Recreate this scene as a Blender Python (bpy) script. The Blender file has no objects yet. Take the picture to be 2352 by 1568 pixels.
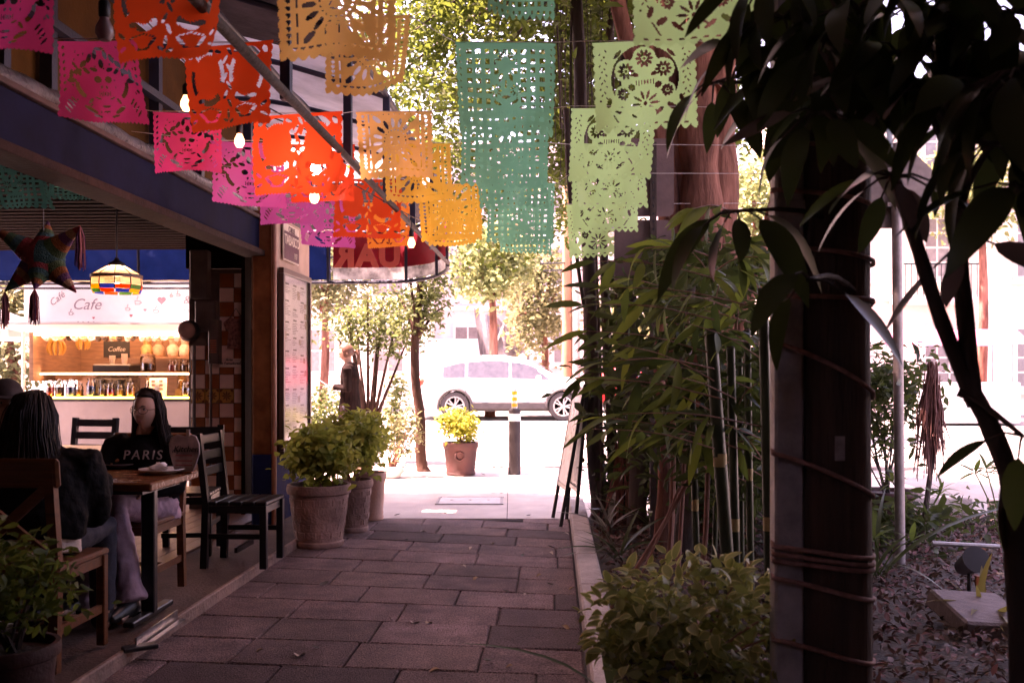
import bpy, bmesh, math, random
import numpy as np
from mathutils import Vector, Matrix, Euler
random.seed(7)
rng = np.random.default_rng(11)
scene = bpy.context.scene
COL = scene.collection
R = math.radians
# ---------------------------------------------------------------- camera, world, sun, exposure
FPX, HOR, CX, CAMH = 2200.0, 857.0, 1176.0, 1.40
cam_data = bpy.data.cameras.new('camera')
cam = bpy.data.objects.new('camera', cam_data)
COL.objects.link(cam)
cam.location = (0, 0, CAMH)
cam.rotation_euler = (R(90), 0, 0)
cam_data.sensor_width = 36
cam_data.lens = FPX / 2352 * 36
cam_data.shift_y = 73 / 2352
cam_data.clip_start, cam_data.clip_end = 0.05, 2000
cam_data.dof.use_dof = True
cam_data.dof.focus_distance = 6.6
cam_data.dof.aperture_fstop = 4.0
scene.camera = cam
SUN_AZ, SUN_EL = R(272), R(64)          # azimuth clockwise from +Y
world = bpy.data.worlds.new('World')
scene.world = world
world.use_nodes = True
wn = world.node_tree
sky = wn.nodes.new('ShaderNodeTexSky')
sky.sky_type = 'NISHITA'
sky.sun_disc = False
sky.sun_elevation = SUN_EL
sky.sun_rotation = SUN_AZ
sky.air_density, sky.dust_density, sky.ozone_density = 1.0, 3.0, 1.0
bgn = wn.nodes['Background']
bgn.inputs['Strength'].default_value = 0.12
wn.links.new(sky.outputs[0], bgn.inputs[0])
sl = bpy.data.lights.new('sun', 'SUN')
sl.energy, sl.angle, sl.color = 4.5, R(0.6), (1.0, 0.93, 0.85)
sun = bpy.data.objects.new('sun', sl)
COL.objects.link(sun)
sdir = Vector((math.cos(SUN_EL) * math.sin(SUN_AZ), math.cos(SUN_EL) * math.cos(SUN_AZ), math.sin(SUN_EL)))
sun.rotation_euler = sdir.to_track_quat('Z', 'Y').to_euler()
sun.location = (-8, -3, 14)
vs = scene.view_settings
vs.view_transform, vs.look, vs.gamma = 'Standard', 'None', 1.0
vs.use_curve_mapping = False
vs.exposure = 3.6
vs.use_white_balance = True
vs.white_balance_temperature = 8500
vs.white_balance_tint = 58
scene.cycles.max_bounces = 7
scene.cycles.diffuse_bounces = 4
scene.cycles.transmission_bounces = 5
scene.cycles.glossy_bounces = 3
scene.cycles.use_denoising = True
scene.cycles.sample_clamp_indirect = 8
scene.cycles.caustics_reflective = scene.cycles.caustics_refractive = False

# ---------------------------------------------------------------- helpers
def P(px, py, d):
    return Vector(((px - CX) * d / FPX, d, CAMH - (py - HOR) * d / FPX))
def G(px, py, z=0.0):
    return P(px, py, (CAMH - z) * FPX / (py - HOR))
SK = 0.0432
def C(xo, y, z=0.0):                     # the alley's own axis runs slightly to the right
    return Vector((xo + SK * y, y, z))
ROT = -SK
def zg(y):                               # the pavement climbs gently to the street
    if y < 9.25: return 0.0
    if y < 13.6: return 0.02 * (y - 9.25)
    return min(0.06 + 0.024 * (y - 13.6), 0.42)

def put(name, me, parent=None, **kw):
    o = bpy.data.objects.new(name, me)
    COL.objects.link(o)
    if parent is not None: o.parent = parent
    for k, v in kw.items(): o[k] = v
    return o
def thing(name, label, cat, loc=(0, 0, 0), rz=0.0, group=None):
    o = bpy.data.objects.new(name, None)
    o.empty_display_size = 0.1
    COL.objects.link(o)
    o.location = loc
    o.rotation_euler = (0, 0, rz)
    o['label'] = label; o['category'] = cat
    if group: o['group'] = group
    return o
def tag(o, label, cat, group=None):
    o['label'] = label; o['category'] = cat
    if group: o['group'] = group
    return o

class MB:
    """collects shapes, builds ONE mesh object"""
    def __init__(s): s.v = []; s.f = []; s.m = []
    def add(s, vs_, fs_, mi=0):
        b = len(s.v)
        s.v += [tuple(p) for p in vs_]
        s.f += [tuple(i + b for i in f) for f in fs_]
        s.m += [mi] * len(fs_)
        return s
    def box(s, c, size, rot=None, bev=0.0, mi=0):
        hx, hy, hz = size[0] / 2, size[1] / 2, size[2] / 2
        c = Vector(c)
        M = (rot if isinstance(rot, Matrix) else Euler(rot).to_matrix()) if rot is not None else None
        if bev <= 0:
            vs_ = [Vector((x, y, z)) for x in (-hx, hx) for y in (-hy, hy) for z in (-hz, hz)]
            fs_ = [(0, 1, 3, 2), (4, 6, 7, 5), (0, 4, 5, 1), (2, 3, 7, 6), (0, 2, 6, 4), (1, 5, 7, 3)]
        else:
            bm = bmesh.new()
            bmesh.ops.create_cube(bm, size=1)
            for v in bm.verts: v.co = Vector((v.co.x * hx * 2, v.co.y * hy * 2, v.co.z * hz * 2))
            bmesh.ops.bevel(bm, geom=bm.edges[:], offset=min(bev, hx * .9, hy * .9, hz * .9), segments=1, affect='EDGES')
            vs_ = [v.co.copy() for v in bm.verts]
            for i, v in enumerate(bm.verts): v.index = i
            fs_ = [tuple(v.index for v in f.verts) for f in bm.faces]
            bm.free()
        if M: vs_ = [M @ v for v in vs_]
        return s.add([v + c for v in vs_], fs_, mi)
    def beam(s, a, b, w, h, mi=0, bev=0.0, up=(0, 0, 1)):
        a, b = Vector(a), Vector(b)
        y = (b - a).normalized(); u = Vector(up)
        if abs(y.dot(u)) > .98: u = Vector((0, 1, 0))
        x = y.cross(u).normalized(); z = x.cross(y)
        M = Matrix((x, y, z)).transposed()
        return s.box((a + b) / 2, (w, (b - a).length, h), M, bev, mi)
    def tube(s, pts, rad, n=8, mi=0, cap=True, flat=None):
        pts = [Vector(p) for p in pts]
        if not hasattr(rad, '__len__'): rad = [rad] * len(pts)
        vs_, fs_ = [], []
        ref = None
        for i, p in enumerate(pts):
            t = (pts[min(i + 1, len(pts) - 1)] - pts[max(i - 1, 0)])
            t = t.normalized() if t.length > 1e-9 else Vector((0, 0, 1))
            if ref is None:
                ref = Vector((1, 0, 0)) if abs(t.x) < .9 else Vector((0, 1, 0))
            x = (ref - t * ref.dot(t)).normalized(); ref = x
            y = t.cross(x)
            r = rad[i]
            ra, rb = r if hasattr(r, '__len__') else (r, r)
            for k in range(n):
                a = 2 * math.pi * k / n
                vs_.append(p + x * math.cos(a) * ra + y * math.sin(a) * rb)
        for i in range(len(pts) - 1):
            for k in range(n):
                k2 = (k + 1) % n
                fs_.append((i * n + k, i * n + k2, (i + 1) * n + k2, (i + 1) * n + k))
        if cap:
            fs_.append(tuple(range(n))[::-1])
            fs_.append(tuple((len(pts) - 1) * n + k for k in range(n)))
        return s.add(vs_, fs_, mi)
    def lathe(s, prof, c=(0, 0, 0), n=24, mi=0, M=None, wob=None):
        c = Vector(c); vs_, fs_ = [], []
        for (r, z) in prof:
            for k in range(n):
                a = 2 * math.pi * k / n
                rr = r * (1 + (wob(a, z) if wob else 0))
                v = Vector((rr * math.cos(a), rr * math.sin(a), z))
                if M is not None: v = M @ v
                vs_.append(v + c)
        for i in range(len(prof) - 1):
            for k in range(n):
                k2 = (k + 1) % n
                fs_.append((i * n + k, i * n + k2, (i + 1) * n + k2, (i + 1) * n + k))
        if prof[0][0] > 1e-6: fs_.append(tuple(range(n))[::-1])
        if prof[-1][0] > 1e-6: fs_.append(tuple((len(prof) - 1) * n + k for k in range(n)))
        return s.add(vs_, fs_, mi)
    def prism(s, poly, t, M=None, mi=0):
        """2D polygon (x,z) given thickness t along y, then M (4x4)"""
        n = len(poly)
        vs_ = [Vector((x, -t / 2, z)) for x, z in poly] + [Vector((x, t / 2, z)) for x, z in poly]
        if M is not None: vs_ = [M @ v for v in vs_]
        fs_ = [tuple(range(n)), tuple(range(n, 2 * n))[::-1]]
        for i in range(n):
            j = (i + 1) % n
            fs_.append((i, i + n, j + n, j))
        return s.add(vs_, fs_, mi)
    def ball(s, c, r, n=10, mi=0, M=None):
        rx, ry, rz = r if hasattr(r, '__len__') else (r, r, r)
        pr = [(max(1e-4, math.sin(math.pi * i / n)), -math.cos(math.pi * i / n)) for i in range(n + 1)]
        vs_, fs_ = [], []
        m = n * 2
        for (q, z) in pr:
            for k in range(m):
                a = 2 * math.pi * k / m
                v = Vector((q * math.cos(a) * rx, q * math.sin(a) * ry, z * rz))
                if M is not None: v = M @ v
                vs_.append(v + Vector(c))
        for i in range(n):
            for k in range(m):
                k2 = (k + 1) % m
                fs_.append((i * m + k, i * m + k2, (i + 1) * m + k2, (i + 1) * m + k))
        return s.add(vs_, fs_, mi)
    def mesh(s, name, mats, smooth=False):
        me = bpy.data.meshes.new(name)
        me.from_pydata(s.v, [], s.f)
        for m in (mats if isinstance(mats, (list, tuple)) else [mats]): me.materials.append(m)
        if any(s.m): me.polygons.foreach_set('material_index', s.m)
        if smooth:
            me.polygons.foreach_set('use_smooth', [True] * len(me.polygons))
            if smooth != 'all':
                try: me.set_sharp_from_angle(angle=R(smooth if smooth is not True else 40))
                except Exception: pass
        me.update()
        return me
    def build(s, name, mats, parent=None, smooth=False, **kw):
        return put(name, s.mesh(name, mats, smooth), parent, **kw)

def np_mesh(name, V, Q, mats, parent=None, mi=None, smooth=False, **kw):
    """V (n,3), Q (m,k) -> mesh object"""
    me = bpy.data.meshes.new(name)
    k = Q.shape[1]
    me.vertices.add(len(V)); me.vertices.foreach_set('co', V.astype(np.float32).ravel())
    me.loops.add(Q.size); me.loops.foreach_set('vertex_index', Q.astype(np.int32).ravel())
    me.polygons.add(len(Q)); me.polygons.foreach_set('loop_start', np.arange(0, Q.size, k, dtype=np.int32))
    for m in (mats if isinstance(mats, (list, tuple)) else [mats]): me.materials.append(m)
    if mi is not None: me.polygons.foreach_set('material_index', mi.astype(np.int32))
    if smooth: me.polygons.foreach_set('use_smooth', np.ones(len(Q), bool))
    me.update(calc_edges=True)
    return put(name, me, parent, **kw)

def copy_tree(o, parent=None):
    c = o.copy(); COL.objects.link(c); c.parent = parent
    for ch in list(o.children): copy_tree(ch, c)
    return c

def evaluated(o, name):
    dg = bpy.context.evaluated_depsgraph_get()
    me = bpy.data.meshes.new_from_object(o.evaluated_get(dg))
    me.name = name
    return me

def text_obj(string, size, mat, parent=None, name='lettering', M=None, extrude=0.0015, shear=0.0, bold=0.0, align='CENTER', space=1.0):
    cu = bpy.data.curves.new('lettering', 'FONT')
    cu.body = string; cu.size = size; cu.extrude = extrude; cu.shear = shear; cu.offset = bold
    cu.align_x = align; cu.align_y = 'CENTER'; cu.space_character = space
    cu.resolution_u = 3
    t = bpy.data.objects.new('tmp', cu); COL.objects.link(t)
    me = evaluated(t, name)
    bpy.data.objects.remove(t); bpy.data.curves.remove(cu)
    if M is not None: me.transform(M)
    me.materials.clear(); me.materials.append(mat)
    return put(name, me, parent)
def face_cam(loc, rz=0.0):              # text plane standing up, read from -Y
    return Matrix.Translation(loc) @ Matrix.Rotation(rz, 4, 'Z') @ Matrix.Rotation(R(90), 4, 'X')

# ---------------------------------------------------------------- materials
MATS = {}
def mat(name, col, rough=.6, var=.25, scale=8.0, bump=0.0, bscale=60.0, metal=0.0, trans=0.0, tcol=None, col2=None,
        island=False, spec=.5, emit=None, estr=0.0, stretch=None, coat=0.0, grain=0.0, gscale=180.0, stain=0.0, objvar=0.0):
    if name in MATS: return MATS[name]
    m = bpy.data.materials.new(name); m.use_nodes = True
    MATS[name] = m
    N, L = m.node_tree.nodes, m.node_tree.links
    b = N['Principled BSDF']; out = N['Material Output']
    b.inputs['Roughness'].default_value = rough
    b.inputs['Metallic'].default_value = metal
    b.inputs['Specular IOR Level'].default_value = spec
    if coat: b.inputs['Coat Weight'].default_value = coat
    tc = N.new('ShaderNodeTexCoord')
    src = tc.outputs['Object']
    if stretch:
        mp = N.new('ShaderNodeMapping'); mp.inputs['Scale'].default_value = stretch
        L.new(src, mp.inputs[0]); src = mp.outputs[0]
    nz = N.new('ShaderNodeTexNoise'); nz.inputs['Scale'].default_value = scale; nz.inputs['Detail'].default_value = 6
    nz.inputs['Roughness'].default_value = .62
    L.new(src, nz.inputs['Vector'])
    rmp = N.new('ShaderNodeValToRGB')
    c1 = Vector(col[:3]); c2 = Vector((col2 or col)[:3])
    rmp.color_ramp.elements[0].position = .32; rmp.color_ramp.elements[1].position = .68
    lo = c1 * (1 - var); hi = (c2 * (1 + var))
    rmp.color_ramp.elements[0].color = (*[max(0, x) for x in lo], 1)
    rmp.color_ramp.elements[1].color = (*[min(1, x) for x in hi], 1)
    L.new(nz.outputs['Fac'], rmp.inputs[0])
    colout = rmp.outputs[0]
    if island:
        ge = N.new('ShaderNodeNewGeometry')
        hs = N.new('ShaderNodeHueSaturation')
        mr = N.new('ShaderNodeMapRange'); mr.inputs[3].default_value = 1 - island; mr.inputs[4].default_value = 1 + island
        L.new(ge.outputs['Random Per Island'], mr.inputs[0]); L.new(mr.outputs[0], hs.inputs['Value'])
        mr2 = N.new('ShaderNodeMapRange'); mr2.inputs[3].default_value = .5 + island * .06; mr2.inputs[4].default_value = .5 - island * .06
        L.new(ge.outputs['Random Per Island'], mr2.inputs[0]); L.new(mr2.outputs[0], hs.inputs['Hue'])
        L.new(colout, hs.inputs['Color']); colout = hs.outputs[0]
    if objvar:
        oi = N.new('ShaderNodeObjectInfo'); h2 = N.new('ShaderNodeHueSaturation'); m3 = N.new('ShaderNodeMapRange')
        m3.inputs[3].default_value = 1 - objvar; m3.inputs[4].default_value = 1 + objvar
        L.new(oi.outputs['Random'], m3.inputs[0]); L.new(m3.outputs[0], h2.inputs['Value']); L.new(colout, h2.inputs['Color']); colout = h2.outputs[0]
    for amt, sc_, dt in ((grain, gscale, 2), (stain, 1.3, 8)):
        if amt:
            n3 = N.new('ShaderNodeTexNoise'); n3.inputs['Scale'].default_value = sc_; n3.inputs['Detail'].default_value = dt; n3.inputs['Roughness'].default_value = .7
            L.new(tc.outputs['Object'], n3.inputs['Vector'])
            m4 = N.new('ShaderNodeMapRange'); m4.inputs[1].default_value = .3; m4.inputs[2].default_value = .7; m4.inputs[3].default_value = 1 - amt; m4.inputs[4].default_value = 1 + amt
            L.new(n3.outputs['Fac'], m4.inputs[0])
            h3 = N.new('ShaderNodeHueSaturation'); L.new(m4.outputs[0], h3.inputs['Value']); L.new(colout, h3.inputs['Color']); colout = h3.outputs[0]
    L.new(colout, b.inputs['Base Color'])
    if bump:
        n2 = N.new('ShaderNodeTexNoise'); n2.inputs['Scale'].default_value = bscale; n2.inputs['Detail'].default_value = 5
        L.new(src, n2.inputs['Vector'])
        bp = N.new('ShaderNodeBump'); bp.inputs['Strength'].default_value = bump; bp.inputs['Distance'].default_value = .02
        L.new(n2.outputs['Fac'], bp.inputs['Height']); L.new(bp.outputs[0], b.inputs['Normal'])
        r2 = N.new('ShaderNodeMapRange'); r2.inputs[3].default_value = max(.05, rough - .12); r2.inputs[4].default_value = min(1, rough + .12)
        L.new(nz.outputs['Fac'], r2.inputs[0]); L.new(r2.outputs[0], b.inputs['Roughness'])
    if trans:
        tr = N.new('ShaderNodeBsdfTranslucent')
        mx = N.new('ShaderNodeMixShader'); mx.inputs[0].default_value = trans
        if tcol:
            mc = N.new('ShaderNodeMix'); mc.data_type = 'RGBA'; mc.inputs[0].default_value = .75
            L.new(colout, mc.inputs[6]); mc.inputs[7].default_value = (*tcol, 1)
            L.new(mc.outputs[2], tr.inputs[0])
        else: L.new(colout, tr.inputs[0])
        L.new(b.outputs[0], mx.inputs[1]); L.new(tr.outputs[0], mx.inputs[2]); L.new(mx.outputs[0], out.inputs[0])
    if emit:
        b.inputs['Emission Color'].default_value = (*emit, 1); b.inputs['Emission Strength'].default_value = estr
    return m
def glass(name, col=(1, 1, 1), rough=.05, alpha=.25, ior=1.45):
    """thin pane: mostly see-through with a glossy skin"""
    if name in MATS: return MATS[name]
    m = bpy.data.materials.new(name); m.use_nodes = True; MATS[name] = m
    N, L = m.node_tree.nodes, m.node_tree.links
    N.remove(N['Principled BSDF'])
    t = N.new('ShaderNodeBsdfTransparent'); t.inputs[0].default_value = (*col, 1)
    g = N.new('ShaderNodeBsdfGlossy'); g.inputs['Roughness'].default_value = rough
    fr = N.new('ShaderNodeFresnel'); fr.inputs[0].default_value = ior
    ad = N.new('ShaderNodeMath'); ad.operation = 'ADD'; ad.inputs[1].default_value = alpha * .15
    L.new(fr.outputs[0], ad.inputs[0])
    mx = N.new('ShaderNodeMixShader'); L.new(ad.outputs[0], mx.inputs[0])
    L.new(t.outputs[0], mx.inputs[1]); L.new(g.outputs[0], mx.inputs[2]); L.new(mx.outputs[0], N['Material Output'].inputs[0])
    return m
def wood(name, col, rough=.45, var=.35, axis=(1, 14, 14)):
    return mat(name, col, rough, var, 3.0, .15, 30.0, stretch=axis, spec=.3)

paver_m = mat('paver_stone', (.18, .112, .112), .85, .25, 5.0, 1.0, 150.0, col2=(.23, .145, .142), spec=.3, grain=.75, gscale=95, stain=.4, objvar=.2)
mortar_m = mat('path_mortar', (.06, .042, .04), .95, .3, 12.0, .5, 90)
concrete_m = mat('sidewalk_concrete', (.52, .45, .41), .85, .12, 2.2, .3, 70, col2=(.58, .51, .46))
kerb_m = mat('kerb_concrete', (.40, .32, .29), .85, .25, 5.0, .4, 60, grain=.2, stain=.35)
asphalt_m = mat('road_asphalt', (.22, .21, .20), .9, .2, 1.2, .4, 150)
soil_m = mat('garden_soil', (.055, .042, .033), .95, .4, 7.0, .8, 40, col2=(.075, .055, .045))
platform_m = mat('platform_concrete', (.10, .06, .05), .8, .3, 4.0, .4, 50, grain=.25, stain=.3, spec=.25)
plank_m = wood('floor_plank_wood', (.10, .033, .015), .45)
# ================================================================ SETTING
XL, XRt = -2.08, 0.15                    # alley: step edge and kerb edge, in the alley's axis
def sheet(name, pts_rows, m, **kw):
    mb = MB(); n = len(pts_rows[0])
    for r in pts_rows: mb.v += [tuple(p) for p in r]
    for i in range(len(pts_rows) - 1):
        for k in range(n - 1):
            mb.f.append((i * n + k, i * n + k + 1, (i + 1) * n + k + 1, (i + 1) * n + k)); mb.m.append(0)
    return mb.build(name, m, **kw)
# wide ground / road sheet out to the horizon
ys = [-60, 9.2, 13.6, 16, 20, 24, 28.6, 34, 60, 400]
sheet('road', [[(x, y, (zg(y) if y > 13.6 else (.055 if y == 13.6 else -.09))) for x in (-400, -60, 4.9, 60, 400)] for y in ys], asphalt_m, kind='structure')
# sidewalk along the street, with expansion joints as separate slabs
sw = put('sidewalk', MB().mesh('sidewalk', concrete_m), kind='structure')
xs_ = [-14, -11, -8.2, -5.4, -2.9, -.45, 1.75, 4.4]
jy = [9.25, 11.35, 13.35]
slabmats = concrete_m
for j in range(2):
    for i in range(7):
        y0, y1 = jy[j] + .004, jy[j + 1] - .004
        x0, x1 = xs_[i] + .004 + (.0432 * 9.3), xs_[i + 1] - .004 + .0432 * 9.3
        if x0 > .2 and j == 0: x1 = min(x1, 4.4)
        mb = MB()
        dz = random.uniform(-.003, .003)
        top = [(x0, y0, zg(y0) + dz), (x1, y0, zg(y0) + dz), (x1, y1, zg(y1) + dz), (x0, y1, zg(y1) + dz)]
        mb.add(top + [(a, b, c - .12) for a, b, c in top], [(0, 1, 2, 3), (0, 4, 5, 1), (1, 5, 6, 2), (2, 6, 7, 3), (3, 7, 4, 0)])
        mb.build('slab', concrete_m, sw)
sheet('sidewalk_joint_bed', [[(-14, y, zg(y) - .012), (4.7, y, zg(y) - .012)] for y in (9.2, 11.3, 13.4)], mortar_m, kind='structure')
kb = put('street_kerb', MB().mesh('k', kerb_m), kind='structure')
x = -14.0
while x < 5:
    MB().box((x + .49, 13.475, zg(13.4) - .06), (.975, .23, .16), bev=.015).build('kerb_stone', kerb_m, kb)
    x += .985
# far pavement beyond the road
sheet('far_sidewalk', [[(x, y, z) for x in (-60, 0, 60)] for y, z in ((29.2, .44), (29.201, .55), (33.5, .58))], concrete_m, kind='structure')
# path base + pavers
path = sheet('path', [[C(XL - .6, y, -.022), C(XRt + .02, y, -.022)] for y in (-6, 0, 4, 9.26)], mortar_m, kind='structure')
def rowline(k):
    """row line k: (right depth, left depth) on the alley edges"""
    dR = 8.08 - .4035 * k
    if dR > 3.6:
        pyR = HOR + CAMH * FPX / dR
        s = .047 - .012 * (pyR - 1200) / 350
        py = pyR
        for _ in range(30):
            px = 627 - 1.489 * (py - 1290)
            py = pyR - s * (1320 - px)
        return dR, CAMH * FPX / (py - HOR)
    a = rowline(11); return a[0] - .4035 * (k - 11), a[1] - .4035 * (k - 11)
pv_count = 0
for k in range(-3, 22):
    n0, n1 = rowline(k + 1), rowline(k)          # near and far line
    if n1[0] > 9.0: n1 = (9.24, 9.24)
    if k == -3:
        if rowline(-2)[0] > 9.2: continue
    def pt(u, v):
        y = (n0[0] * (1 - v) + n1[0] * v) * u + (n0[1] * (1 - v) + n1[1] * v) * (1 - u)
        y = min(y, 9.24)
        return C(XL + (XRt - XL) * u, y, 0)
    u = -.18 - random.choice((.0, .13)) - (k % 2) * .135 + random.uniform(-.03, .03)
    while u < 1:
        L_ = (.6 + random.uniform(-.03, .05)) / 2.23
        u0, u1 = max(u, -.2), min(u + L_, 1.0)
        u += L_
        if u1 - u0 < .03: continue
        g, gv = .0035 / 1, .013
        a, b, c, d = pt(u0 + .002, gv), pt(u1 - .002, gv), pt(u1 - .002, 1 - gv), pt(u0 + .002, 1 - gv)
        if (d - a).length < .08: continue
        dz = [random.uniform(-.004, .003) for _ in range(4)]
        ce = (a + b + c + d) / 4
        mb = MB()
        lo = [Vector((p.x, p.y, -.06)) for p in (a, b, c, d)]
        mid = [Vector((p.x, p.y, -.007 + z)) for p, z in zip((a, b, c, d), dz)]
        top = [p + (ce - p).normalized() * .011 + Vector((0, 0, z)) for p, z in zip((a, b, c, d), dz)]
        mb.add(lo + mid + top, [(8, 9, 10, 11)] + [(i, (i + 1) % 4, 4 + (i + 1) % 4, 4 + i) for i in range(4)] + [(4 + i, 4 + (i + 1) % 4, 8 + (i + 1) % 4, 8 + i) for i in range(4)])
        o = mb.build('paver', [paver_m, mat('paver_stone_dark', (.125, .08, .082), .85, .25, 5.0, 1.0, 150, spec=.3, grain=.75, gscale=95, stain=.4, objvar=.2), mat('paver_stone_warm', (.215, .135, .128), .85, .25, 5.0, 1.0, 150, spec=.3, grain=.75, gscale=95, stain=.4, objvar=.2)][random.choice((0, 0, 0, 1, 2, 2))], path)
        pv_count += 1
# garden kerb (right)
gk = put('garden_kerb', MB().mesh('gk', kerb_m), kind='structure')
y = -5.0
while y < 9.2:
    MB().box(C(XRt + .085, y + .49, .045), (.15, .975, .15), (0, 0, ROT), .012).build('kerb_stone', kerb_m, gk)
    y += .985
# garden soil
rows = []
for y in np.linspace(-6, 9.2, 40):
    rows.append([Vector((XRt + .16 + SK * y + (4.5 - XRt - .16 - SK * y) * t, y, .03 + .05 * math.sin(3 * t + y) * t + random.uniform(-.02, .02))) for t in np.linspace(0, 1, 24)])
sheet('garden_soil', rows, soil_m, kind='structure')
gw = thing('garden_border_wall', 'low dark concrete border wall at the back of the garden bed', 'wall', (3.2, 9.0, 0))
MB().box((-.15, .1, .1), (2.6, .14, .26), bev=.015).build('wall_block', kerb_m, gw)
MB().box((1.33, -7.2, .1), (.14, 14.4, .26), bev=.015).build('wall_block', kerb_m, gw)
# cafe terrace floor
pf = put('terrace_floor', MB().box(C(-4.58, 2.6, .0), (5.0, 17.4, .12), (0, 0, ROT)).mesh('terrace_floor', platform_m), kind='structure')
for i in range(34):                      # wooden floor boards behind the concrete edge
    MB().box(C(-2.78 - i * .125, 2.4, .068), (.121, 16.6, .018), (0, 0, ROT), .002).build('floor_board', [plank_m, wood('floor_plank_dark', (.10, .035, .018), .5)][i % 3 == 1], pf)
MB().box(C(XL + .012, 2.55, .028), (.03, 11.9, .086), (0, 0, ROT), .006).build('step_edge', mat('step_edge_stone', (.26, .16, .13), .7, .35, 7, .6, 40), pf)
# utility cover in the sidewalk
uc = thing('utility_cover', 'rectangular pale utility cover set in the sidewalk', 'manhole', P(1080, 1150, 10.34))
uc.location.z = zg(10.34)
uc.rotation_euler = (.02, 0, 0)
MB().box((0, 0, .004), (.66, .46, .012), bev=.004).build('lid', mat('cover_metal', (.55, .52, .5), .6, .15, 8, .3, 80), uc)
for sx, sy, w, h in ((0, .245, .72, .02), (0, -.245, .72, .02), (.345, 0, .02, .47), (-.345, 0, .02, .47)):
    MB().box((sx, sy, .006), (w, h, .012)).build('frame', mat('cover_frame', (.34, .31, .30), .6), uc)
for sx in (-.2, 0, .2): MB().lathe([(.018, .010), (.018, .013)], (sx, .02, 0), 10).build('bolt', MATS['cover_frame'], uc)

# unseen walls and roof added around the camera to darken the alley
pb = thing('shade_enclosure', 'added unseen shade walls and roof around the viewpoint', 'building', (1.8, -2, 0))
pw = mat('enclosure_plaster', (.16, .11, .09), .85, .2, 2, .2, 20)
MB().box((0, -3.6, 2.4), (9.6, .2, 5.2)).build('rear_wall', pw, pb)
MB().box((1.95, 1.4, 2.4), (.2, 10.2, 5.2)).build('side_wall', pw, pb)
MB().box((-.4, .95, 5.1), (5.2, 9.3, .2)).build('roof', pw, pb)
# ================================================================ CAFE BUILDING
ochre_m = mat('ochre_wall_paint', (.09, .04, .010), .9, .25, 3, .2, 40, spec=.15)
orange_m = mat('orange_pillar_paint', (.14, .042, .014), .85, .4, 4, .2, 30, col2=(.15, .055, .02), spec=.08)
blue_m = mat('blue_wall_paint', (.009, .014, .055), .85, .35, 5, .2, 30, spec=.06)
cream_m = mat('cream_wall_paint', (.42, .28, .21), .7, .18, 4, .3, 40)
navy_m = mat('navy_painted_steel', (.014, .019, .045), .5, .4, 6, .15, 50)
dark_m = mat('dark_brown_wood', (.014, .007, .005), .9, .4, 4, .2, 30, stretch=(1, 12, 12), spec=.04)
steel_m = mat('galvanised_steel', (.34, .31, .30), .45, .3, 9, .2, 60, metal=.6)
black_m = mat('black_metal', (.015, .014, .015), .35, .3, 8)
fabric_blue = mat('blue_tarpaulin', (.008, .03, .15), .6, .3, 3, .25, 12, trans=.2, tcol=(.008, .03, .16), spec=.15)
roof_fab = mat('grey_awning_fabric', (.055, .048, .052), .75, .5, 2.5, .3, 14, trans=.15, spec=.15)
cb = thing('cafe_building', 'ochre cafe building with blue fascia beam above an open dark terrace', 'building', C(-2.75, 8, 0))
def ch(o):                                # parent while keeping world coordinates
    o.parent = cb; o.matrix_parent_inverse = Matrix.Translation(cb.location).inverted(); return o
YB0, YB1 = -6.0, 9.7
ch(MB().box(C(-5.3, (YB0 + YB1) / 2, 7.1), (5.0, YB1 - YB0, 8.6), (0, 0, ROT)).build('upper_wall', ochre_m))  # upper storeys out of view, raised to shade the alley and garden
ch(MB().box(C(-5.3, (YB0 + YB1) / 2, 11.45), (5.15, YB1 - YB0 + .1, .14), (0, 0, ROT)).build('parapet', cream_m))
for i, y in enumerate((-1.5, 2.0, 5.2, 8.0)):
    w = ch(MB().box(C(-2.80, y, 5.6), (.06, 1.1, 1.5), (0, 0, ROT)).build('window', navy_m))
    g = MB().box(C(-2.775, y, 5.6), (.04, .96, 1.36), (0, 0, ROT)).build('pane', mat('window_dark', (.03, .03, .035), .1)); g.parent = w
# inner walls of the terrace
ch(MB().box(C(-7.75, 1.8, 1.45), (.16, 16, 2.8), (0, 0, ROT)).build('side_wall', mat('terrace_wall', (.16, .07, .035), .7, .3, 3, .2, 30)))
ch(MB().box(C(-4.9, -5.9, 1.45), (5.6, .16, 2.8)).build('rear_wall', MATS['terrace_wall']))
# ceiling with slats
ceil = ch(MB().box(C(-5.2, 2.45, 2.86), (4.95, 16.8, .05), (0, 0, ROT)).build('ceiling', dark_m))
sl_me = None
sy = 3.0
while sy < 10.8:
    mb = MB().box((0, 0, 0), (4.9, .11, .05), bev=.006)
    if sl_me is None: sl_me = mb.mesh('slat', dark_m)
    s_ = ch(put('slat', sl_me)); s_.location = C(-5.2, sy, 2.80); s_.rotation_euler.z = ROT
    sy += .17
# fascia beam (blue) with steel trim top and bottom
ch(MB().box(C(-2.62, 1.2, 2.60), (.14, 14.4, .27), (0, 0, ROT), .01).build('fascia', mat('blue_fascia_paint', (.009, .011, .03), .8, .3, 4, .12, 12, spec=.06)))
ch(MB().box(C(-2.60, 1.2, 2.44), (.20, 14.4, .05), (0, 0, ROT), .004).build('bottom_rail', mat('rusty_brown_rail', (.035, .018, .015), .8, .4, 9, .3, 40, spec=.1)))
ch(MB().box(C(-2.55, 1.2, 2.750), (.05, 14.5, .03), (0, 0, ROT), .004).build('top_rail', mat('pinkish_trim', (.09, .055, .05), .7, .25, 9, spec=.15)))
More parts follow.
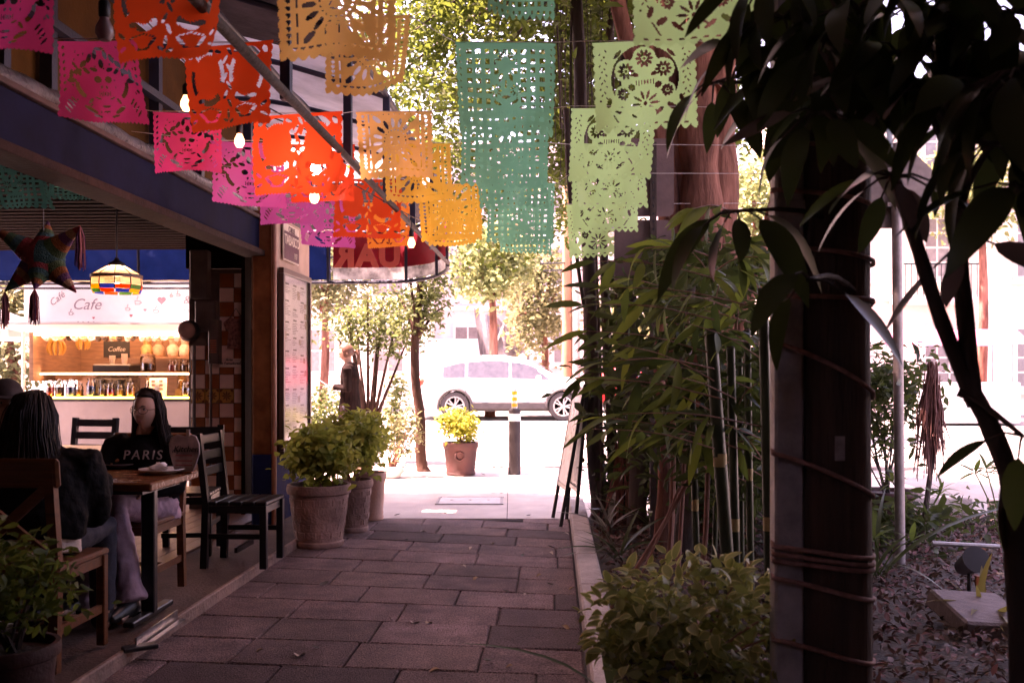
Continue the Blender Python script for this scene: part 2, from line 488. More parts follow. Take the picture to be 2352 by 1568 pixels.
# rolled clear plastic curtain above the fascia
mb = MB(); pl = mat('plastic_curtain', (.13, .115, .125), .3, .5, 6, .8, 25, trans=.3)
mb.tube([C(-2.70, y, 2.86 + .01 * math.sin(y * 5)) for y in np.arange(1.5, 8.6, .12)], [.055 + .012 * random.random() for _ in np.arange(1.5, 8.6, .12)], 10)
ch(mb.build('rolled_curtain', pl, smooth=True))
# dark posts against the upper wall, and pipes
for y in (4.0, 4.75, 5.2, 6.6, 7.4, 8.6):
    ch(MB().box(C(-2.74, y, 3.3), (.07, .06, 1.25), (0, 0, ROT)).build('post', navy_m))
ch(MB().beam(C(-2.70, 2, 3.28), C(-2.70, 9.5, 3.28), .06, .05).build('cross_rail', navy_m))
# pillar and end wall (carry the menu board)
ch(MB().box(C(-2.53, 8.38, 1.75), (.165, .16, 2.12), (0, 0, ROT), .012).build('pillar', orange_m))
ch(MB().box(C(-2.53, 8.38, .385), (.172, .167, .63), (0, 0, ROT), .012).build('pillar_base', blue_m))
ch(MB().tube([C(-2.42, 8.30, z) for z in (.06, 1.4, 2.74)], .022, 10).build('pipe', mat('orange_pipe', (.30, .12, .065), .5), smooth=True))
ch(MB().box(C(-2.57, 9.08, 2.30), (.20, 1.22, 1.02), (0, 0, ROT)).build('end_wall_upper', cream_m))
ch(MB().box(C(-2.57, 9.08, 1.22), (.198, 1.22, 1.14), (0, 0, ROT)).build('end_wall_middle', orange_m))
ch(MB().box(C(-2.57, 9.08, .355), (.20, 1.22, .59), (0, 0, ROT)).build('end_wall_base', blue_m))
# checkered tile wall
tw = ch(MB().box(P(507, 900, 9.36) * 1.0 + Vector((0, .05, -.05)), (.62, .10, 2.5)).build('tile_wall', mat('tile_grout', (.1, .07, .06), .8)))
t_w = mat('tile_white', (.80, .66, .60), .18, .1, 5); t_b = mat('tile_brown', (.34, .11, .035), .18, .25, 6); t_y = mat('tile_yellow', (.55, .30, .06), .2, .2, 6)
T = .140
tm = {k: MB().box((0, 0, 0), (T - .006, .012, T - .006), bev=.003).mesh('tile', m) for k, m in (('w', t_w), ('b', t_b), ('y', t_y))}
x0 = P(438, 900, 9.3).x + T / 2; z_top = 2.37
for r in range(17):
    z = z_top - T * (r + .5)
    for c in range(4):
        if z < .1: continue
        k = 'w' if (r + c) % 2 == 1 else 'b'
        if r == 8 and c < 3: k = 'y'
        if r < 5 and c < 2: continue
        o = put('tile', tm[k], tw); o.location = Vector((x0 + c * T, 9.303 - .004 * random.random(), z))
        if k == 'y':
            mb = MB()
            for q in range(8):
                a = q * math.pi / 4
                mb.add([(0, 0, 0), (.03 * math.cos(a - .3), 0, .03 * math.sin(a - .3)), (.052 * math.cos(a), 0, .052 * math.sin(a)), (.03 * math.cos(a + .3), 0, .03 * math.sin(a + .3))], [(0, 1, 2, 3)])
            for sx in (-1, 1):
                for sz in (-1, 1):
                    mb.add([(sx * .064, 0, sz * .064), (sx * .035, 0, sz * .064), (sx * .045, 0, sz * .045), (sx * .064, 0, sz * .035)], [(0, 1, 2, 3)])
            fl = mb.build('flower_pattern', mat('tile_brown_glaze', (.20, .07, .02), .25), o); fl.location = (0, -.0085, 0)
ch(MB().box(P(573, 900, 9.1) + Vector((-.03, 0, .02)), (.035, .22, 2.75)).build('door_jamb', dark_m))
ch(MB().box(P(507, 560, 9.5), (.66, .1, .5)).build('wall_header', dark_m))

# ---- electric meter cabinet beside the tiles
em = thing('electric_meter_cabinet', 'tall dark electric meter boxes with round glass dial beside the checkered tiles', 'meter', P(470, 780, 9.15))
em_loc = em.location.copy()
def rel(o, root): o.location = Vector(o.location) - root.location; return o
box_m = mat('meter_box_grey', (.10, .085, .08), .5, .3, 6, .2, 40)
MB().box((-.04, 0, .62), (.17, .13, .46), bev=.01).build('upper_box', box_m, em)
MB().box((.02, .01, .22), (.2, .12, .30), bev=.01).build('lower_box', box_m, em)
MB().box((.10, 0, -.02), (.10, .11, .42), bev=.008).build('fuse_box', box_m, em)
for i in range(6): MB().box((.10, -.058, -.12 + i * .022), (.06, .01, .012)).build('fuse', mat('fuse_orange', (.45, .14, .08), .5), em)
dl = MB().lathe([(.10, 0), (.10, .05), (.09, .07), (.085, .09)], (0, 0, 0), 28, M=Matrix.Rotation(R(90), 3, 'X')).build('dial_housing', black_m, em, smooth=True); dl.location = (-.12, -.06, .08)
d2 = MB().lathe([(.08, 0), (.08, .03), (.06, .055), (.03, .066), (0.0001, .07)], (0, 0, 0), 28, M=Matrix.Rotation(R(90), 3, 'X')).build('dial_glass', mat('dial_face', (.45, .30, .26), .08, .25, 5, coat=.6), em, smooth=True); d2.location = (-.12, -.15, .08)
MB().tube([(-.1, 0, -.05), (-.1, .0, -.9)], .016, 8).build('conduit', box_m, em, smooth=True)
MB().tube([(.06, 0, -.2), (.06, .0, -1.25)], .013, 8).build('conduit', box_m, em, smooth=True)
# ---- no smoking sign
ns = thing('smoking_sign', 'small white no smoking area sign on the checkered tiles', 'sign', P(535, 833, 9.28))
MB().box((0, 0, 0), (.265, .008, .085), bev=.003).build('panel', mat('white_plastic', (.72, .66, .62), .4, .06), ns)
text_obj('Area\nNo Fumadores', .034, black_m, ns, M=face_cam((-.035, -.0065, .012)), shear=.15, bold=.0006)
mb = MB(); mb.tube([(.1 + .026 * math.cos(a), -.0065, .026 * math.sin(a)) for a in np.linspace(0, 6.283, 20)], .0035, 6); mb.beam((.083, -.0065, .018), (.117, -.0065, -.018), .004, .004); mb.beam((.085, -.006, 0), (.115, -.006, 0), .004, .005)
mb.build('no_smoking_symbol', mat('sign_grey', (.2, .15, .15), .5), ns)
# ---- small hanging shirt ornament on the tiles
sh = thing('hanging_shirt_ornament', 'small embroidered shirt ornament hanging on the checkered tiles', 'ornament', P(542, 765, 9.25))
poly = [(-.05, .16), (-.02, .14), (.02, .14), (.05, .16), (.12, .10), (.095, .02), (.07, .04), (.085, -.15), (-.085, -.15), (-.07, .04), (-.095, .02), (-.12, .10)]
MB().prism(poly, .02).build('shirt', mat('shirt_cloth', (.20, .10, .09), .8, .6, 40, col2=(.3, .16, .14)), sh)
MB().tube([(-.05, 0, .16), (0, 0, .24), (.05, 0, .16)], .004, 6).build('hanger', black_m, sh)
# ---- menu board on the end wall
mbd = thing('menu_board', 'tall framed menu poster behind clear plastic on the cafe end wall', 'menu board', C(-2.452, 9.03, 1.50), ROT + R(90))
# local: x along the wall (away = +x -> world +y), -y... faces +X world => local -y
fm = mat('menu_frame_wood', (.06, .035, .028), .35, .3, 6)
W2, H2 = .90, 1.64
for (cx, cz, w, h) in ((0, H2 / 2, W2 + .08, .05), (0, -H2 / 2, W2 + .08, .05), (W2 / 2 + .015, 0, .05, H2 - .055), (-W2 / 2 - .015, 0, .05, H2 - .055)):
    MB().box((cx, -.025, cz), (w, .05, h), bev=.004).build('frame_bar', fm, mbd)
MB().box((0, -.008, 0), (W2 - .025, .012, H2 - .06)).build('poster', mat('menu_paper', (.60, .53, .52), .5, .12, 3), mbd)
ink = mat('menu_ink', (.10, .075, .08), .6, .4, 30)
mb = MB(); rr = random.Random(3)
for col_ in (-.24, .02, .28):
    z = .72
    while z > -.62:
        n_ = rr.randint(3, 7)
        mb.box((col_ - .02, -.0155, z), (.11, .002, .016)); z -= .03
        for _ in range(n_):
            L_ = rr.uniform(.08, .2)
            mb.box((col_ - .1 + L_ / 2, -.0155, z), (L_, .002, .005)); z -= .016
        z -= rr.uniform(.02, .09)
mb.build('menu_text', ink, mbd)
mb = MB()
for k in range(15):
    mb.box((rr.choice((-.36, .16, .38, .36)) + rr.uniform(-.03, .03), -.0165, .62 - k * .088 + rr.uniform(-.02, .02)), (rr.uniform(.06, .1), .002, rr.uniform(.05, .08)))
mb.build('menu_photos', mat('menu_photo', (.16, .10, .09), .5, .7, 45, col2=(.3, .2, .16)), mbd)
MB().box((0, -.035, 0), (W2 - .02, .004, H2 - .055)).build('clear_cover', glass('clear_acrylic', (.97, .96, .97), .10, 1.0, 1.0), mbd)
# ---- street name plate
st = thing('street_name_plate', 'purple and cream street name plate on the cream wall above the menu', 'sign', C(-2.455, 8.93, 2.60), ROT + R(90))
MB().box((0, -.008, 0), (.52, .014, .34), bev=.004).build('plate', mat('plate_cream', (.60, .50, .40), .5, .25, 14), st)
MB().box((0, -.017, -.03), (.49, .004, .255)).build('name_field', mat('plate_purple', (.09, .03, .045), .5, .3, 14), st)
text_obj('CALLE', .075, MATS['plate_purple'], st, M=face_cam((0, -.0175, .125)), bold=.001)
text_obj('TABASCO', .125, MATS['plate_cream'], st, M=face_cam((0, -.0205, .02)), bold=.002, space=.85)
text_obj('197', .075, MATS['plate_cream'], st, M=face_cam((.12, -.0205, -.105)), bold=.001)

# ================================================================ AWNING (alley side + street side)
aw = thing('wraparound_awning', 'dark awning frame wrapping the cafe corner with red sign valance', 'awning', C(-1.15, 10.4, 2.6))
def ca(o): o.parent = aw; o.matrix_parent_inverse = Matrix.Translation(aw.location).inverted(); return o
XO = -1.15
pipe_m = mat('weathered_pipe', (.075, .055, .05), .7, .5, 40, .4, 60, spec=.25)
ca(MB().tube([C(XO, y, 2.60) for y in np.linspace(-3, 10.45, 12)], .021, 12).build('edge_pipe', pipe_m, smooth=True))
for k in range(-3, 6):
    y = 4.23 + 1.27 * k
    if y > 10.4: continue
    ca(MB().box(C(XO - .03, y, 2.985), (.045, .045, .76), (0, 0, ROT)).build('upright', navy_m))
    pts = [C(XO - .03 - t * 1.62, y, 3.35 + .36 * math.sin(t * math.pi * .5)) for t in np.linspace(0, 1, 8)]
    ca(MB().tube(pts, .02, 8).build('rib', navy_m, smooth=True))
ca(MB().tube([C(XO - .03, y, 3.36) for y in np.linspace(-3, 10.4, 8)], .022, 8).build('upper_rail', navy_m, smooth=True))
ca(MB().tube([C(XO - .9, y, 3.61) for y in np.linspace(-3, 10.4, 8)], .018, 8).build('middle_rail', navy_m, smooth=True))
rows = []
for y in np.linspace(-3, 10.35, 60):
    sag = .05 * abs(math.sin((y - 4.23) / 1.27 * math.pi))
    rows.append([C(XO - .03 - t * 1.64, y, 3.39 + .36 * math.sin(t * math.pi * .5) - sag * math.sin(t * math.pi)) for t in np.linspace(0, 1, 10)])
pale_fab = mat('pale_awning_sheet', (.55, .50, .52), .5, .3, 2.0, .3, 10, trans=.55)
for rw_, m_ in ((rows[:42], roof_fab), (rows[41:], pale_fab)):
    o = ca(sheet('roof_fabric', rw_, m_)); o.data.polygons.foreach_set('use_smooth', [True] * len(o.data.polygons))
# street front: rim curve and valance
def rim(t):                              # t 0 (left) .. 1 (corner at the edge pipe)
    if t < .8:
        u = t / .8; return Vector((-7.4 + u * (P(880, 650, 11.05).x + 7.4), 11.05, 2.43 + .02 * u))
    u = (t - .8) / .2; a = u * math.pi / 2
    p0 = P(880, 650, 11.05); p1 = C(XO, 10.45, 2.6)
    return Vector((p0.x + (p1.x - p0.x) * math.sin(a), p0.y + (p1.y - p0.y) * (1 - math.cos(a)), 2.45 + .13 * u * u))
ca(MB().tube([rim(t) for t in np.linspace(0, 1, 60)], .02, 8).build('rim_pipe', navy_m, smooth=True))
ca(MB().tube([rim(t) + Vector((0, -.04, .56 + (.15 if t > .8 else 0) * (t - .8) / .2)) for t in np.linspace(0, 1, 60)], .018, 8).build('upper_rim_pipe', navy_m, smooth=True))
for t in (.30, .42, .545, .655, .715, .845, .92, .975):
    ca(MB().tube([rim(t) + Vector((0, -.03, 0)), rim(t) + Vector((0, -.05, .58))], .018, 8).build('upright', navy_m, smooth=True))
def valance(name, t0, t1, z0, z1, m, n=40, off=0.0, wav=.008):
    rows = []
    for q in np.linspace(t0, t1, n):
        p = rim(q)
        rows.append([p + Vector((0, off + wav * math.sin(q * 90 + z * 8), .03 + z * .53)) for z in np.linspace(z0, z1, 8)])
    o = sheet(name, rows, m); o.data.polygons.foreach_set('use_smooth', [True] * len(o.data.polygons)); return ca(o)
tS = .722
valance('blue_valance', 0, tS - .004, 0, 1, fabric_blue, 60)
red_v = mat('red_banner_vinyl', (.34, .012, .026), .5, .2, 4, .1, 12, trans=.03, tcol=(.34, .012, .025))
grime_v = mat('grimy_white_vinyl', (.42, .38, .37), .55, .75, 5, .15, 12, trans=.3, col2=(.6, .56, .54))
valance('red_valance', tS, .997, .26, 1, red_v, 40)
valance('dirty_white_valance', tS, .997, 0, .257, grime_v, 40)
# mirrored lettering: the sign is read from the street, seen here from behind
M = Matrix.Translation(P(846, 590, 10.97)) @ Matrix.Scale(-1, 4, (1, 0, 0)) @ Matrix.Rotation(R(90), 4, 'X')
lt = ca(text_obj('UAR', .35, mat('light_red_letters', (.95, .20, .14), .5, .06, 4), M=M, bold=.018, space=1.12, extrude=.003))
# street-side roof of the awning
rows = [[rim(t) + Vector((0, -.04 - s * 1.2, .60 + (.12 if t > .8 else 0) * (t - .8) / .2 + s * .30)) for s in np.linspace(0, 1, 6)] for t in np.linspace(0, .9, 40)]
ca(sheet('street_roof_fabric', rows, roof_fab))
# ================================================================ COFFEE KIOSK (beyond the terrace)
KD = 12.5
kz = zg(KD)
KX0, KX1 = P(84, 0, KD).x, P(470, 0, KD).x
kc = (KX0 + KX1) / 2; kw = KX1 - KX0
kiosk = thing('coffee_kiosk', 'white coffee kiosk with illuminated counter and printed sign board', 'kiosk', (kc, KD, kz))
white_p = mat('white_painted_panel', (.78, .76, .74), .45, .05, 3)
kraft = mat('kiosk_back_wood', (.26, .15, .09), .6, .25, 4, stretch=(1, 1, 8))
led_w = mat('warm_led_strip', (1, .8, .5), .5, 0, emit=(1.0, .68, .35), estr=3)
led_y = mat('yellow_led_strip', (1, .75, .2), .5, 0, emit=(1.0, .62, .08), estr=2.5)
def kk(z): return z - kz
MB().box((0, -.22, kk(2.27)), (kw + .08, .05, .60), bev=.006).build('sign_board', white_p, kiosk)
MB().box((0, .55, kk(2.62)), (kw + .3, 1.6, .05)).build('roof', white_p, kiosk)
MB().box((0, -.62, kk(1.965)), (kw + .12, .86, .03), (R(-4), 0, 0)).build('hatch_flap', white_p, kiosk)
MB().box((0, 1.2, kk(1.3)), (kw, .05, 2.5)).build('back_wall', kraft, kiosk)
for sx in (-1, 1): MB().box((sx * (kw / 2 - .03), .5, kk(1.95)), (.05, 1.4, 1.3)).build('side_wall', kraft, kiosk)
MB().box((0, -.02, kk(.55)), (kw, .04, 1.0)).build('front_panel', mat('front_panel_shaded', (.34, .29, .28), .6, .1, 3), kiosk)  # white panel toned grey to stand in for the shade on it
MB().box((0, .25, kk(1.055)), (kw + .04, .60, .04), bev=.005).build('counter', mat('counter_dark', (.03, .026, .026), .3), kiosk)
MB().box((0, .20, kk(1.405)), (kw, .40, .02)).build('glass_shelf', mat('shelf_wood', (.30, .18, .11), .35), kiosk)
MB().box((0, -.01, kk(1.392)), (kw - .06, .02, .012)).build('shelf_light_strip', led_w, kiosk)
MB().box((0, -.045, kk(1.084)), (kw - .1, .018, .022)).build('counter_light_strip', led_y, kiosk)
MB().box((0, -.16, kk(1.905)), (kw - .1, .04, .03)).build('canopy_light_strip', led_w, kiosk)
MB().box((.2, .95, kk(1.62)), (kw * .8, .3, .025)).build('back_shelf', MATS['shelf_wood'], kiosk)
MB().tube([(-kw / 2 - .03, -.28, 0), (-kw / 2 - .03, -.28, kk(1.95))], .022, 10).build('post', white_p, kiosk, smooth=True)
MB().tube([(kw / 2 + .03, -.28, 0), (kw / 2 + .03, -.28, kk(1.95))], .022, 10).build('post', white_p, kiosk, smooth=True)
MB().tube([(-kw / 2 - .2, -.55, kk(2.46)), (kw / 2 + 1.0, -.55, kk(2.46))], .014, 8).build('cross_bar', black_m, kiosk, smooth=True)
# writing on the sign board and the front panel
grey_ink = mat('grey_sign_ink', (.32, .27, .29), .6, .2, 20)
pink_ink = mat('pink_sign_ink', (.60, .25, .28), .6, .2, 20); red_ink = mat('red_sign_ink', (.45, .10, .12), .6)
yi = -.247
def kx(px): return P(px, 0, KD - .22).x - kc
def kpz(py): return kk(P(0, py, KD - .22).z)
text_obj('Cafe', .20, grey_ink, kiosk, 'lettering', face_cam((kx(200), yi, kpz(700))), shear=.35)
text_obj('Café', .12, grey_ink, kiosk, 'lettering', Matrix.Translation((kx(133), yi, kpz(687))) @ Matrix.Rotation(R(90), 4, 'X') @ Matrix.Rotation(R(38), 4, 'Z'), shear=.3)
text_obj('&', .15, grey_ink, kiosk, 'lettering', face_cam((kx(430), yi, kpz(690))), shear=.2)
def heart(s): return [(s * .0625 * 16 * math.sin(t) ** 3 / 1, s * .0625 * (13 * math.cos(t) - 5 * math.cos(2 * t) - 2 * math.cos(3 * t) - math.cos(4 * t))) for t in np.linspace(0, 6.283, 24, endpoint=False)]
def doodle(poly, px, py, m, name):
    MB().prism(poly, .003, Matrix.Translation((kx(px), yi, kpz(py)))).build(name, m, kiosk)
doodle(heart(.055), 373, 690, pink_ink, 'heart'); doodle(heart(.02), 303, 725, red_ink, 'heart'); doodle(heart(.02), 335, 712, pink_ink, 'heart'); doodle(heart(.016), 217, 730, red_ink, 'heart')
for (px, py, s) in ((318, 695, .07), (410, 678, .05), (360, 715, .06), (395, 680, .035), (430, 715, .06), (165, 720, .05), (295, 710, .05)):
    mb = MB()                             # coffee cup outline with steam
    mb.tube([(-s * .5, 0, s * .3), (-s * .4, 0, -s * .35), (s * .4, 0, -s * .35), (s * .5, 0, s * .3), (-s * .5, 0, s * .3)], .004, 5)
    mb.tube([(s * .5, 0, s * .1), (s * .8, 0, 0), (s * .42, 0, -s * .2)], .004, 5)
    mb.tube([(0, 0, s * .5), (-s * .15, 0, s * .7), (s * .1, 0, s * .95), (0, 0, s * 1.2)], .004, 5)
    o = mb.build('cup_drawing', grey_ink, kiosk); o.location = (kx(px), yi, kpz(py))
for i, px in enumerate((182, 193, 205, 217)): doodle([(.014 * math.cos(a) * (1 if q % 2 else .45), .014 * math.sin(a) * (1 if q % 2 else .45)) for q, a in enumerate(np.linspace(0, 6.283, 10, endpoint=False))], px, 740, grey_ink, 'star')
def fz(py): return kk(P(0, py, KD - .05).z)
def fx(px): return P(px, 0, KD - .05).x - kc
text_obj('Coffee', .17, black_m, kiosk, 'lettering', face_cam((fx(228), -.0225, fz(961))), shear=.3, bold=.001)
mb = MB(); mb.tube([(fx(222) + .02 * math.sin(t * 3), -.0225, fz(945) + t * .06) for t in np.linspace(0, 1, 8)], .006, 6); mb.tube([(fx(238) + .02 * math.sin(t * 3), -.0225, fz(945) + t * .07) for t in np.linspace(0, 1, 8)], .006, 6)
mb.tube([(fx(408) + .03 * math.sin(t * 5), -.0225, fz(985) + t * .22) for t in np.linspace(0, 1, 12)], .007, 6); mb.tube([(fx(400) + t * .17, -.0225, fz(978) - .03 * math.sin(t * 3.1)) for t in np.linspace(0, 1, 10)], .007, 6)
mb.build('steam_drawing', black_m, kiosk)
# ---- things on the kiosk
glass_m = glass('jar_glass', (.93, .92, .9), .04, .7)
def jar(px, w, h, fill, ftop, z, where, label, dy=.08, lidcol=None):
    p = P(px, 0, KD + dy)
    t = thing('glass_jar', label, 'jar', (p.x, KD + dy, z), group='jars on the kiosk counter')
    r = w / 2
    MB().lathe([(r * .9, .004), (r, .02), (r, h * .7), (r * .72, h * .82), (r * .72, h * .86)], n=16).build('body', glass_m, t, smooth=True)
    MB().lathe([(r * .85, .008), (r * .93, .02), (r * .93, h * ftop * .95), (0.001, h * ftop)], n=14).build('contents', fill, t, smooth=True)
    MB().lathe([(r * .78, h * .86), (r * .78, h * .95), (r * .3, h * .98), (.0001, h)], n=16).build('lid', lidcol or glass_m, t, smooth=True)
    return t
fills = {n: mat('contents_' + n, c, .5, .5, 60, .6, 50) for n, c in (('amber candy', (.45, .22, .05)), ('dark brown beans', (.09, .04, .02)), ('blue wrapped sweets', (.06, .12, .35)), ('red sweets', (.40, .05, .04)), ('pale biscuits', (.55, .38, .2)))}
keys = list(fills)
rowj = [(115, .105, .24, 3), (137, .115, .25, 1), (163, .125, .25, 2), (182, .105, .20, 0), (209, .115, .27, 2), (236, .10, .20, 1), (254, .10, .20, 3), (276, .095, .20, 4), (300, .11, .215, 0), (343, .12, .19, 4), (362, .09, .17, 3), (427, .11, .22, 1)]
ordn = ['first', 'second', 'third', 'fourth', 'fifth', 'sixth', 'seventh', 'eighth', 'ninth', 'tenth', 'eleventh', 'twelfth']
for i, (px, w, h, k) in enumerate(rowj):
    jar(px, w, h, fills[keys[k]], .6, 1.076, 'counter', f'glass jar of {keys[k]} on the lit kiosk counter, {ordn[i]} from the left', .07 + .05 * (i % 2))
rowb = [(408, .10, .17, 4), (425, .10, .17, 1), (440, .10, .17, 0), (395, .10, .16, 3)]
for i, (px, w, h, k) in enumerate(rowb):
    jar(px, w, h, fills[keys[k]], .6, 1.416, 'shelf', f'squat glass jar of {keys[k]} on the upper kiosk shelf', .12)
rowc = [(344, .11, .20, 4), (418, .12, .22, 0)]
for i, (px, w, h, k) in enumerate(rowc):
    t = jar(px, w, h, fills[keys[k]], .8, 1.13 + .06, 'shelf', f'tall lidded jar of {keys[k]} raised behind the {"menu card" if i == 0 else "rightmost counter jars"}', .30)
    MB().box((0, 0, -.055), (.14, .14, .11)).build('riser', MATS['shelf_wood'], t)
# hanging cups
ORD = ['first', 'second', 'third', 'fourth', 'fifth', 'sixth', 'seventh', 'eighth', 'ninth', 'tenth', 'eleventh', 'twelfth', 'thirteenth', 'fourteenth', 'fifteenth', 'sixteenth', 'seventeenth', 'eighteenth', 'nineteenth', 'twentieth']
cupcols = [mat('cup_white', (.68, .6, .52), .3, .1), mat('cup_tan', (.5, .32, .2), .3, .2), mat('cup_dark', (.035, .02, .016), .3, .2)]
cup_me = {}
for i in range(20):
    px = 108 + i * 16.6 + random.uniform(-3, 3)
    k = (0, 0, 1, 2, 0, 1, 0, 2, 2, 1, 2, 0, 2, 0, 1, 0, 0, 1, 0, 0)[i]
    p = P(px, 776, KD - .1)
    if k not in cup_me:
        cup_me[k] = (MB().lathe([(.0001, -.04), (.028, -.04), (.040, .0), (.044, .045), (.040, .045), (.034, -.02), (.0001, -.03)], n=14).mesh('bowl', cupcols[k], 'all'), MB().tube([(.04, 0, .02), (.065, 0, .012), (.066, 0, -.015), (.035, 0, -.022)], .006, 6).mesh('handle', cupcols[k], 'all'))
    t = thing('hanging_cup', f'{("white", "tan", "dark")[k]} coffee cup hanging under the kiosk canopy, {ORD[i]} from the left post', 'cup', p, group='cups hanging under the kiosk canopy')
    t.rotation_euler = (R(60 + random.uniform(-25, 25)), R(random.uniform(-20, 20)), R(random.uniform(0, 50)))
    put('bowl', cup_me[k][0], t); put('handle', cup_me[k][1], t)
# bananas
ban = mat('banana_skin', (.55, .36, .06), .5, .35, 14, col2=(.45, .2, .04))
for (px, py, n, s, lb) in ((130, 782, 9, 1.0, 'large bunch of ripe bananas hanging at the left of the kiosk'), (191, 780, 4, .75, 'small bunch of ripe bananas hanging behind the large bunch')):
    p = P(px, py, KD + .06)
    t = thing('banana_bunch', lb, 'bananas', p)
    for i in range(n):
        a = i / n * 6.28; r = .05 * s
        pts = [(r * .3 * math.cos(a) * (1 - u) + r * 2.0 * math.sin(u * 2.4) * math.cos(a), r * .3 * math.sin(a) + r * 1.6 * math.sin(u * 2.4) * math.sin(a), .05 - u * .24 * s) for u in np.linspace(0, 1, 7)]
        MB().tube(pts, [.008, .016, .021, .022, .021, .015, .006], 7).build('banana', ban, t, smooth=True)
    MB().tube([(0, 0, .05), (0, 0, .16)], .01, 6).build('stalk', dark_m, t)
cbk = thing('chalkboard', 'small black chalkboard reading Coffee inside the kiosk', 'chalkboard', P(268, 802, KD + .75))
MB().box((0, 0, 0), (.36, .02, .22), bev=.004).build('slate', mat('chalk_black', (.02, .02, .02), .7, .3, 12), cbk)
text_obj('Coffee', .09, mat('chalk_white', (.45, .42, .4), .8), cbk, M=face_cam((0, -.012, 0)), shear=.3)
mc = thing('menu_card', 'white picture menu card standing on the kiosk counter', 'menu card', (P(363, 0, KD + .06).x, KD + .06, 1.08))
MB().box((0, 0, .135), (.23, .012, .25), (R(-6), 0, 0), .003).build('card', white_p, mc)
mb = MB()
for r in range(4):
    for c in range(2): mb.box((-.055 + c * .10, -.012 - .0 * r + (r - 1.5) * .006, .215 - r * .052), (.045, .004, .03))
mb.build('card_pictures', MATS['menu_photo'], mc)
em_ = thing('espresso_machine', 'dark espresso machine with stacked paper cups on top', 'coffee machine', (P(270, 0, KD + .5).x, KD + .5, 1.075))
MB().box((0, 0, .14), (.5, .34, .28), bev=.02).build('body', mat('machine_steel', (.25, .22, .2), .25, .2, 6, metal=.7), em_)
MB().box((0, -.02, .37), (.52, .36, .16), bev=.02).build('top', black_m, em_)
MB().box((0, -.2, .03), (.42, .12, .05), bev=.01).build('drip_tray', black_m, em_)
for sx in (-.12, .12): MB().lathe([(.03, -.05), (.035, 0)], (sx, -.2, .24), 10).build('brew_head', black_m, em_)
cw = mat('paper_cup', (.70, .62, .54), .6, .1)
for i, (px, h, lb) in enumerate(((286, .16, 'tall stack of white paper cups on the espresso machine'), (258, .09, 'pair of low paper cups on the espresso machine'))):
    t = thing('paper_cup_stack', lb, 'cups', (P(px, 0, KD + .5).x, KD + .5, 1.075 + .45))
    for q in range(3 - i): MB().lathe([(.03, 0), (.042, .09), (.038, .09), (.027, .004)], (0, 0, q * .025 + .0), 14).build('cup', cw, t, smooth=True)
for i, (px, c, lb) in enumerate(((365, (.45, .3, .2), 'brown bread loaf bag on the kiosk back shelf'), (398, (.58, .45, .36), 'pale paper bag on the kiosk back shelf'), (425, (.6, .5, .42), 'white topped bag at the right of the kiosk back shelf'), (338, (.5, .32, .14), 'tan loaf under a glass cover on the kiosk back shelf'))):
    t = thing('food_bag', lb, 'bag', (P(px, 0, KD + .95).x, KD + .95, 1.635))
    MB().lathe([(.07, 0), (.085, .03), (.08, .12), (.045, .17), (.06, .22), (.02, .24)], n=12, wob=lambda a, z: .12 * math.sin(3 * a + z * 30)).build('bag', mat('bag_' + str(i), c, .7, .25, 20, .4, 30), t, smooth=True)
bl = thing('glass_dispenser', 'wide glass dispenser of dark drink on the upper kiosk shelf', 'dispenser', (P(340, 0, KD + .15).x, KD + .15, 1.416))
MB().lathe([(.08, 0), (.10, .02), (.10, .19), (.085, .21)], n=18).build('vessel', glass_m, bl, smooth=True)
MB().lathe([(.075, .01), (.092, .025), (.092, .11), (.0001, .112)], n=18).build('drink', fills['dark brown beans'], bl, smooth=True)
MB().lathe([(.092, .21), (.092, .235), (.02, .24), (.02, .26)], n=18).build('lid', MATS['shelf_wood'], bl, smooth=True)
# parasol edge left of the kiosk
pa = thing('white_parasol', 'white parasol with pale pole at the left of the kiosk', 'parasol', (P(-40, 0, 13.6).x, 13.6, zg(13.6)))
mb = MB()
for k in range(8):
    a0, a1 = k * math.pi / 4, (k + 1) * math.pi / 4
    mb.add([(0, 0, 2.35), (1.1 * math.cos(a0), 1.1 * math.sin(a0), 1.93), (1.1 * math.cos(a1), 1.1 * math.sin(a1), 1.93), (1.1 * math.cos(a1), 1.1 * math.sin(a1), 1.83), (1.1 * math.cos(a0), 1.1 * math.sin(a0), 1.83)], [(0, 1, 2), (1, 4, 3, 2)])
mb.build('canopy', mat('parasol_cloth', (.7, .66, .64), .7, .08, 3, trans=.3), pa)
for k in range(8):
    a0 = k * math.pi / 4
    MB().beam((0, 0, 2.3), (1.08 * math.cos(a0), 1.08 * math.sin(a0), 1.91), .015, .015).build('rib', white_p, pa)
MB().tube([(0, 0, 0), (0, 0, 2.36)], .02, 8).build('pole', white_p, pa)
MB().lathe([(.25, 0), (.25, .06), (.04, .09), (.04, .3)], n=20).build('base', kerb_m, pa, smooth=True)
# kiosk interior lamp (the kiosk's own light)
kl = bpy.data.lights.new('kiosk_lamp', 'AREA'); kl.energy = 4; kl.shape = 'RECTANGLE'; kl.size, kl.size_y = 1.9, .2; kl.color = (1, .66, .36)
klo = bpy.data.objects.new('kiosk_lamp', kl); COL.objects.link(klo); klo.parent = kiosk; klo.location = (0, .35, kk(2.5))
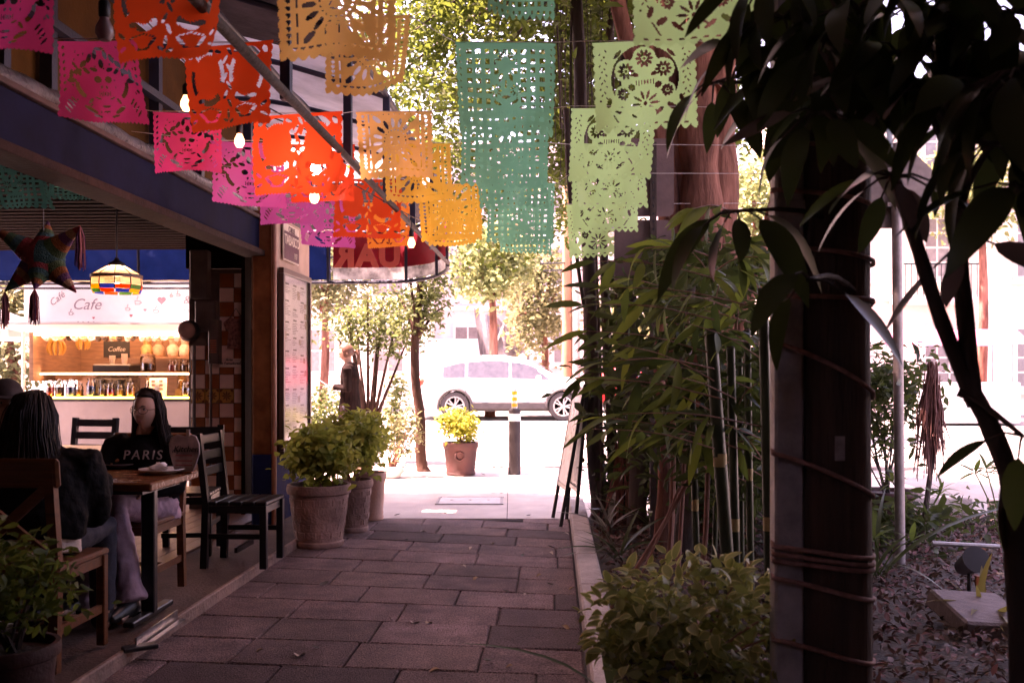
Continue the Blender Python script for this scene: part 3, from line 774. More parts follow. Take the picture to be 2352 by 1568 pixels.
# ================================================================ FURNITURE
honey = wood('honey_wood', (.14, .044, .016), .4, .35)
honey_d = wood('honey_wood_shade', (.12, .038, .014), .42, .35)
ebony = mat('black_stained_wood', (.008, .007, .008), .3, .2, 5, spec=.3)
PZ = .078
def leg_box(mb, x, y, z0, z1, w): mb.box((x, y, (z0 + z1) / 2), (w, w, z1 - z0), bev=.004); return mb
def x_chair(name, label, loc, rz, group, m=honey):
    """faces local +y, back at -y"""
    t = thing(name, label, 'chair', loc, rz, group)
    MB().box((0, .0, .455), (.46, .48, .03), bev=.008).build('seat', m, t)
    for sx in (-1, 1):
        leg_box(MB(), sx * .205, .215, 0, .44, .042).build('leg', m, t)
        MB().beam((sx * .205, -.235, 0), (sx * .205, -.215, .47), .042, .042).beam((sx * .205, -.215, .46), (sx * .205, -.275, .93), .042, .042).build('leg', m, t)
        MB().beam((sx * .205, -.20, .18), (sx * .205, .20, .18), .022, .04).build('side_stretcher', m, t)
        MB().beam((sx * .205, -.20, .415), (sx * .205, .20, .415), .022, .05).build('side_rail', m, t)
        MB().beam((sx * .185, -.222, .50), (-sx * .185, -.262 - sx * .004, .82), .045, .02, up=(0, 1, 0)).build('cross_slat', m, t)
    MB().box((0, .205, .41), (.37, .022, .05)).build('front_rail', m, t)
    MB().box((0, 0, .185), (.39, .035, .022)).build('stretcher', m, t)
    MB().box((0, -.272, .885), (.50, .032, .13), (R(7), 0, 0), .012).build('top_rail', m, t)
    return t
g1 = 'honey wood chairs around the diners table'
x_chair('wooden_chair', 'honey wood cross-back chair holding the woman seen from behind', (-2.215, 4.47, PZ), ROT, g1)
x_chair('wooden_chair', 'honey wood chair under the woman with glasses', (-2.27, 5.74, PZ), math.pi + ROT, g1, honey_d)
x_chair('wooden_chair', 'honey wood chair under the man in the cap', (-3.02, 5.20, PZ), R(-90), g1, honey_d)
def ladder_chair(name, label, loc, rz, group, m=ebony):
    t = thing(name, label, 'chair', loc, rz, group)
    mb = MB()
    for i in range(5): MB().box((0, -.17 + i * .088, .447), (.43, .082, .025), bev=.006).build('seat_slat', m, t)
    for sx in (-1, 1):
        leg_box(MB(), sx * .20, .20, 0, .435, .048).build('leg', m, t)
        MB().beam((sx * .20, -.215, 0), (sx * .20, -.20, .45), .045, .045).beam((sx * .20, -.20, .44), (sx * .20, -.255, .925), .045, .04).build('leg', m, t)
        MB().beam((sx * .20, -.18, .22), (sx * .20, .18, .22), .022, .035).build('side_stretcher', m, t)
        MB().beam((sx * .20, -.18, .405), (sx * .20, .18, .405), .022, .05).build('side_rail', m, t)
    for i, z in enumerate((.66, .77, .88)):
        MB().box((0, -.222 - (z - .6) * .1, z), (.36, .022, .062), (R(6), 0, 0), .006).build('back_slat', m, t)
    MB().box((0, .195, .40), (.36, .022, .05)).build('front_rail', m, t)
    MB().box((0, .0, .12), (.36, .022, .035)).build('stretcher', m, t)
    return t
g2 = 'black slatted chairs near the pillar'
ladder_chair('black_chair', 'glossy black slat-back chair standing alone at the terrace edge', (-1.895, 6.78, .06), R(-90) + ROT, g2)
ladder_chair('black_chair', 'black slat-back chair half hidden behind the table sign', (-2.42, 7.12, PZ), math.pi + .1, g2)
ladder_chair('black_chair', 'dark chair in front of the coffee kiosk panel', Vector((P(178, 0, 8.3).x, 8.3, PZ)), math.pi - .2, g2, mat('blue_grey_chair_paint', (.03, .032, .045), .5, .3, 5))
# diners' table
tb = thing('dining_table', 'wooden cafe table with black metal pedestal, set with plates', 'table', (-2.24, 5.27, PZ), ROT)
MB().box((0, 0, .735), (.80, .66, .045), bev=.008).build('table_top', wood('table_top_wood', (.18, .06, .022), .25, .3, (2, 10, 10)), tb)
for sx, m in ((-1, black_m), (1, black_m)):
    MB().box((sx * .27, -.05, .37), (.075, .05, .69), bev=.006).build('leg', m, tb)
    MB().box((sx * .27, -.05, .02), (.06, .52, .03), bev=.006).build('foot', m, tb)
MB().box((0, -.05, .018), (.5, .05, .03)).build('base_bar', m, tb)
MB().box((0, 0, .70), (.64, .5, .025)).build('under_frame', black_m, tb)
TZ = PZ + .7585
def plate(px, py, r, label, m, rim_=.012):
    d = (CAMH - TZ) * FPX / (py - HOR)
    p = P(px, py, d)
    t = thing('plate', label, 'plate', (p.x, p.y, TZ))
    MB().lathe([(.0001, .003), (r * .6, .002), (r * .65, .006), (r, rim_ + .012), (r * .99, rim_ + .017), (r * .63, .011), (.0001, .009)], n=36).build('dish', m, t, smooth=True)
    return t
china = mat('white_china', (.66, .60, .56), .2, .06)
pl1 = plate(372, 1087, .125, 'empty white plate with crumpled napkin at the table corner', china)
pl2 = plate(282, 1072, .15, 'grey platter with red topped food on the table', mat('grey_stoneware', (.16, .13, .13), .25, .2))
def blob(name, label, cat, loc, r, m, seed, group=None, n=8, amp=.3):
    rr_ = random.Random(seed); mb = MB().ball((0, 0, 0), 1, n)
    ph = [rr_.uniform(0, 6) for _ in range(6)]
    mb.v = [(x * r[0] * (1 + amp * math.sin(3 * y + ph[0] + 2 * z)), y * r[1] * (1 + amp * math.sin(4 * x + ph[1])), (z * r[2]) * (1 + amp * math.sin(5 * x + ph[2]) * math.cos(4 * y + ph[3]))) for x, y, z in mb.v]
    o = mb.build(name, m, smooth='all'); o.location = loc
    if label: tag(o, label, cat, group)
    return o
food_r = mat('red_food', (.35, .045, .03), .35, .6, 40, .5, 60, col2=(.45, .16, .05))
fo = thing('plated_food', 'slices topped with red salsa on the grey platter', 'food', pl2.location + Vector((-.03, 0, .012)))
for i in range(4):
    MB().add([(0, 0, .02), (.10, -.03, .02), (.10, .03, .02), (0, 0, 0), (.10, -.03, 0), (.10, .03, 0)], [(0, 1, 2), (3, 5, 4), (0, 3, 4, 1), (1, 4, 5, 2), (2, 5, 3, 0)]).build('slice', mat('bread_crust', (.42, .22, .09), .6, .3, 20), fo).rotation_euler.z = i * 1.5
    o = blob('topping', None, None, (.06 * math.cos(i * 1.5), .06 * math.sin(i * 1.5), .03), (.045, .035, .022), food_r, i); o.parent = fo
nk = blob('crumpled_napkin', 'crumpled white paper napkin lying on the empty plate', 'napkin', pl1.location + Vector((-.035, .06, .035)), (.045, .04, .022), mat('napkin_paper', (.75, .70, .68), .8, .08), 5, amp=.5)
ck = thing('table_fork', 'shiny fork lying near the table edge', 'fork', (P(243, 1096, 5.03).x, 5.0, TZ + .004), R(60))
MB().box((-.05, 0, 0), (.11, .012, .003)).build('handle', mat('cutlery_steel', (.6, .57, .56), .15, .1, metal=1), ck)
MB().box((.02, 0, .001), (.03, .024, .003)).build('neck', MATS['cutlery_steel'], ck)
for i in range(4): MB().box((.055, -.009 + i * .006, .002), (.045, .003, .002)).build('tine', MATS['cutlery_steel'], ck)
# tear-shaped table sign
ts = thing('table_sign', 'rounded translucent table sign with kitchen lettering beside the woman', 'sign', (P(424, 0, 5.42).x, 5.42, TZ), R(-8))
out = [(-.045, 0), (.045, 0), (.06, .03), (.088, .11), (.088, .165), (.07, .205), (.045, .215), (.03, .205), (.03, .245), (.015, .245), (.012, .205), (-.04, .215), (-.075, .20), (-.088, .165), (-.085, .11), (-.06, .03)]
MB().prism(out, .014).build('panel', mat('sign_varnished', (.40, .30, .28), .3, .4, 14, col2=(.5, .4, .38), trans=.25), ts)
MB().tube([(x, -.002, z) for x, z in out + out[:1]], .004, 6).build('rim', mat('sign_rim', (.42, .35, .34), .25), ts)
text_obj('my', .035, black_m, ts, M=face_cam((-.05, -.009, .125)), shear=.25)
text_obj('Kitchen', .048, black_m, ts, M=face_cam((.012, -.009, .135)), shear=.25)
mb = MB()
for z in (.10, .07, .045): mb.box((0, -.009, z), (.10, .002, .006))
mb.build('print_line', red_ink, ts)
MB().box((0, 0, .004), (.12, .07, .012), bev=.003).build('base', honey_d, ts)
# second table deeper in the terrace
t2 = thing('side_table', 'pale topped table behind the woman with glasses', 'table', (-3.35, 7.3, PZ), ROT)
MB().box((0, 0, .73), (.8, .7, .04), bev=.008).build('table_top', mat('pale_table_top', (.28, .2, .17), .3, .2, 5), t2)
for sx in (-.32, .32):
    for sy in (-.28, .28): leg_box(MB(), sx, sy, 0, .71, .05).build('leg', ebony, t2)
# steel channel on the floor at the terrace edge
a, b = G(407, 1398, .12), G(312, 1472, .10)
ra = thing('steel_channel', 'shiny steel channel bar lying at the edge of the terrace step', 'metal bar', (a + b) / 2)
ra.location.z = .06
d_ = (b - a); d_.z = 0
MB().beam(-d_ / 2 + Vector((0, 0, .03)), d_ / 2 + Vector((0, 0, .03)), .008, .055).beam(-d_ / 2 + Vector((.03, 0, .006)), d_ / 2 + Vector((.03, 0, .006)), .03, .006).build('channel', mat('worn_steel', (.30, .27, .26), .3, .3, 20, metal=.8), ra)
MB().box(d_ / 2 + Vector((.02, 0, .012)), (.16, .07, .022), (0, 0, .6), .004).build('foot_plate', black_m, ra)
# ================================================================ PINATA
pn = thing('star_pinata', 'star pinata of coloured crepe paper with hanging tassels', 'pinata', P(100, 595, 5.4))
pcols = [mat('crepe_' + n, c, .85, .3, 60, .8, 120) for n, c in (('red', (.24, .024, .03)), ('teal', (.018, .09, .10)), ('green', (.04, .10, .045)), ('orange', (.28, .085, .025)), ('purple', (.10, .03, .10)), ('tan', (.28, .16, .09)))]
mb = MB().ball((0, 0, 0), .115, 10)
mi = []
for f in mb.f:
    c_ = sum((Vector(mb.v[i]) for i in f), Vector()) / len(f)
    mi.append(0 if c_.x < 0 and c_.z > -.03 else (1 if c_.x > 0 and c_.z > -.03 else 3))
mb.m = mi; mb.build('body', pcols, pn, smooth='all')
tips = [(-.255, -.06, .165), (.235, -.06, .175), (-.165, -.10, -.19), (.02, -.14, -.18), (.205, -.05, -.19), (0, .26, .0), (0, .05, .22)]
for i, tp in enumerate(tips):
    v = Vector(tp); n = v.normalized(); ring = []
    segs = 5
    for s_ in range(segs):
        a0, a1 = s_ / segs, (s_ + 1) / segs
        MB().tube([n * .09 + (v - n * .09) * a0, n * .09 + (v - n * .09) * a1], [.066 * (1 - a0) + .005, .066 * (1 - a1) + .005], 14).build('cone_band', pcols[(i * 2 + s_) % 6], pn, smooth=True)
    if i in (0, 1, 2, 3):
        mb = MB(); L_ = (.15, .24, .20, .19)[i]; rr_ = random.Random(i)
        for q in range(34):
            a = rr_.uniform(0, 6.28); r = rr_.uniform(.003, .024); l = L_ * rr_.uniform(.8, 1.05)
            mb.tube([v, v + Vector((r * math.cos(a), r * math.sin(a), -l * .25)), v + Vector((r * 1.1 * math.cos(a + .2), r * 1.1 * math.sin(a + .2), -l * .6)), v + Vector((r * 1.3 * math.cos(a), r * 1.3 * math.sin(a), -l))], .0028, 4, mi=rr_.randrange(3))
        mb.build('tassel', [pcols[0], pcols[4], mat('crepe_pink', (.35, .12, .13), .85)], pn)
MB().tube([(0, 0, .1), (0, 0, .68)], .003, 5).build('cord', black_m, pn)
# ================================================================ STAINED GLASS LAMP
lm = thing('stained_glass_lamp', 'stained glass pendant lamp with cream and coloured panes, lit', 'lamp', P(268, 640, 6.9))
cream_g = mat('cream_glass', (.75, .62, .48), .2, .15, 20, trans=.65, tcol=(.92, .80, .62))
cg = [mat('glass_' + n, c, .2, .2, 20, trans=.7, tcol=c) for n, c in (('orange', (.75, .16, .03)), ('blue', (.05, .12, .6)), ('yellow', (.8, .5, .05)), ('green', (.08, .35, .08)))]
lead = mat('lead_came', (.02, .016, .014), .4)
NP = 10
def pan(mbt, r0, z0, r1, z1, k, e=.006):
    a0, a1 = 2 * math.pi * k / NP + e, 2 * math.pi * (k + 1) / NP - e
    o = []
    for r, z in ((r0, z0), (r1, z1)):
        for a in np.linspace(a0, a1, 4): o.append((r * math.cos(a), r * math.sin(a), z))
    i_ = [(x * .975, y * .975, z) for x, y, z in o]
    mbt.add(o + i_, [(q, q + 1, q + 5, q + 4) for q in range(3)] + [(8 + q, 12 + q, 13 + q, 9 + q) for q in range(3)] + [(0, 4, 12, 8), (3, 11, 15, 7)])
    return mbt
for k in range(NP):
    pan(MB(), .055, .095, .168, .028, k).build('pane', cream_g, lm)
    pan(MB(), .172, .002, .176, -.045, k).build('pane', cream_g, lm)
    pan(MB(), .176, -.049, .172, -.078, k).build('pane', cg[(k * 3) % 4], lm)
    pan(MB(), .170, -.081, .160, -.105, k, .03).build('pane', cg[(k + 1) % 4], lm)
    a = 2 * math.pi * k / NP
    MB().tube([(.052 * math.cos(a), .052 * math.sin(a), .098), (.172 * math.cos(a), .172 * math.sin(a), .026), (.178 * math.cos(a), .178 * math.sin(a), -.047), (.166 * math.cos(a), .166 * math.sin(a), -.085)], .004, 5).build('came', lead, lm)
MB().lathe([(.171, .027), (.178, .025), (.178, .003), (.171, .003)], n=40).build('filigree_band', mat('brass_filigree', (.12, .06, .03), .4, .8, 70), lm)
MB().lathe([(.06, .09), (.055, .11), (.02, .13), (.012, .15)], n=20).build('cap', lead, lm, smooth=True)
MB().tube([(0, 0, .14), (0, 0, .62)], .006, 6).build('chain', lead, lm)
MB().ball((0, 0, -.005), .032, 8).build('bulb', mat('lamp_bulb', (1, .9, .7), .5, 0, emit=(1, .72, .42), estr=14), lm, smooth='all')
pl_ = bpy.data.lights.new('lamp_light', 'POINT'); pl_.energy = 1.6; pl_.color = (1, .80, .58); pl_.shadow_soft_size = .04
po = bpy.data.objects.new('lamp_light', pl_); COL.objects.link(po); po.parent = lm; po.location = (0, 0, .045)
# ================================================================ PEOPLE
def remeshed(mb, name, m, voxel=.007, it=4, disp=0.0, dscale=.12, parent=None, seed=0, fac=.5):
    o = put('tmp_' + name, mb.mesh('tmp', m))
    md = o.modifiers.new('r', 'REMESH'); md.mode = 'VOXEL'; md.voxel_size = voxel
    s = o.modifiers.new('s', 'SMOOTH'); s.iterations = it; s.factor = fac
    if disp:
        tx = bpy.data.textures.new('folds', 'CLOUDS'); tx.noise_scale = dscale; tx.noise_depth = 2
        d = o.modifiers.new('d', 'DISPLACE'); d.texture = tx; d.strength = disp; d.mid_level = .5; d.texture_coords = 'GLOBAL'
    bpy.context.view_layer.update()
    me = evaluated(o, name)
    bpy.data.objects.remove(o)
    me.polygons.foreach_set('use_smooth', [True] * len(me.polygons))
    if not me.materials: me.materials.append(m)
    return put(name, me, parent)
def head_into(mb, M, s=1.0, n=30):
    hb = MB().ball((0, 0, 0), 1, n)
    out_ = []
    for (x, y, z) in hb.v:
        g = lambda a, b, c, d: math.exp(-((x - a) / b) ** 2 - ((z - c) / d) ** 2)
        X, Y, Z = x * .073, y * .096, z * .116
        if z < 0:
            X *= 1 - .32 * (-z) ** 1.6
            if y > 0: Y *= 1 - .45 * (-z) ** 1.2
        if y < 0:
            Y *= .93
            Y += .010 * (g(.40, .2, .06, .12) + g(-.40, .2, .06, .12))
            Y -= .006 * g(0, .5, .22, .09)
            nz_ = math.exp(-(x / .14) ** 2) * max(0.0, min(1.0, (.16 - z) / .36)) * math.exp(-max(0, -.22 - z) ** 2 / .006)
            Y -= .027 * nz_
            Y -= .007 * (g(0, .27, -.46, .055) + g(0, .22, -.57, .055))
            Y -= .008 * g(0, .25, -.84, .14)
            Y -= .005 * (g(.5, .2, -.18, .2) + g(-.5, .2, -.18, .2))
        out_.append(M @ (Vector((X, Y, Z)) * s))
    mb.add(out_, hb.f)
    for sx in (-1, 1):
        mb.ball(M @ (Vector((sx * .074, .012, -.005)) * s), (.010 * s, .018 * s, .031 * s), 6, M=M.to_3x3())
def hand_into(mb, w, direction, up, s=1.0, curl=.5):
    """palm + five curled fingers from wrist w"""
    f = Vector(direction).normalized(); u = Vector(up); u = (u - f * u.dot(f)).normalized(); r = f.cross(u)
    mb.tube([w, w + f * .045 * s, w + f * .085 * s], [(.024 * s, .019 * s), (.036 * s, .016 * s), (.034 * s, .014 * s)], 8)
    for i, (o, L_) in enumerate(((-.027, .062), (-.009, .072), (.009, .068), (.026, .054))):
        b = w + f * .08 * s + r * o * s
        p1 = b + (f * math.cos(curl * .5) - u * math.sin(curl * .5)) * L_ * .42 * s
        p2 = p1 + (f * math.cos(curl * 1.3) - u * math.sin(curl * 1.3)) * L_ * .34 * s
        p3 = p2 + (f * math.cos(curl * 2.0) - u * math.sin(curl * 2.0)) * L_ * .26 * s
        mb.tube([b - f * .02 * s, b, p1, p2, p3], [.010 * s, .0092 * s, .0088 * s, .008 * s, .0062 * s], 6)
    b = w + f * .028 * s - r * .03 * s
    mb.tube([w + f * .02 * s - r * .01 * s, b, b + (f * .7 - r * .7 - u * .3).normalized() * .034 * s, b + (f * .95 - r * .35 - u * .5).normalized() * .06 * s], [.013 * s, .012 * s, .0105 * s, .007 * s], 6)
def skin_mat(n, c): return mat('skin_' + n, c, .48, .10, 18, .05, 200, spec=.4)
def eyes_lips(root, M, s=1.0, lip=(.26, .085, .075), bodymat=None):
    E = M.to_euler()
    def pl(name, mb, m, p):
        o = mb.build(name, m, root, smooth='all'); o.location = M @ (Vector(p) * s) - root.location; o.rotation_euler = E
    for sx in (-1, 1):
        pl('eye', MB().ball((0, 0, 0), (.0125 * s, .006 * s, .0052 * s), 8), mat('eye_white', (.38, .33, .31), .3), (sx * .029, -.0705, .006))
        pl('pupil', MB().ball((0, 0, 0), (.0055 * s, .003 * s, .0050 * s), 6), mat('eye_dark', (.015, .009, .008), .15), (sx * .029 - .002, -.0748, .006))
        pl('eyelid', MB().tube([(-.014 * s, .003 * s, 0), (0, -.004 * s, .0055 * s), (.014 * s, .004 * s, 0)], [.0016 * s, .0026 * s, .0016 * s], 6), mat('hair_dark', (.014, .009, .008), .5, .5, 30), (sx * .029, -.0735, .007))
        pl('eyebrow', MB().tube([(-.016 * s, .004 * s * (1 if sx < 0 else -.3), -.002 * s), (0, -.001 * s, .003 * s), (.016 * s, .004 * s * (1 if sx > 0 else -.3), -.002 * s)], [.002 * s, .003 * s, .002 * s], 6), MATS['hair_dark'], (sx * .031, -.0825, .028))
    pl('lips', MB().ball((0, 0, .004 * s), (.021 * s, .006 * s, .0042 * s), 8).ball((0, 0, -.005 * s), (.018 * s, .0065 * s, .0055 * s), 8), mat('lips', lip, .4), (0, -.0835, -.059))
def loc_all(root):                         # meshes built in world space become children of the root
    for c_ in root.children:
        if c_.get('w'): c_.location = -root.location; del c_['w']
def wmesh(o): o['w'] = 1; return o
def hair_strands(mb, anchors, n, rad, seed):
    """anchors: list of polylines (root..tip); n strands jittered around them"""
    rr_ = random.Random(seed)
    for i in range(n):
        a = anchors[i % len(anchors)]
        j = Vector((rr_.gauss(0, .008), rr_.gauss(0, .008), 0))
        pts = [Vector(p) + j * (.3 + .9 * q / len(a)) + Vector((rr_.gauss(0, .003), rr_.gauss(0, .003), 0)) for q, p in enumerate(a)]
        r = rad * rr_.uniform(.7, 1.2)
        mb.tube(pts, [r] * (len(pts) - 1) + [r * .4], 4)
hair_m = mat('dark_brown_hair', (.016, .009, .008), .45, .5, 90, .3, 160, stretch=(1, 1, .15), spec=.22)

# ---------- woman with glasses, facing us, head turned to the left
root = thing('person', 'woman with glasses, black Paris sweatshirt and lilac trousers, seated facing the camera', 'person', (-2.22, 5.72, PZ))
MH = Matrix.Translation(P(338, 941, 5.70)) @ Matrix.Rotation(R(-14), 4, 'Z') @ Matrix.Rotation(R(2), 4, 'X')
hd = MH.translation
sx0 = -2.21
sh = {s: Vector((sx0 + s * .155, 5.76, .985)) for s in (-1, 1)}
el = {-1: Vector((sx0 - .215, 5.69, .745)), 1: Vector((sx0 + .225, 5.68, .745))}
wr = {-1: Vector((sx0 - .10, 5.50, .715)), 1: Vector((sx0 + .10, 5.48, .715))}
hip = {-1: Vector((sx0 - .085, 5.78, .60)), 1: Vector((sx0 + .095, 5.78, .60))}
kn = {1: Vector((P(255, 0, 5.28).x, 5.28, .675)), -1: Vector((P(215, 0, 5.22).x, 5.25, .60))}
an = {1: Vector((P(300, 0, 5.16).x, 5.16, .20)), -1: Vector((P(196, 0, 5.35).x, 5.33, .15))}
mb = MB()
mb.tube([(sx0, 5.80, .55), (sx0, 5.80, .68), (sx0, 5.78, .84), (sx0, 5.77, .96), (sx0, 5.765, 1.01)], [(.15, .11), (.13, .095), (.145, .095), (.13, .085), (.07, .06)], 16)
mb.tube([(sx0, 5.77, .97), (sx0 - .005, 5.755, 1.05), hd + Vector((.01, .02, -.05))], [.058, .046, .048], 12)
head_into(mb, MH)
for s in (-1, 1):
    mb.tube([sh[s], el[s], wr[s]], [.042, .036, .026], 10)
    hand_into(mb, wr[s], Vector((-s * .5, -.6, -.05)), (0, 0, 1), .95)
    mb.tube([hip[s], kn[s], an[s]], [.075, .055, .036], 12)
    mb.tube([an[s] + Vector((0, .02, 0)), an[s] + Vector((0, -.0, -.06)), an[s] + Vector((-.02, -.12, -.10))], [.034, .036, .03], 8)
wmesh(remeshed(mb, 'body', skin_mat('light', (.50, .29, .215)), .0058, 3, parent=root))
mb = MB()
mb.tube([(sx0, 5.81, .60), (sx0, 5.80, .70), (sx0, 5.78, .85), (sx0, 5.77, .95), (sx0, 5.765, 1.01), (sx0, 5.765, 1.035)], [(.19, .14), (.185, .13), (.18, .125), (.165, .11), (.11, .085), (.068, .062)], 20)
for s in (-1, 1):
    mb.tube([sh[s] + Vector((-s * .05, 0, .0)), sh[s] + Vector((s * .02, 0, -.02)), el[s] + Vector((0, .01, .06)), el[s], wr[s] + (el[s] - wr[s]) * .25, wr[s]], [.062, .072, .068, .064, .05, .038], 14)
wmesh(remeshed(mb, 'sweatshirt', mat('black_sweatshirt', (.010, .009, .010), .9, .3, 60, .3, 200, spec=.1), .009, 5, .022, .10, root))
mb = MB()
mb.tube([(sx0, 5.84, .52), (sx0, 5.83, .60), (sx0, 5.81, .68)], [(.19, .15), (.18, .14), (.15, .11)], 16)
for s in (-1, 1):
    d = an[s] - kn[s]
    mb.tube([hip[s] + Vector((0, .04, 0)), (hip[s] + kn[s]) / 2, kn[s] + Vector((0, .02, 0)), kn[s] + d * .15, kn[s] + d * .5, kn[s] + d * .9, an[s]], [.105, .098, .082, .083, .078, .078, .074], 14)
    mb.tube([an[s] - d.normalized() * .03, an[s] + d.normalized() * .03], [.083, .083], 14)
wmesh(remeshed(mb, 'trousers', mat('lilac_denim', (.38, .25, .32), .85, .14, 14, .3, 260), .009, 4, .03, .09, root))
shoe_m = mat('black_shoe', (.015, .014, .015), .35)
for s in (-1, 1):
    mb = MB(); b = an[s] + Vector((0, 0, -.07)); b.z = PZ + .055
    mb.tube([b + Vector((0, .07, -.005)), b + Vector((0, .0, .01)), b + Vector((-.03, -.10, -.01)), b + Vector((-.045, -.17, -.02))], [(.034, .05), (.042, .055), (.044, .042), (.03, .025)], 10)
    wmesh(remeshed(mb, 'shoe', shoe_m, .008, 3, parent=root))
mb = MB()
hb = MB(); head_into(hb, Matrix.Identity(4))
top = MB().ball((0, 0, 0), 1, 14)
capv = []
for (x, y, z) in top.v:
    p = Vector((x * .083, y * .106 + .012, z * .122 + .008))
    if y < -.3 and z < .56: p.y = max(p.y, -.02)
    if z < -.2: p.z = -.2 * .122 + (z + .2) * .10
    capv.append(MH @ p)
mb.add(capv, top.f)
anch = []
Rz = MH.to_3x3()
for ang in np.random.RandomState(1).uniform(-108, 108, 420):
    a = R(ang); d = Vector((math.sin(a), math.cos(a), 0))
    pa = MH @ Vector((d.x * .012, d.y * .015 - .01, .130)); p0 = MH @ Vector((d.x * .058, d.y * .075 + .01, .098)); p1 = MH @ Vector((d.x * .083, d.y * .10 + .012, .0)); p2 = MH @ Vector((d.x * .085, d.y * .095 + .02, -.09))
    dw = (p2 - hd); dw.z = 0
    p3 = p2 + dw * .25 + Vector((.0, .03, -.13)); p4 = p3 + dw * .15 + Vector((.02, .02, -.18)); p5 = p4 + Vector((0, 0, -.12))
    anch.append([pa, p0, p1, p2, p3, p4, p5])
hair_strands(mb, anch, 1700, .0028, 3)
wmesh(mb.build('hair', hair_m, root, smooth='all'))
gl = MB(); gm = mat('glasses_frame', (.16, .09, .07), .25, .2, metal=.5)
for s in (-1, 1):
    gl.tube([MH @ Vector((s * .033 + .025 * math.cos(t), -.098 + 5.5 * (s * .033 + .025 * math.cos(t)) ** 2, .003 + .020 * math.sin(t))) for t in np.linspace(0, 6.283, 22)], .0020, 6)
    gl.tube([MH @ Vector((s * .058, -.0795, .006)), MH @ Vector((s * .074, -.045, .007)), MH @ Vector((s * .079, .01, .0))], .002, 6)
gl.tube([MH @ Vector((-.009, -.0975, .004)), MH @ Vector((0, -.101, .008)), MH @ Vector((.009, -.0975, .004))], .002, 6)
wmesh(gl.build('glasses', gm, root))
loc_all(root); eyes_lips(root, MH)
tx = text_obj('PARIS', .078, mat('print_white', (.42, .38, .37), .8, .2, 40), root, 'lettering', face_cam((0, 0, 0)), extrude=.003, space=1.25, shear=.12)
tx.location = (P(322, 0, 5.62).x - root.location.x, 5.655 - root.location.y, P(0, 1046, 5.63).z - PZ); tx.rotation_euler = (R(-6), 0, 0)

# ---------- woman seen from behind
root = thing('person', 'woman in black puffy jacket with long dark hair, seated with her back to the camera', 'person', (-2.25, 4.55, PZ))
hd = P(78, 962, 4.58)
MH = Matrix.Translation(hd) @ Matrix.Rotation(R(170), 4, 'Z') @ Matrix.Rotation(R(8), 4, 'X')
cx = -2.25
sh = {s: Vector((cx + s * .165, 4.60, .985)) for s in (-1, 1)}
el = {1: Vector((-2.05, 4.66, .745)), -1: Vector((-2.56, 4.68, .76))}
wr = {1: Vector((-2.12, 4.97, .862)), -1: Vector((-2.44, 4.97, .862))}
mb = MB()
mb.tube([(cx, 4.53, .56), (cx, 4.53, .70), (cx, 4.56, .85), (cx, 4.60, .96), (cx, 4.61, 1.02)], [(.16, .11), (.14, .10), (.15, .10), (.13, .09), (.07, .06)], 16)
mb.tube([(cx, 4.60, .98), (cx - .01, 4.60, 1.05), hd + Vector((0, -.01, -.06))], [.06, .048, .05], 12)
head_into(mb, MH)
for s in (-1, 1):
    mb.tube([sh[s], el[s], wr[s]], [.045, .038, .027], 10)
    hand_into(mb, wr[s], Vector((-s * .3, .7, 0)), (0, 0, 1))
    h = Vector((cx + s * .095, 4.56, .61)); k = Vector((cx + s * .115, 5.00, .60)); a = Vector((cx + s * .12, 4.98, .15))
    mb.tube([h, k, a], [.08, .058, .038], 12)
    mb.tube([a, a + Vector((0, .02, -.05)), a + Vector((0, .13, -.045))], [.036, .038, .03], 8)
wmesh(remeshed(mb, 'body', MATS['skin_light'], .007, 3, parent=root))
mb = MB()
mb.tube([(cx + .01, 4.50, .63), (cx + .01, 4.51, .72), (cx, 4.54, .84), (cx, 4.58, .95), (cx, 4.60, 1.015), (cx, 4.60, 1.06)], [(.225, .165), (.24, .165), (.235, .155), (.21, .14), (.14, .105), (.075, .07)], 22)
for s in (-1, 1):
    mb.tube([sh[s] + Vector((-s * .05, 0, -.01)), sh[s] + Vector((s * .035, 0, -.02)), (sh[s] + el[s]) / 2 + Vector((s * .03, -.01, 0)), el[s] + Vector((s * .02, -.02, -.01)), el[s] * .5 + wr[s] * .5 + Vector((0, 0, .0)), wr[s]], [.075, .09, .086, .084, .068, .046], 16)
wmesh(remeshed(mb, 'jacket', mat('black_puffer', (.006, .0055, .006), .75, .4, 30, .2, 80, spec=.12), .010, 5, .032, .07, root))
mb = MB().tube([(cx + .02, 4.49, .545), (cx + .015, 4.50, .60), (cx + .01, 4.52, .70)], [(.205, .15), (.20, .15), (.19, .13)], 18)
wmesh(remeshed(mb, 'shirt', mat('cream_shirt', (.60, .48, .43), .85, .1, 20, .3, 120), .009, 4, .012, .06, root))
mb = MB()
mb.tube([(cx, 4.52, .535), (cx, 4.56, .60)], [(.19, .14), (.17, .13)], 16)
for s in (-1, 1):
    h = Vector((cx + s * .095, 4.56, .61)); k = Vector((cx + s * .115, 5.00, .60)); a = Vector((cx + s * .12, 4.98, .17))
    mb.tube([h, (h + k) / 2, k, (k + a) / 2, a], [.10, .09, .075, .068, .06], 12)
wmesh(remeshed(mb, 'trousers', mat('dark_denim', (.03, .03, .045), .85, .3, 30, .3, 200), .009, 4, .02, .09, root))
for s in (-1, 1):
    mb = MB(); b = Vector((cx + s * .12, 4.98, PZ + .05))
    mb.tube([b + Vector((0, -.07, 0)), b + Vector((0, .0, .012)), b + Vector((0, .10, -.008)), b + Vector((0, .17, -.018))], [(.034, .045), (.042, .05), (.044, .04), (.03, .025)], 10)
    wmesh(remeshed(mb, 'shoe', shoe_m, .008, 3, parent=root))
mb = MB()
top = MB().ball((0, 0, 0), 1, 14)
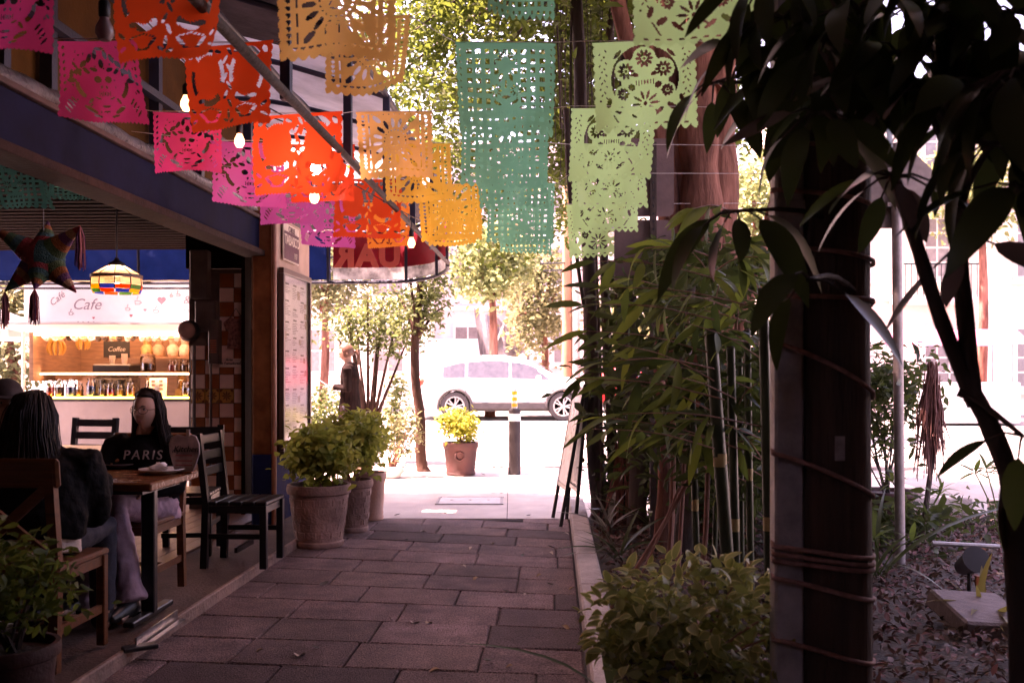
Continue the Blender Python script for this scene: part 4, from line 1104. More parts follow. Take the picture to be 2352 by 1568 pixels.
mb.add([MH @ Vector((x * .092, (y * .112 + .012) if y > -.4 or z > .5 else max(y * .112, -.02), z * .125 + .008 if z > -.3 else -.03 + (z + .3) * .1)) for x, y, z in top.v], top.f)
anch = []
for ang in np.random.RandomState(2).uniform(-118, 118, 520):
    a = R(ang); d = Vector((math.sin(a), math.cos(a), 0))
    pa = MH @ Vector((d.x * .012, d.y * .015, .138)); p0 = MH @ Vector((d.x * .062, d.y * .08 + .01, .108)); p1 = MH @ Vector((d.x * .095, d.y * .115 + .012, .02)); p2 = MH @ Vector((d.x * .11, d.y * .12 + .015, -.08))
    p3 = p2 + Vector(((p2.x - hd.x) * .25, -.01, -.11)); p4 = p3 + Vector(((p3.x - hd.x) * .1, .0, -.10))
    anch.append([pa, p0, p1, p2, p3, p4])
hair_strands(mb, anch, 2200, .0032, 5)
wmesh(mb.build('hair', hair_m, root, smooth='all'))
loc_all(root); eyes_lips(root, MH)

# ---------- man in a cap at the left edge
root = thing('person', 'man in a dark cap and pale shirt seated at the left edge', 'person', (-2.95, 5.2, PZ))
hd = P(14, 925, 5.3)
MH = Matrix.Translation(hd) @ Matrix.Rotation(R(35), 4, 'Z') @ Matrix.Rotation(R(4), 4, 'X')
bx, by = -2.90, 5.30
fw = Vector((.75, -.55, 0)).normalized(); sd = Vector((fw.y * -1, fw.x, 0))
sh = {s: Vector((bx, by, .99)) + sd * s * .18 for s in (-1, 1)}
el = {s: sh[s] + fw * .08 + sd * s * .06 + Vector((0, 0, -.25)) for s in (-1, 1)}
wr = {s: el[s] + fw * .17 - sd * s * .08 + Vector((0, 0, .02)) for s in (-1, 1)}
kn = {s: Vector((-2.62, 5.2 + s * .13, .60)) for s in (-1, 1)}
mb = MB()
mb.tube([(-3.0, 5.22, .58), (-2.98, 5.24, .75), (bx, by, .95), (bx + .02, by, 1.03)], [.12, .12, .14, .06], 14)
mb.tube([(bx, by, .98), (bx + .05, by, 1.07), hd + Vector((-.01, .02, -.06))], [.062, .055, .056], 12)
head_into(mb, MH, 1.06)
for s in (-1, 1):
    mb.tube([sh[s], el[s], wr[s]], [.045, .04, .03], 10); hand_into(mb, wr[s], fw, (0, 0, 1))
    mb.tube([Vector((-2.98, 5.2 + s * .1, .61)), kn[s], Vector((-2.66, 5.2 + s * .13, .16))], [.085, .06, .04], 12)
    mb.tube([(-2.66, 5.2 + s * .13, .16), (-2.58, 5.2 + s * .13, .11)], [.04, .035], 8)
wmesh(remeshed(mb, 'body', skin_mat('tan', (.30, .15, .10)), .007, 3, parent=root))
mb = MB()
mb.tube([(-3.0, 5.22, .60), (-2.97, 5.25, .78), (bx, by, .96), (bx + .02, by, 1.04)], [.16, .165, .16, .075], 18)
for s in (-1, 1): mb.tube([sh[s], el[s], el[s] + (wr[s] - el[s]) * .2], [.08, .07, .062], 12)
wmesh(remeshed(mb, 'shirt', mat('pale_shirt', (.42, .34, .32), .85, .12, 20, .3, 120), .01, 4, .02, .1, root))
mb = MB()
for s in (-1, 1): mb.tube([Vector((-3.0, 5.2 + s * .1, .62)), kn[s], Vector((-2.66, 5.2 + s * .13, .17))], [.105, .08, .06], 12)
wmesh(remeshed(mb, 'trousers', MATS['dark_denim'], .01, 4, .02, .1, root))
for s in (-1, 1):
    wmesh(MB().ball((-2.62, 5.2 + s * .13, PZ + .05), (.13, .045, .05), 8).build('shoe', shoe_m, root, smooth='all'))
mb = MB(); cap_m = mat('dark_cap', (.035, .022, .022), .8, .3, 30)
top = MB().ball((0, 0, 0), 1, 12)
mb.add([MH @ Vector((x * .088, y * .112 + .002, .045 + max(z, 0) * .092)) for x, y, z in top.v], top.f)
pts = [Vector((.075 * math.sin(a), -.10 - .085 * math.cos(a), .05 - .008 * math.cos(a))) for a in np.linspace(-1.5, 1.5, 12)]
vb = [MH @ p for p in pts] + [MH @ (p + Vector((0, 0, -.006))) for p in pts]
mb.add(vb, [tuple(range(12)), tuple(range(12, 24))[::-1]] + [(i, i + 12, i + 13, i + 1) for i in range(11)])
wmesh(mb.build('cap', cap_m, root, smooth=True))
wmesh(MB().ball(MH @ Vector((0, .035, .0)), (.084, .075, .075), 8, M=MH.to_3x3()).build('hair', hair_m, root, smooth='all'))
loc_all(root); eyes_lips(root, MH, 1.06)

# ---------- pedestrian walking past, looking at a phone
pd = 13.0; gz = zg(pd); px_ = P(802, 0, pd).x
root = thing('person', 'pedestrian in long black striped coat walking left, head bowed over a phone', 'person', (px_, pd, gz))
hd = Vector((px_ - .045, pd, gz + 1.60))
MH = Matrix.Translation(hd) @ Matrix.Rotation(R(-82), 4, 'Z') @ Matrix.Rotation(R(22), 4, 'X')
mb = MB(); pe = Vector((px_, pd, gz))
mb.tube([pe + Vector((.0, 0, .88)), pe + Vector((.01, 0, 1.05)), pe + Vector((.01, 0, 1.25)), pe + Vector((.0, 0, 1.40)), pe + Vector((-.005, 0, 1.46))], [(.11, .15), (.10, .13), (.11, .16), (.09, .15), (.06, .07)], 16)
mb.tube([pe + Vector((0, 0, 1.42)), pe + Vector((-.015, 0, 1.49)), hd + Vector((.02, 0, -.06))], [.06, .05, .052], 12)
head_into(mb, MH, 1.02)
for s in (-1, 1):
    a = pe + Vector((0, s * .175, 1.39)); e = pe + Vector((.01, s * .20, 1.11)); w = pe + Vector((-.22, s * .07, 1.14))
    mb.tube([a, e, w], [.045, .037, .026], 10); hand_into(mb, w, (-1, -s * .25, .12), (0, 0, 1))
    h = pe + Vector((0, s * .09, .90)); k = pe + Vector((-.10 if s > 0 else .04, s * .09, .50)); f_ = pe + Vector((-.20 if s > 0 else .25, s * .08, .10 if s > 0 else .14))
    mb.tube([h, k, f_], [.085, .058, .038], 12)
    mb.tube([f_, f_ + Vector((-.02, 0, -.05)), f_ + Vector((-.14, 0, -.07 if s > 0 else -.11))], [.036, .038, .026], 8)
wmesh(remeshed(mb, 'body', MATS['skin_light'], .008, 3, parent=root))
mb = MB()
mb.tube([pe + Vector((.03, 0, .40)), pe + Vector((.02, 0, .65)), pe + Vector((.01, 0, .92)), pe + Vector((.01, 0, 1.1)), pe + Vector((.01, 0, 1.27)), pe + Vector((.0, 0, 1.41)), pe + Vector((-.005, 0, 1.475))], [(.19, .21), (.165, .20), (.145, .19), (.125, .165), (.13, .185), (.10, .175), (.06, .075)], 20)
for s in (-1, 1):
    a = pe + Vector((0, s * .175, 1.39)); e = pe + Vector((.01, s * .20, 1.11)); w = pe + Vector((-.18, s * .09, 1.14))
    mb.tube([a, e, w], [.065, .058, .045], 12)
wmesh(remeshed(mb, 'coat', mat('striped_dark_coat', (.008, .006, .006), .85, .6, 5, .2, 60, stretch=(9, 9, .5), col2=(.016, .009, .008), spec=.04), .011, 4, .025, .12, root))
mb = MB()
for s in (-1, 1):
    h = pe + Vector((0, s * .09, .90)); k = pe + Vector((-.10 if s > 0 else .04, s * .09, .50)); f_ = pe + Vector((-.20 if s > 0 else .25, s * .08, .12 if s > 0 else .16))
    mb.tube([h, k, f_], [.10, .075, .06], 12)
wmesh(remeshed(mb, 'trousers', MATS['dark_denim'], .011, 4, parent=root))
for s in (-1, 1):
    f_ = pe + Vector((-.20 if s > 0 else .25, s * .08, .055 if s > 0 else .09))
    wmesh(MB().ball(f_ + Vector((-.05, 0, 0)), (.13, .042, .05), 8).build('shoe', shoe_m, root, smooth='all'))
mb = MB(); top = MB().ball((0, 0, 0), 1, 12)
mb.add([MH @ Vector((x * .084, (y * .108 + .012) if y > -.5 or z > .55 else max(y * .1, -.03), z * .123 + .008 if z > -.4 else -.045 + (z + .4) * .05)) for x, y, z in top.v], top.f)
q0 = MH @ Vector((0, .10, .0)); hair_strands(mb, [[q0, q0 + Vector((.05, 0, -.01)), q0 + Vector((.075, 0, -.09)), q0 + Vector((.07, 0, -.20))]], 30, .012, 4)
wmesh(mb.build('hair', mat('auburn_hair', (.13, .06, .04), .4, .4, 80), root, smooth='all'))
loc_all(root); eyes_lips(root, MH, 1.02)
ph = thing('mobile_phone', 'pale mobile phone held by the walking pedestrian', 'phone', pe + Vector((-.345, 0, 1.195)))
ph.rotation_euler = (0, R(35), 0)
MB().box((0, 0, 0), (.15, .075, .009), bev=.003).build('case', mat('pale_case', (.6, .52, .5), .4), ph)
MB().box((.0, 0, .006), (.135, .066, .002)).build('screen', mat('phone_screen', (.03, .03, .035), .1), ph)
# ================================================================ PAPEL PICADO FLAGS, BULBS
FW, FH = .46, .40
NX, NY = 112, 98
def flag_mask(kind):
    xs = (np.arange(NX) + .5) / NX * 2 - 1            # -1..1
    zs = 1 - (np.arange(NY) + .5) / NY                # 1 top .. 0 bottom
    X, Z = np.meshgrid(xs, zs)
    A = FW / 2 / FH
    xm = X * A                                        # metric: FH units, x in +-A
    hole = np.zeros_like(X, bool)
    def ell(cx, cz, a, b, rot=0.0):
        dx, dz = xm - cx, Z - cz
        c, s = math.cos(rot), math.sin(rot)
        u, v = dx * c + dz * s, -dx * s + dz * c
        return (u / a) ** 2 + (v / b) ** 2 < 1
    def leaf(cx, cz, a, b, rot): return ell(cx, cz, a, b, rot)
    def petals(cx, cz, r0, r1, n, w, ph=0):
        h = np.zeros_like(hole)
        for i in range(n):
            t = ph + i * 2 * math.pi / n; r = (r0 + r1) / 2
            h |= ell(cx + r * math.cos(t), cz + r * math.sin(t), (r1 - r0) / 2, w, t)
        return h
    S = (-1, 1)
    rs = np.random.RandomState({'pink': 1, 'red': 2, 'yellow': 3, 'green': 4, 'lime': 5}[kind])
    if kind == 'lime':
        hole |= (ell(0, .58, .38, .38) & ~ell(0, .52, .27, .34) & (Z > .36))
        for cx, cz, r in ((-.21, .68, .10), (.21, .68, .10), (0, .81, .105), (-.25, .43, .075), (.25, .43, .075)):
            hole |= petals(cx, cz, .28 * r, .95 * r, 10, .017); hole |= ell(cx, cz, .016, .016)
            hole &= ~(~petals(cx, cz, .28 * r, .95 * r, 10, .017) & ~ell(cx, cz, .016, .016) & ell(cx, cz, r * 1.25, r * 1.25))
        hole |= petals(0, .30, .05, .16, 10, .015); hole |= ell(0, .30, .024, .024)
        for i in range(7): hole |= ell(-.10 + i * .033, .545, .007, .03)
        for s in S:
            hole |= ell(s * .15, .50, .042, .035, .5 * s)
            for i in range(9): hole |= leaf(s * (.43 + .02 * (i % 2)), .9 - i * .065, .016, .008, s * .9); hole |= leaf(s * (.50 - .02 * (i % 2)), .87 - i * .065, .016, .008, -s * .9)
            for i in range(4): hole |= leaf(s * (.38 - .02 * i), .22 - i * .03, .022, .009, .6 * s)
            hole |= ell(s * .15, .20, .07, .022, .7 * s) | ell(s * .30, .25, .06, .03, -.6 * s) | ell(s * .41, .33, .025, .06, .3 * s)
            hole |= ell(s * .105, .635, .035, .022, .4 * s) | ell(s * .335, .56, .035, .05, .2 * s) | ell(s * .12, .91, .05, .022, -.5 * s) | ell(s * .30, .86, .06, .02, -.8 * s)
        for i in range(9): hole |= ell(-.45 + i * .1125, .065, .026, .018) & (Z > .062)
    if kind == 'green':
        gx, gz = np.mod(xm + 1.0, .105), np.mod(Z, .105)
        sq = (gx > .024) & (gx < .082) & (gz > .024) & (gz < .082) & (np.abs(xm) < .48) & (Z > .11) & (Z < .95)
        fig = ell(0, .80, .12, .11) | ell(0, .50, .15, .20) | (ell(0, .30, .20, .09))
        hole |= sq & ~fig
        hole |= petals(0, .80, .045, .11, 15, .009, .1) & (Z > .79)
        for s in S:
            hole |= petals(s * .12, .48, .025, .075, 9, .009); hole |= ell(s * .06, .62, .02, .05, .4 * s)
            hole |= ell(s * .10, .35, .05, .016, .4 * s) | ell(s * .19, .28, .035, .02, 0)
            for i in range(12): hole |= ell(s * .525, .92 - i * .07, .008, .015, .5)
        for i in range(7): hole |= ell(-.10 + i * .034, .24, .009, .028)
        hole |= ell(0, .41, .05, .018) | ell(0, .55, .014, .045)
        for i in range(11): hole |= ell(-.5 + i * .1, .075, .02, .02) & (np.mod(i, 1) == 0)
    if kind == 'yellow':
        for n, r0, r1, w in ((16, .20, .345, .027),): hole |= petals(0, .55, r0, r1, n, w, .1)
        hole |= petals(0, .55, .155, .175, 20, .010)
        for s in S:
            hole |= ell(s * .055, .60, .022, .012) | ell(s * .06, .52, .008, .03, .6 * s) | ell(s * .03, .47, .03, .008, .3 * s)
            for i in range(13): hole |= (ell(s * .475, .93 - i * .062, .024, .020) & (Z < .94 - i * .062 + .004)) | ell(s * .475, .918 - i * .062, .009, .020)
            for i in range(5): hole |= ell(s * .39, .90 - i * .17, .012, .066)
            for cz in (.88, .22): hole |= ell(s * .27, cz, .075, .034, .7 * s * (1 if cz > .5 else -1))
        for i in range(11): hole |= ell(-.42 + i * .084, .13, .026, .024) & (Z < .137)
        for i in range(11): hole |= ell(-.42 + i * .084, .96, .01, .014)
    if kind == 'red':
        for s in S:
            cx = s * .26
            ang = np.arctan2(Z - .62, (xm - cx) * 1.35); rad = np.sqrt(((xm - cx) / .185) ** 2 + ((Z - .62) / .28) ** 2)
            tooth = 1.0 + .10 * (np.mod(ang * 6.4, 1.0) - .5)
            hole |= (rad > tooth * .98) & (rad < 1.24) & (np.cos(ang * 4 + .8 * s) > -.45)
            for q in S:
                x0 = cx + q * .085
                hole |= ell(x0, .335, .07, .03, .15 * q) & (Z > .325 - .016 * np.mod((xm - x0) * 26, 1.0))
                hole |= ell(cx + q * .11, .17, .065, .020, .75 * q) | ell(cx + q * .045, .105, .05, .014, .2 * q)
            for i in range(7): hole |= ell(cx - .12 + i * .04, .255 - .010 * abs(i - 3), .020, .008, .3)
            hole |= ell(s * .50, .24, .045, .02, .7 * s) | ell(s * .50, .12, .045, .017, -.5 * s) | ell(s * .48, .90, .03, .05, .5 * s) | ell(s * .12, .92, .045, .022, .4 * s)
        for i in range(7): hole |= ell((-1) ** i * .026, .92 - i * .105, .020, .058, .5 * (-1) ** i)
        hole |= ell(0, .16, .018, .07) | ell(.045, .08, .04, .018, .5) | ell(-.045, .10, .04, .018, -.5)
    if kind == 'pink':
        for s in S:
            for i in range(5): hole |= ell(s * (.07 + .085 * i), .84 - .035 * i - .012 * i * i, .030, .062, s * (.2 + .32 * i))
            for i in range(4): hole |= ell(s * (.11 + .10 * i), .66 - .02 * i, .052, .026, s * (.2 + .5 * i))
            hole |= ell(s * .075, .54, .052, .040) | ell(s * .035, .45, .014, .026, .4 * s)
            hole |= ell(s * .31, .40, .045, .105, -.45 * s) & ~ell(s * .275, .43, .03, .09, -.45 * s)
            hole |= ell(s * .21, .16, .090, .028, .5 * s) | ell(s * .13, .085, .06, .016, .2 * s)
            for i in range(4): hole |= ell(s * (.40 + .025 * i), .26 - i * .045, .05, .011, .9 * s)
            for i in range(7): hole |= ell(s * .505, .92 - i * .09, .016, .026, .5 * s)
            hole |= ell(s * .10, .31, .045, .011, .25 * s) | ell(s * .42, .55, .022, .055, .4 * s) | ell(s * .36, .70, .05, .018, .9 * s) | ell(s * .20, .27, .018, .05, .7 * s)
        for i in range(7): hole |= ell(-.075 + i * .025, .365, .007, .030)
        hole |= ell(0, .73, .036, .055) | ell(0, .21, .06, .016) | ell(0, .14, .05, .013) | ell(0, .91, .07, .022)
        for _ in range(30): hole |= ell(rs.uniform(-.5, .5), rs.uniform(.1, .93), .016, .009, rs.uniform(0, 3))
    hole &= (Z < .955)
    # scalloped outline
    per = .095
    sc = .018 * np.abs(np.sin(Z / per * math.pi))
    cut = np.abs(xm) > (A - .018 + sc)
    bp = .11 if kind in ('green', 'yellow', 'lime') else .05
    amp = .055 if kind in ('green', 'lime') else (.04 if kind == 'yellow' else .018)
    bot = amp * (1 - np.abs(np.sin((xm / bp + .5) * math.pi)))
    cut |= Z < bot
    return ~(hole | cut)
def flag_mesh(kind, m, seed):
    keep = flag_mask(kind)
    rs = np.random.RandomState(seed)
    gx, gz = np.meshgrid(np.linspace(-FW / 2, FW / 2, NX + 1), np.linspace(0, -FH, NY + 1))
    t = -gz / FH
    p = rs.uniform(0, 6.28, 6); k = rs.uniform(7, 13); k2 = rs.uniform(14, 22)
    gy = t ** .8 * (.042 * np.sin(gx * k + p[0]) + .015 * np.sin(gx * k2 + p[1] + 3 * t)) + .012 * np.sin(gz * 9 + p[2]) * t
    gy += rs.uniform(-.10, .10) * t ** 2 * (.5 + gx / FW) * .8 + rs.uniform(-.05, .05) * t
    cr_ = rs.uniform(-1, 1, 2)
    gy += .075 * t ** 3 * (cr_[0] * np.clip(gx / FW * 2, 0, 1) ** 2 + cr_[1] * np.clip(-gx / FW * 2, 0, 1) ** 2)
    gx2 = gx * (1 - .035 * t * rs.uniform(.2, 1.6)) + rs.uniform(-.02, .02) * t
    gz2 = gz + .012 * np.sin(gx * 5 + p[3]) * (1 - t) * .6
    V = np.stack([gx2, gy, gz2], -1).reshape(-1, 3)
    ii, jj = np.nonzero(keep)
    a = ii * (NX + 1) + jj
    Q = np.stack([a, a + NX + 1, a + NX + 2, a + 1], -1)
    used = np.unique(Q); remap = np.zeros(len(V), int); remap[used] = np.arange(len(used))
    V = V[used]; Q = remap[Q]
    me = bpy.data.meshes.new('paper')
    me.vertices.add(len(V)); me.vertices.foreach_set('co', V.astype(np.float32).ravel())
    me.loops.add(Q.size); me.loops.foreach_set('vertex_index', Q.astype(np.int32).ravel())
    me.polygons.add(len(Q)); me.polygons.foreach_set('loop_start', np.arange(0, Q.size, 4, dtype=np.int32))
    me.polygons.foreach_set('use_smooth', np.ones(len(Q), bool))
    me.materials.append(m); me.update(calc_edges=True)
    return me
def paper(n, c, t): return mat('paper_' + n, c, .42, .10, 3, .12, 8, trans=.55, tcol=t, spec=.35)
fm_ = {'pink': paper('pink', (.62, .06, .20), (.80, .08, .30)), 'red': paper('red', (.68, .07, .02), (.85, .09, .02)),
       'yellow': paper('yellow', (.74, .40, .12), (.9, .52, .16)), 'green': paper('green', (.11, .43, .27), (.14, .54, .34)), 'lime': paper('lime', (.40, .70, .30), (.50, .86, .36)),
       'orange': paper('orange', (.74, .20, .03), (.9, .26, .04)), 'magenta': paper('magenta', (.60, .10, .38), (.80, .16, .54)), 'gold': paper('gold', (.80, .45, .06), (.95, .56, .07)), 'teal': paper('teal', (.03, .14, .13), (.03, .2, .18))}
fl_me = {}
def get_flag(kind, mk, v):
    key = (kind, mk, v)
    if key not in fl_me: fl_me[key] = flag_mesh(kind, fm_[mk], hash(kind) % 5 * 0 + {'pink': 10, 'red': 20, 'yellow': 30, 'green': 40, 'lime': 50}[kind] + v)
    return fl_me[key]
# (design, material, left px, right px, top px, depth, variant)
ZS = 2.86
flags = [
 ('pink', 'pink', -75, 125, -100, 0, 3.25), ('red', 'red', 255, 520, -104, 1, 3.15), ('yellow', 'yellow', 635, 910, -101, 0, 3.15), ('green', 'green', 1115, 1280, -186, 1, 3.35), ('lime', 'lime', 1455, 1740, -135, 1, 3.08),
 ('pink', 'pink', 130, 316, 92, 1, 4.15), ('red', 'red', 410, 636, 100, 0, 4.2), ('yellow', 'yellow', 745, 945, 42, 1, 3.9), ('green', 'green', 1045, 1276, 100, 0, 4.22), ('lime', 'lime', 1360, 1596, 97, 0, 4.2),
 ('pink', 'pink', 355, 506, 258, 0, 5.3), ('red', 'red', 580, 790, 262, 1, 5.15), ('yellow', 'yellow', 818, 992, 258, 0, 5.25), ('green', 'green', 1060, 1262, 252, 1, 5.2), ('lime', 'lime', 1310, 1508, 246, 1, 5.15),
 ('pink', 'magenta', 485, 650, 325, 1, 5.95), ('red', 'red', 660, 815, 330, 0, 6.0), ('yellow', 'gold', 880, 1036, 330, 1, 6.05), ('green', 'green', 1090, 1256, 330, 0, 6.0), ('lime', 'lime', 1316, 1482, 334, 0, 6.1),
 ('pink', 'magenta', 600, 746, 392, 0, 6.8), ('red', 'red', 770, 925, 412, 1, 6.95), ('yellow', 'gold', 958, 1106, 424, 0, 7.2), ('green', 'green', 1120, 1275, 424, 1, 7.1), ('lime', 'lime', 1312, 1468, 400, 1, 6.9),
 ('pink', 'magenta', 686, 815, 452, 1, 7.7), ('red', 'orange', 832, 955, 462, 0, 8.3), ('green', 'green', 1148, 1272, 472, 0, 8.0), ('lime', 'lime', 1300, 1440, 470, 0, 7.8), ('yellow', 'gold', 985, 1104, 462, 1, 8.1),
]
rowname = ['nearest', 'second', 'third', 'fourth', 'fifth', 'farthest']
colname = {'pink': 'pink', 'magenta': 'magenta', 'red': 'red', 'orange': 'orange red', 'yellow': 'amber', 'gold': 'golden yellow', 'green': 'sea green', 'lime': 'lime green', 'teal': 'teal'}
motif = {'pink': 'leafy mask', 'red': 'twin oval', 'yellow': 'sunburst', 'green': 'lattice', 'lime': 'flower'}
for i, (kind, mk, l, r, t, v, d) in enumerate(flags):
    p = P((l + r) / 2, t, d); w = (r - l) * d / FPX
    o = put('paper_banner', get_flag(kind, mk, v))
    o.location = p; s = w / FW; o.scale = (s, s, min(max(s, .85), 1.1) if r > 1000 or l < 560 else s)
    o.rotation_euler = (0, R(random.uniform(-1.5, 1.5)), R(random.uniform(-14, 14)))
    if (l, r) == (1148, 1272): o.rotation_euler.y = R(4)
    tag(o, f'{colname[mk]} cut paper banner with {motif[kind]} holes on the {rowname[i // 5]} string', 'paper banner', 'cut paper banners strung over the alley')
string_m = mat('pale_string', (.55, .48, .46), .7)
for k in range(6):
    ps = sorted([f for f in flags[k * 5:k * 5 + 5]], key=lambda f: f[2])
    pts = [C(-2.6, ps[0][6] - .05, P(0, ps[0][4], ps[0][6]).z + .05)]
    for f in ps:
        for e in (f[2], f[3]): pts.append(P(e, f[4] - 1, f[6]) + Vector((0, -.004, .002)))
    e = pts[-1]; pts.append(Vector((1.55 + .12 * k, e.y + .25, e.z + .05)))
    o = MB().tube(pts, .0022, 5).build('banner_string', string_m)
    tag(o, f'thin cord carrying the {rowname[k]} row of cut paper banners', 'string', 'banner strings')
# teal / orange banners inside the terrace
for (kind, mk, l, r, t, d, v, lb) in (('green', 'teal', -60, 108, 365, 5.2, 0, 'dark teal cut paper banner under the terrace ceiling at the left edge'), ('green', 'teal', 115, 215, 392, 6.3, 1, 'small pale teal cut paper banner under the terrace ceiling')):
    o = put('paper_banner', get_flag(kind, mk, v)); p = P((l + r) / 2, t, d); o.location = p; s = (r - l) * d / FPX / FW; o.scale = (s, s, s * .75)
    tag(o, lb, 'paper banner', 'banners inside the terrace')
o = MB().tube([P(-80, 364, 5.2), P(110, 364, 5.2), P(118, 390, 6.3), P(330, 392, 6.4)], .002, 5).build('banner_string', string_m)
tag(o, 'thin cord under the terrace ceiling with teal banners', 'string', 'banner strings')
# light string with bulbs
cord = mat('black_cord', (.012, .012, .013), .5)
bulbs = [(240, 66, 3.7, 0), (428, 236, 4.9, 1), (550, 322, 5.6, 1), (725, 386, 5.5, 2), (722, 450, 5.75, 1), (945, 556, 7.5, 1)]
bw = mat('warm_bulb_glass', (1, .8, .5), .4, 0, emit=(1, .55, .22), estr=.6)
bwh = mat('white_bulb_glass', (1, .9, .9), .4, 0, emit=(1, .86, .90), estr=9)
boff = mat('unlit_bulb_glass', (.30, .2, .2), .25, .1)
desc = ['large unlit frosted bulb hanging between the pink and orange banners', 'lit warm bulb glowing behind a red banner', 'lit warm bulb hanging by the dark rail above pink banners', 'bright white bulb flaring in the middle of the awning', 'lit warm bulb hanging just below the white flare', 'small lit warm bulb hanging at the far end of the awning pipe']
cp = []
for (px, py, d, k), ds in zip(bulbs, desc):
    p = P(px, py, d); s = 1.0 if k != 0 else 1.15
    if d > 9: s = 1.3
    t = thing('string_light_bulb', ds, 'light bulb', p, group='bulbs of the string lights')
    MB().lathe([(.0001, -.045 * s), (.018 * s, -.04 * s), (.030 * s, -.018 * s), (.028 * s, .005 * s), (.016 * s, .03 * s), (.014 * s, .042 * s)], n=14).build('bulb', (boff, bw, bwh)[k], t, smooth=True)
    MB().lathe([(.016 * s, .036 * s), (.019 * s, .04 * s), (.019 * s, .085 * s), (.008 * s, .1 * s)], n=12).build('socket', cord, t, smooth=True)
    MB().tube([(0, 0, .095 * s), (0, 0, .2)], .004, 5).build('drop_cord', cord, t)
    cp.append(p + Vector((0, 0, .2)))
    if k:
        li = bpy.data.lights.new('bulb_light', 'POINT'); li.energy = (0, .22, .8)[k]; li.color = (1, .62, .32) if k == 1 else (1, .72, .85); li.shadow_soft_size = .03
        lo = bpy.data.objects.new('bulb_light', li); COL.objects.link(lo); lo.parent = t; lo.location = (0, 0, -.075)
o = MB().tube([C(-2.5, 2.0, 3.2)] + sorted(cp, key=lambda v: v.y) + [C(-1.2, 10.3, 2.95)], .004, 6).build('light_cord', cord)
tag(o, 'black cord of the string lights running under the awning', 'cord')
# ================================================================ PLANTS
def leafcloud(name, pts, L, w, m, parent=None, seed=0, droop=.25, up=.55, **kw):
    rs = np.random.default_rng(seed); n = len(pts)
    ax = rs.normal(size=(n, 3)); ax[:, 2] = ax[:, 2] * .6 - droop
    ax /= np.linalg.norm(ax, axis=1)[:, None]
    nr = rs.normal(size=(n, 3)) * (1 - up) + np.array([0, 0, up])
    nr -= ax * (nr * ax).sum(1)[:, None]; nr /= np.linalg.norm(nr, axis=1)[:, None] + 1e-9
    sd = np.cross(ax, nr)
    l = (L * rs.uniform(.65, 1.25, n))[:, None]; ww = (w * rs.uniform(.7, 1.2, n))[:, None] / 2
    b = pts
    f = .10 * l * nr
    V = np.stack([b, b + ax * l * .32 + sd * ww * .92 + f, b + ax * l * .68 + sd * ww * .72 + f * .7, b + ax * l - f * .8, b + ax * l * .68 - sd * ww * .72 + f * .7, b + ax * l * .32 - sd * ww * .92 + f, b + ax * l * .5], 1).reshape(-1, 3)
    i = np.arange(n)[:, None] * 7
    Q = np.concatenate([i + np.array([[0, 6, 2, 1]]), i + np.array([[6, 3, 3, 2]]) * 0 + i * 0 + np.array([[0, 0, 0, 0]])], 0)[:n]
    Q2 = i + np.array([[0, 5, 4, 6]]); 
    T1 = i + np.array([[6, 4, 3, 2]])
    Q = np.concatenate([i + np.array([[0, 6, 2, 1]]), Q2, T1], 0)
    return np_mesh(name, V, Q, m, parent, **kw)
def crown_pts(c, rad, n_cl, per, cr, seed, shell=.55, flat=1.0):
    rs = np.random.default_rng(seed)
    d = rs.normal(size=(n_cl, 3)); d /= np.linalg.norm(d, axis=1)[:, None]
    r = shell + (1 - shell) * rs.random(n_cl) ** .6
    r *= rs.uniform(.75, 1.12, n_cl)
    cc = np.array(c) + d * r[:, None] * np.array(rad)
    sz = rs.uniform(.5, 1.3, n_cl)
    p = np.repeat(cc, per, 0) + rs.normal(size=(n_cl * per, 3)) * cr * np.repeat(sz, per)[:, None] * np.array([1, 1, .7])
    return p, cc
def leafm(n, c, t, isl=.35, tr=.45, rough=.45): return mat('leaf_' + n, c, rough, .25, 2.5, trans=tr, tcol=t, island=isl, spec=.18)
lf_fic = leafm('ficus', (.055, .085, .022), (.14, .20, .03))
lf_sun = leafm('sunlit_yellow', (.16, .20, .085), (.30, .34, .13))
lf_pot = leafm('pot_shrub', (.24, .27, .06), (.46, .50, .09), .35)
lf_bam = leafm('bamboo', (.06, .095, .025), (.20, .27, .05), .3)
lf_dark = leafm('dark_glossy', (.018, .026, .012), (.05, .07, .015), .35, .25, .3)
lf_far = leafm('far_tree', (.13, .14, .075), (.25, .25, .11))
lf_lit = leafm('litter', (.12, .065, .05), (.14, .07, .04), .7, .1, .6)
bark = mat('ficus_bark', (.13, .05, .036), .9, .55, 7, 1.0, 22, stretch=(1, 1, .2), col2=(.20, .085, .062), spec=.12)
bark_d = mat('dark_bark', (.055, .036, .03), .85, .4, 6, .7, 30, stretch=(1, 1, .3))
stem_r = mat('reddish_stem', (.22, .09, .06), .6, .3, 8, .3, 40, stretch=(1, 1, .2))
terra = mat('terracotta', (.22, .12, .095), .8, .3, 6, .35, 50, col2=(.28, .16, .13), stain=.4)
terra_d = mat('shade_dark_terracotta', (.045, .010, .008), .7, .3, 6, .25, 50)  # shade on the street pot is put into this dark colour
soilp = mat('pot_soil', (.03, .022, .018), .95, .4, 20, .8, 50)
def wig(pts, amp, seed):
    rr_ = random.Random(seed); return [Vector(p) + Vector((rr_.gauss(0, amp), rr_.gauss(0, amp), 0)) for p in pts]
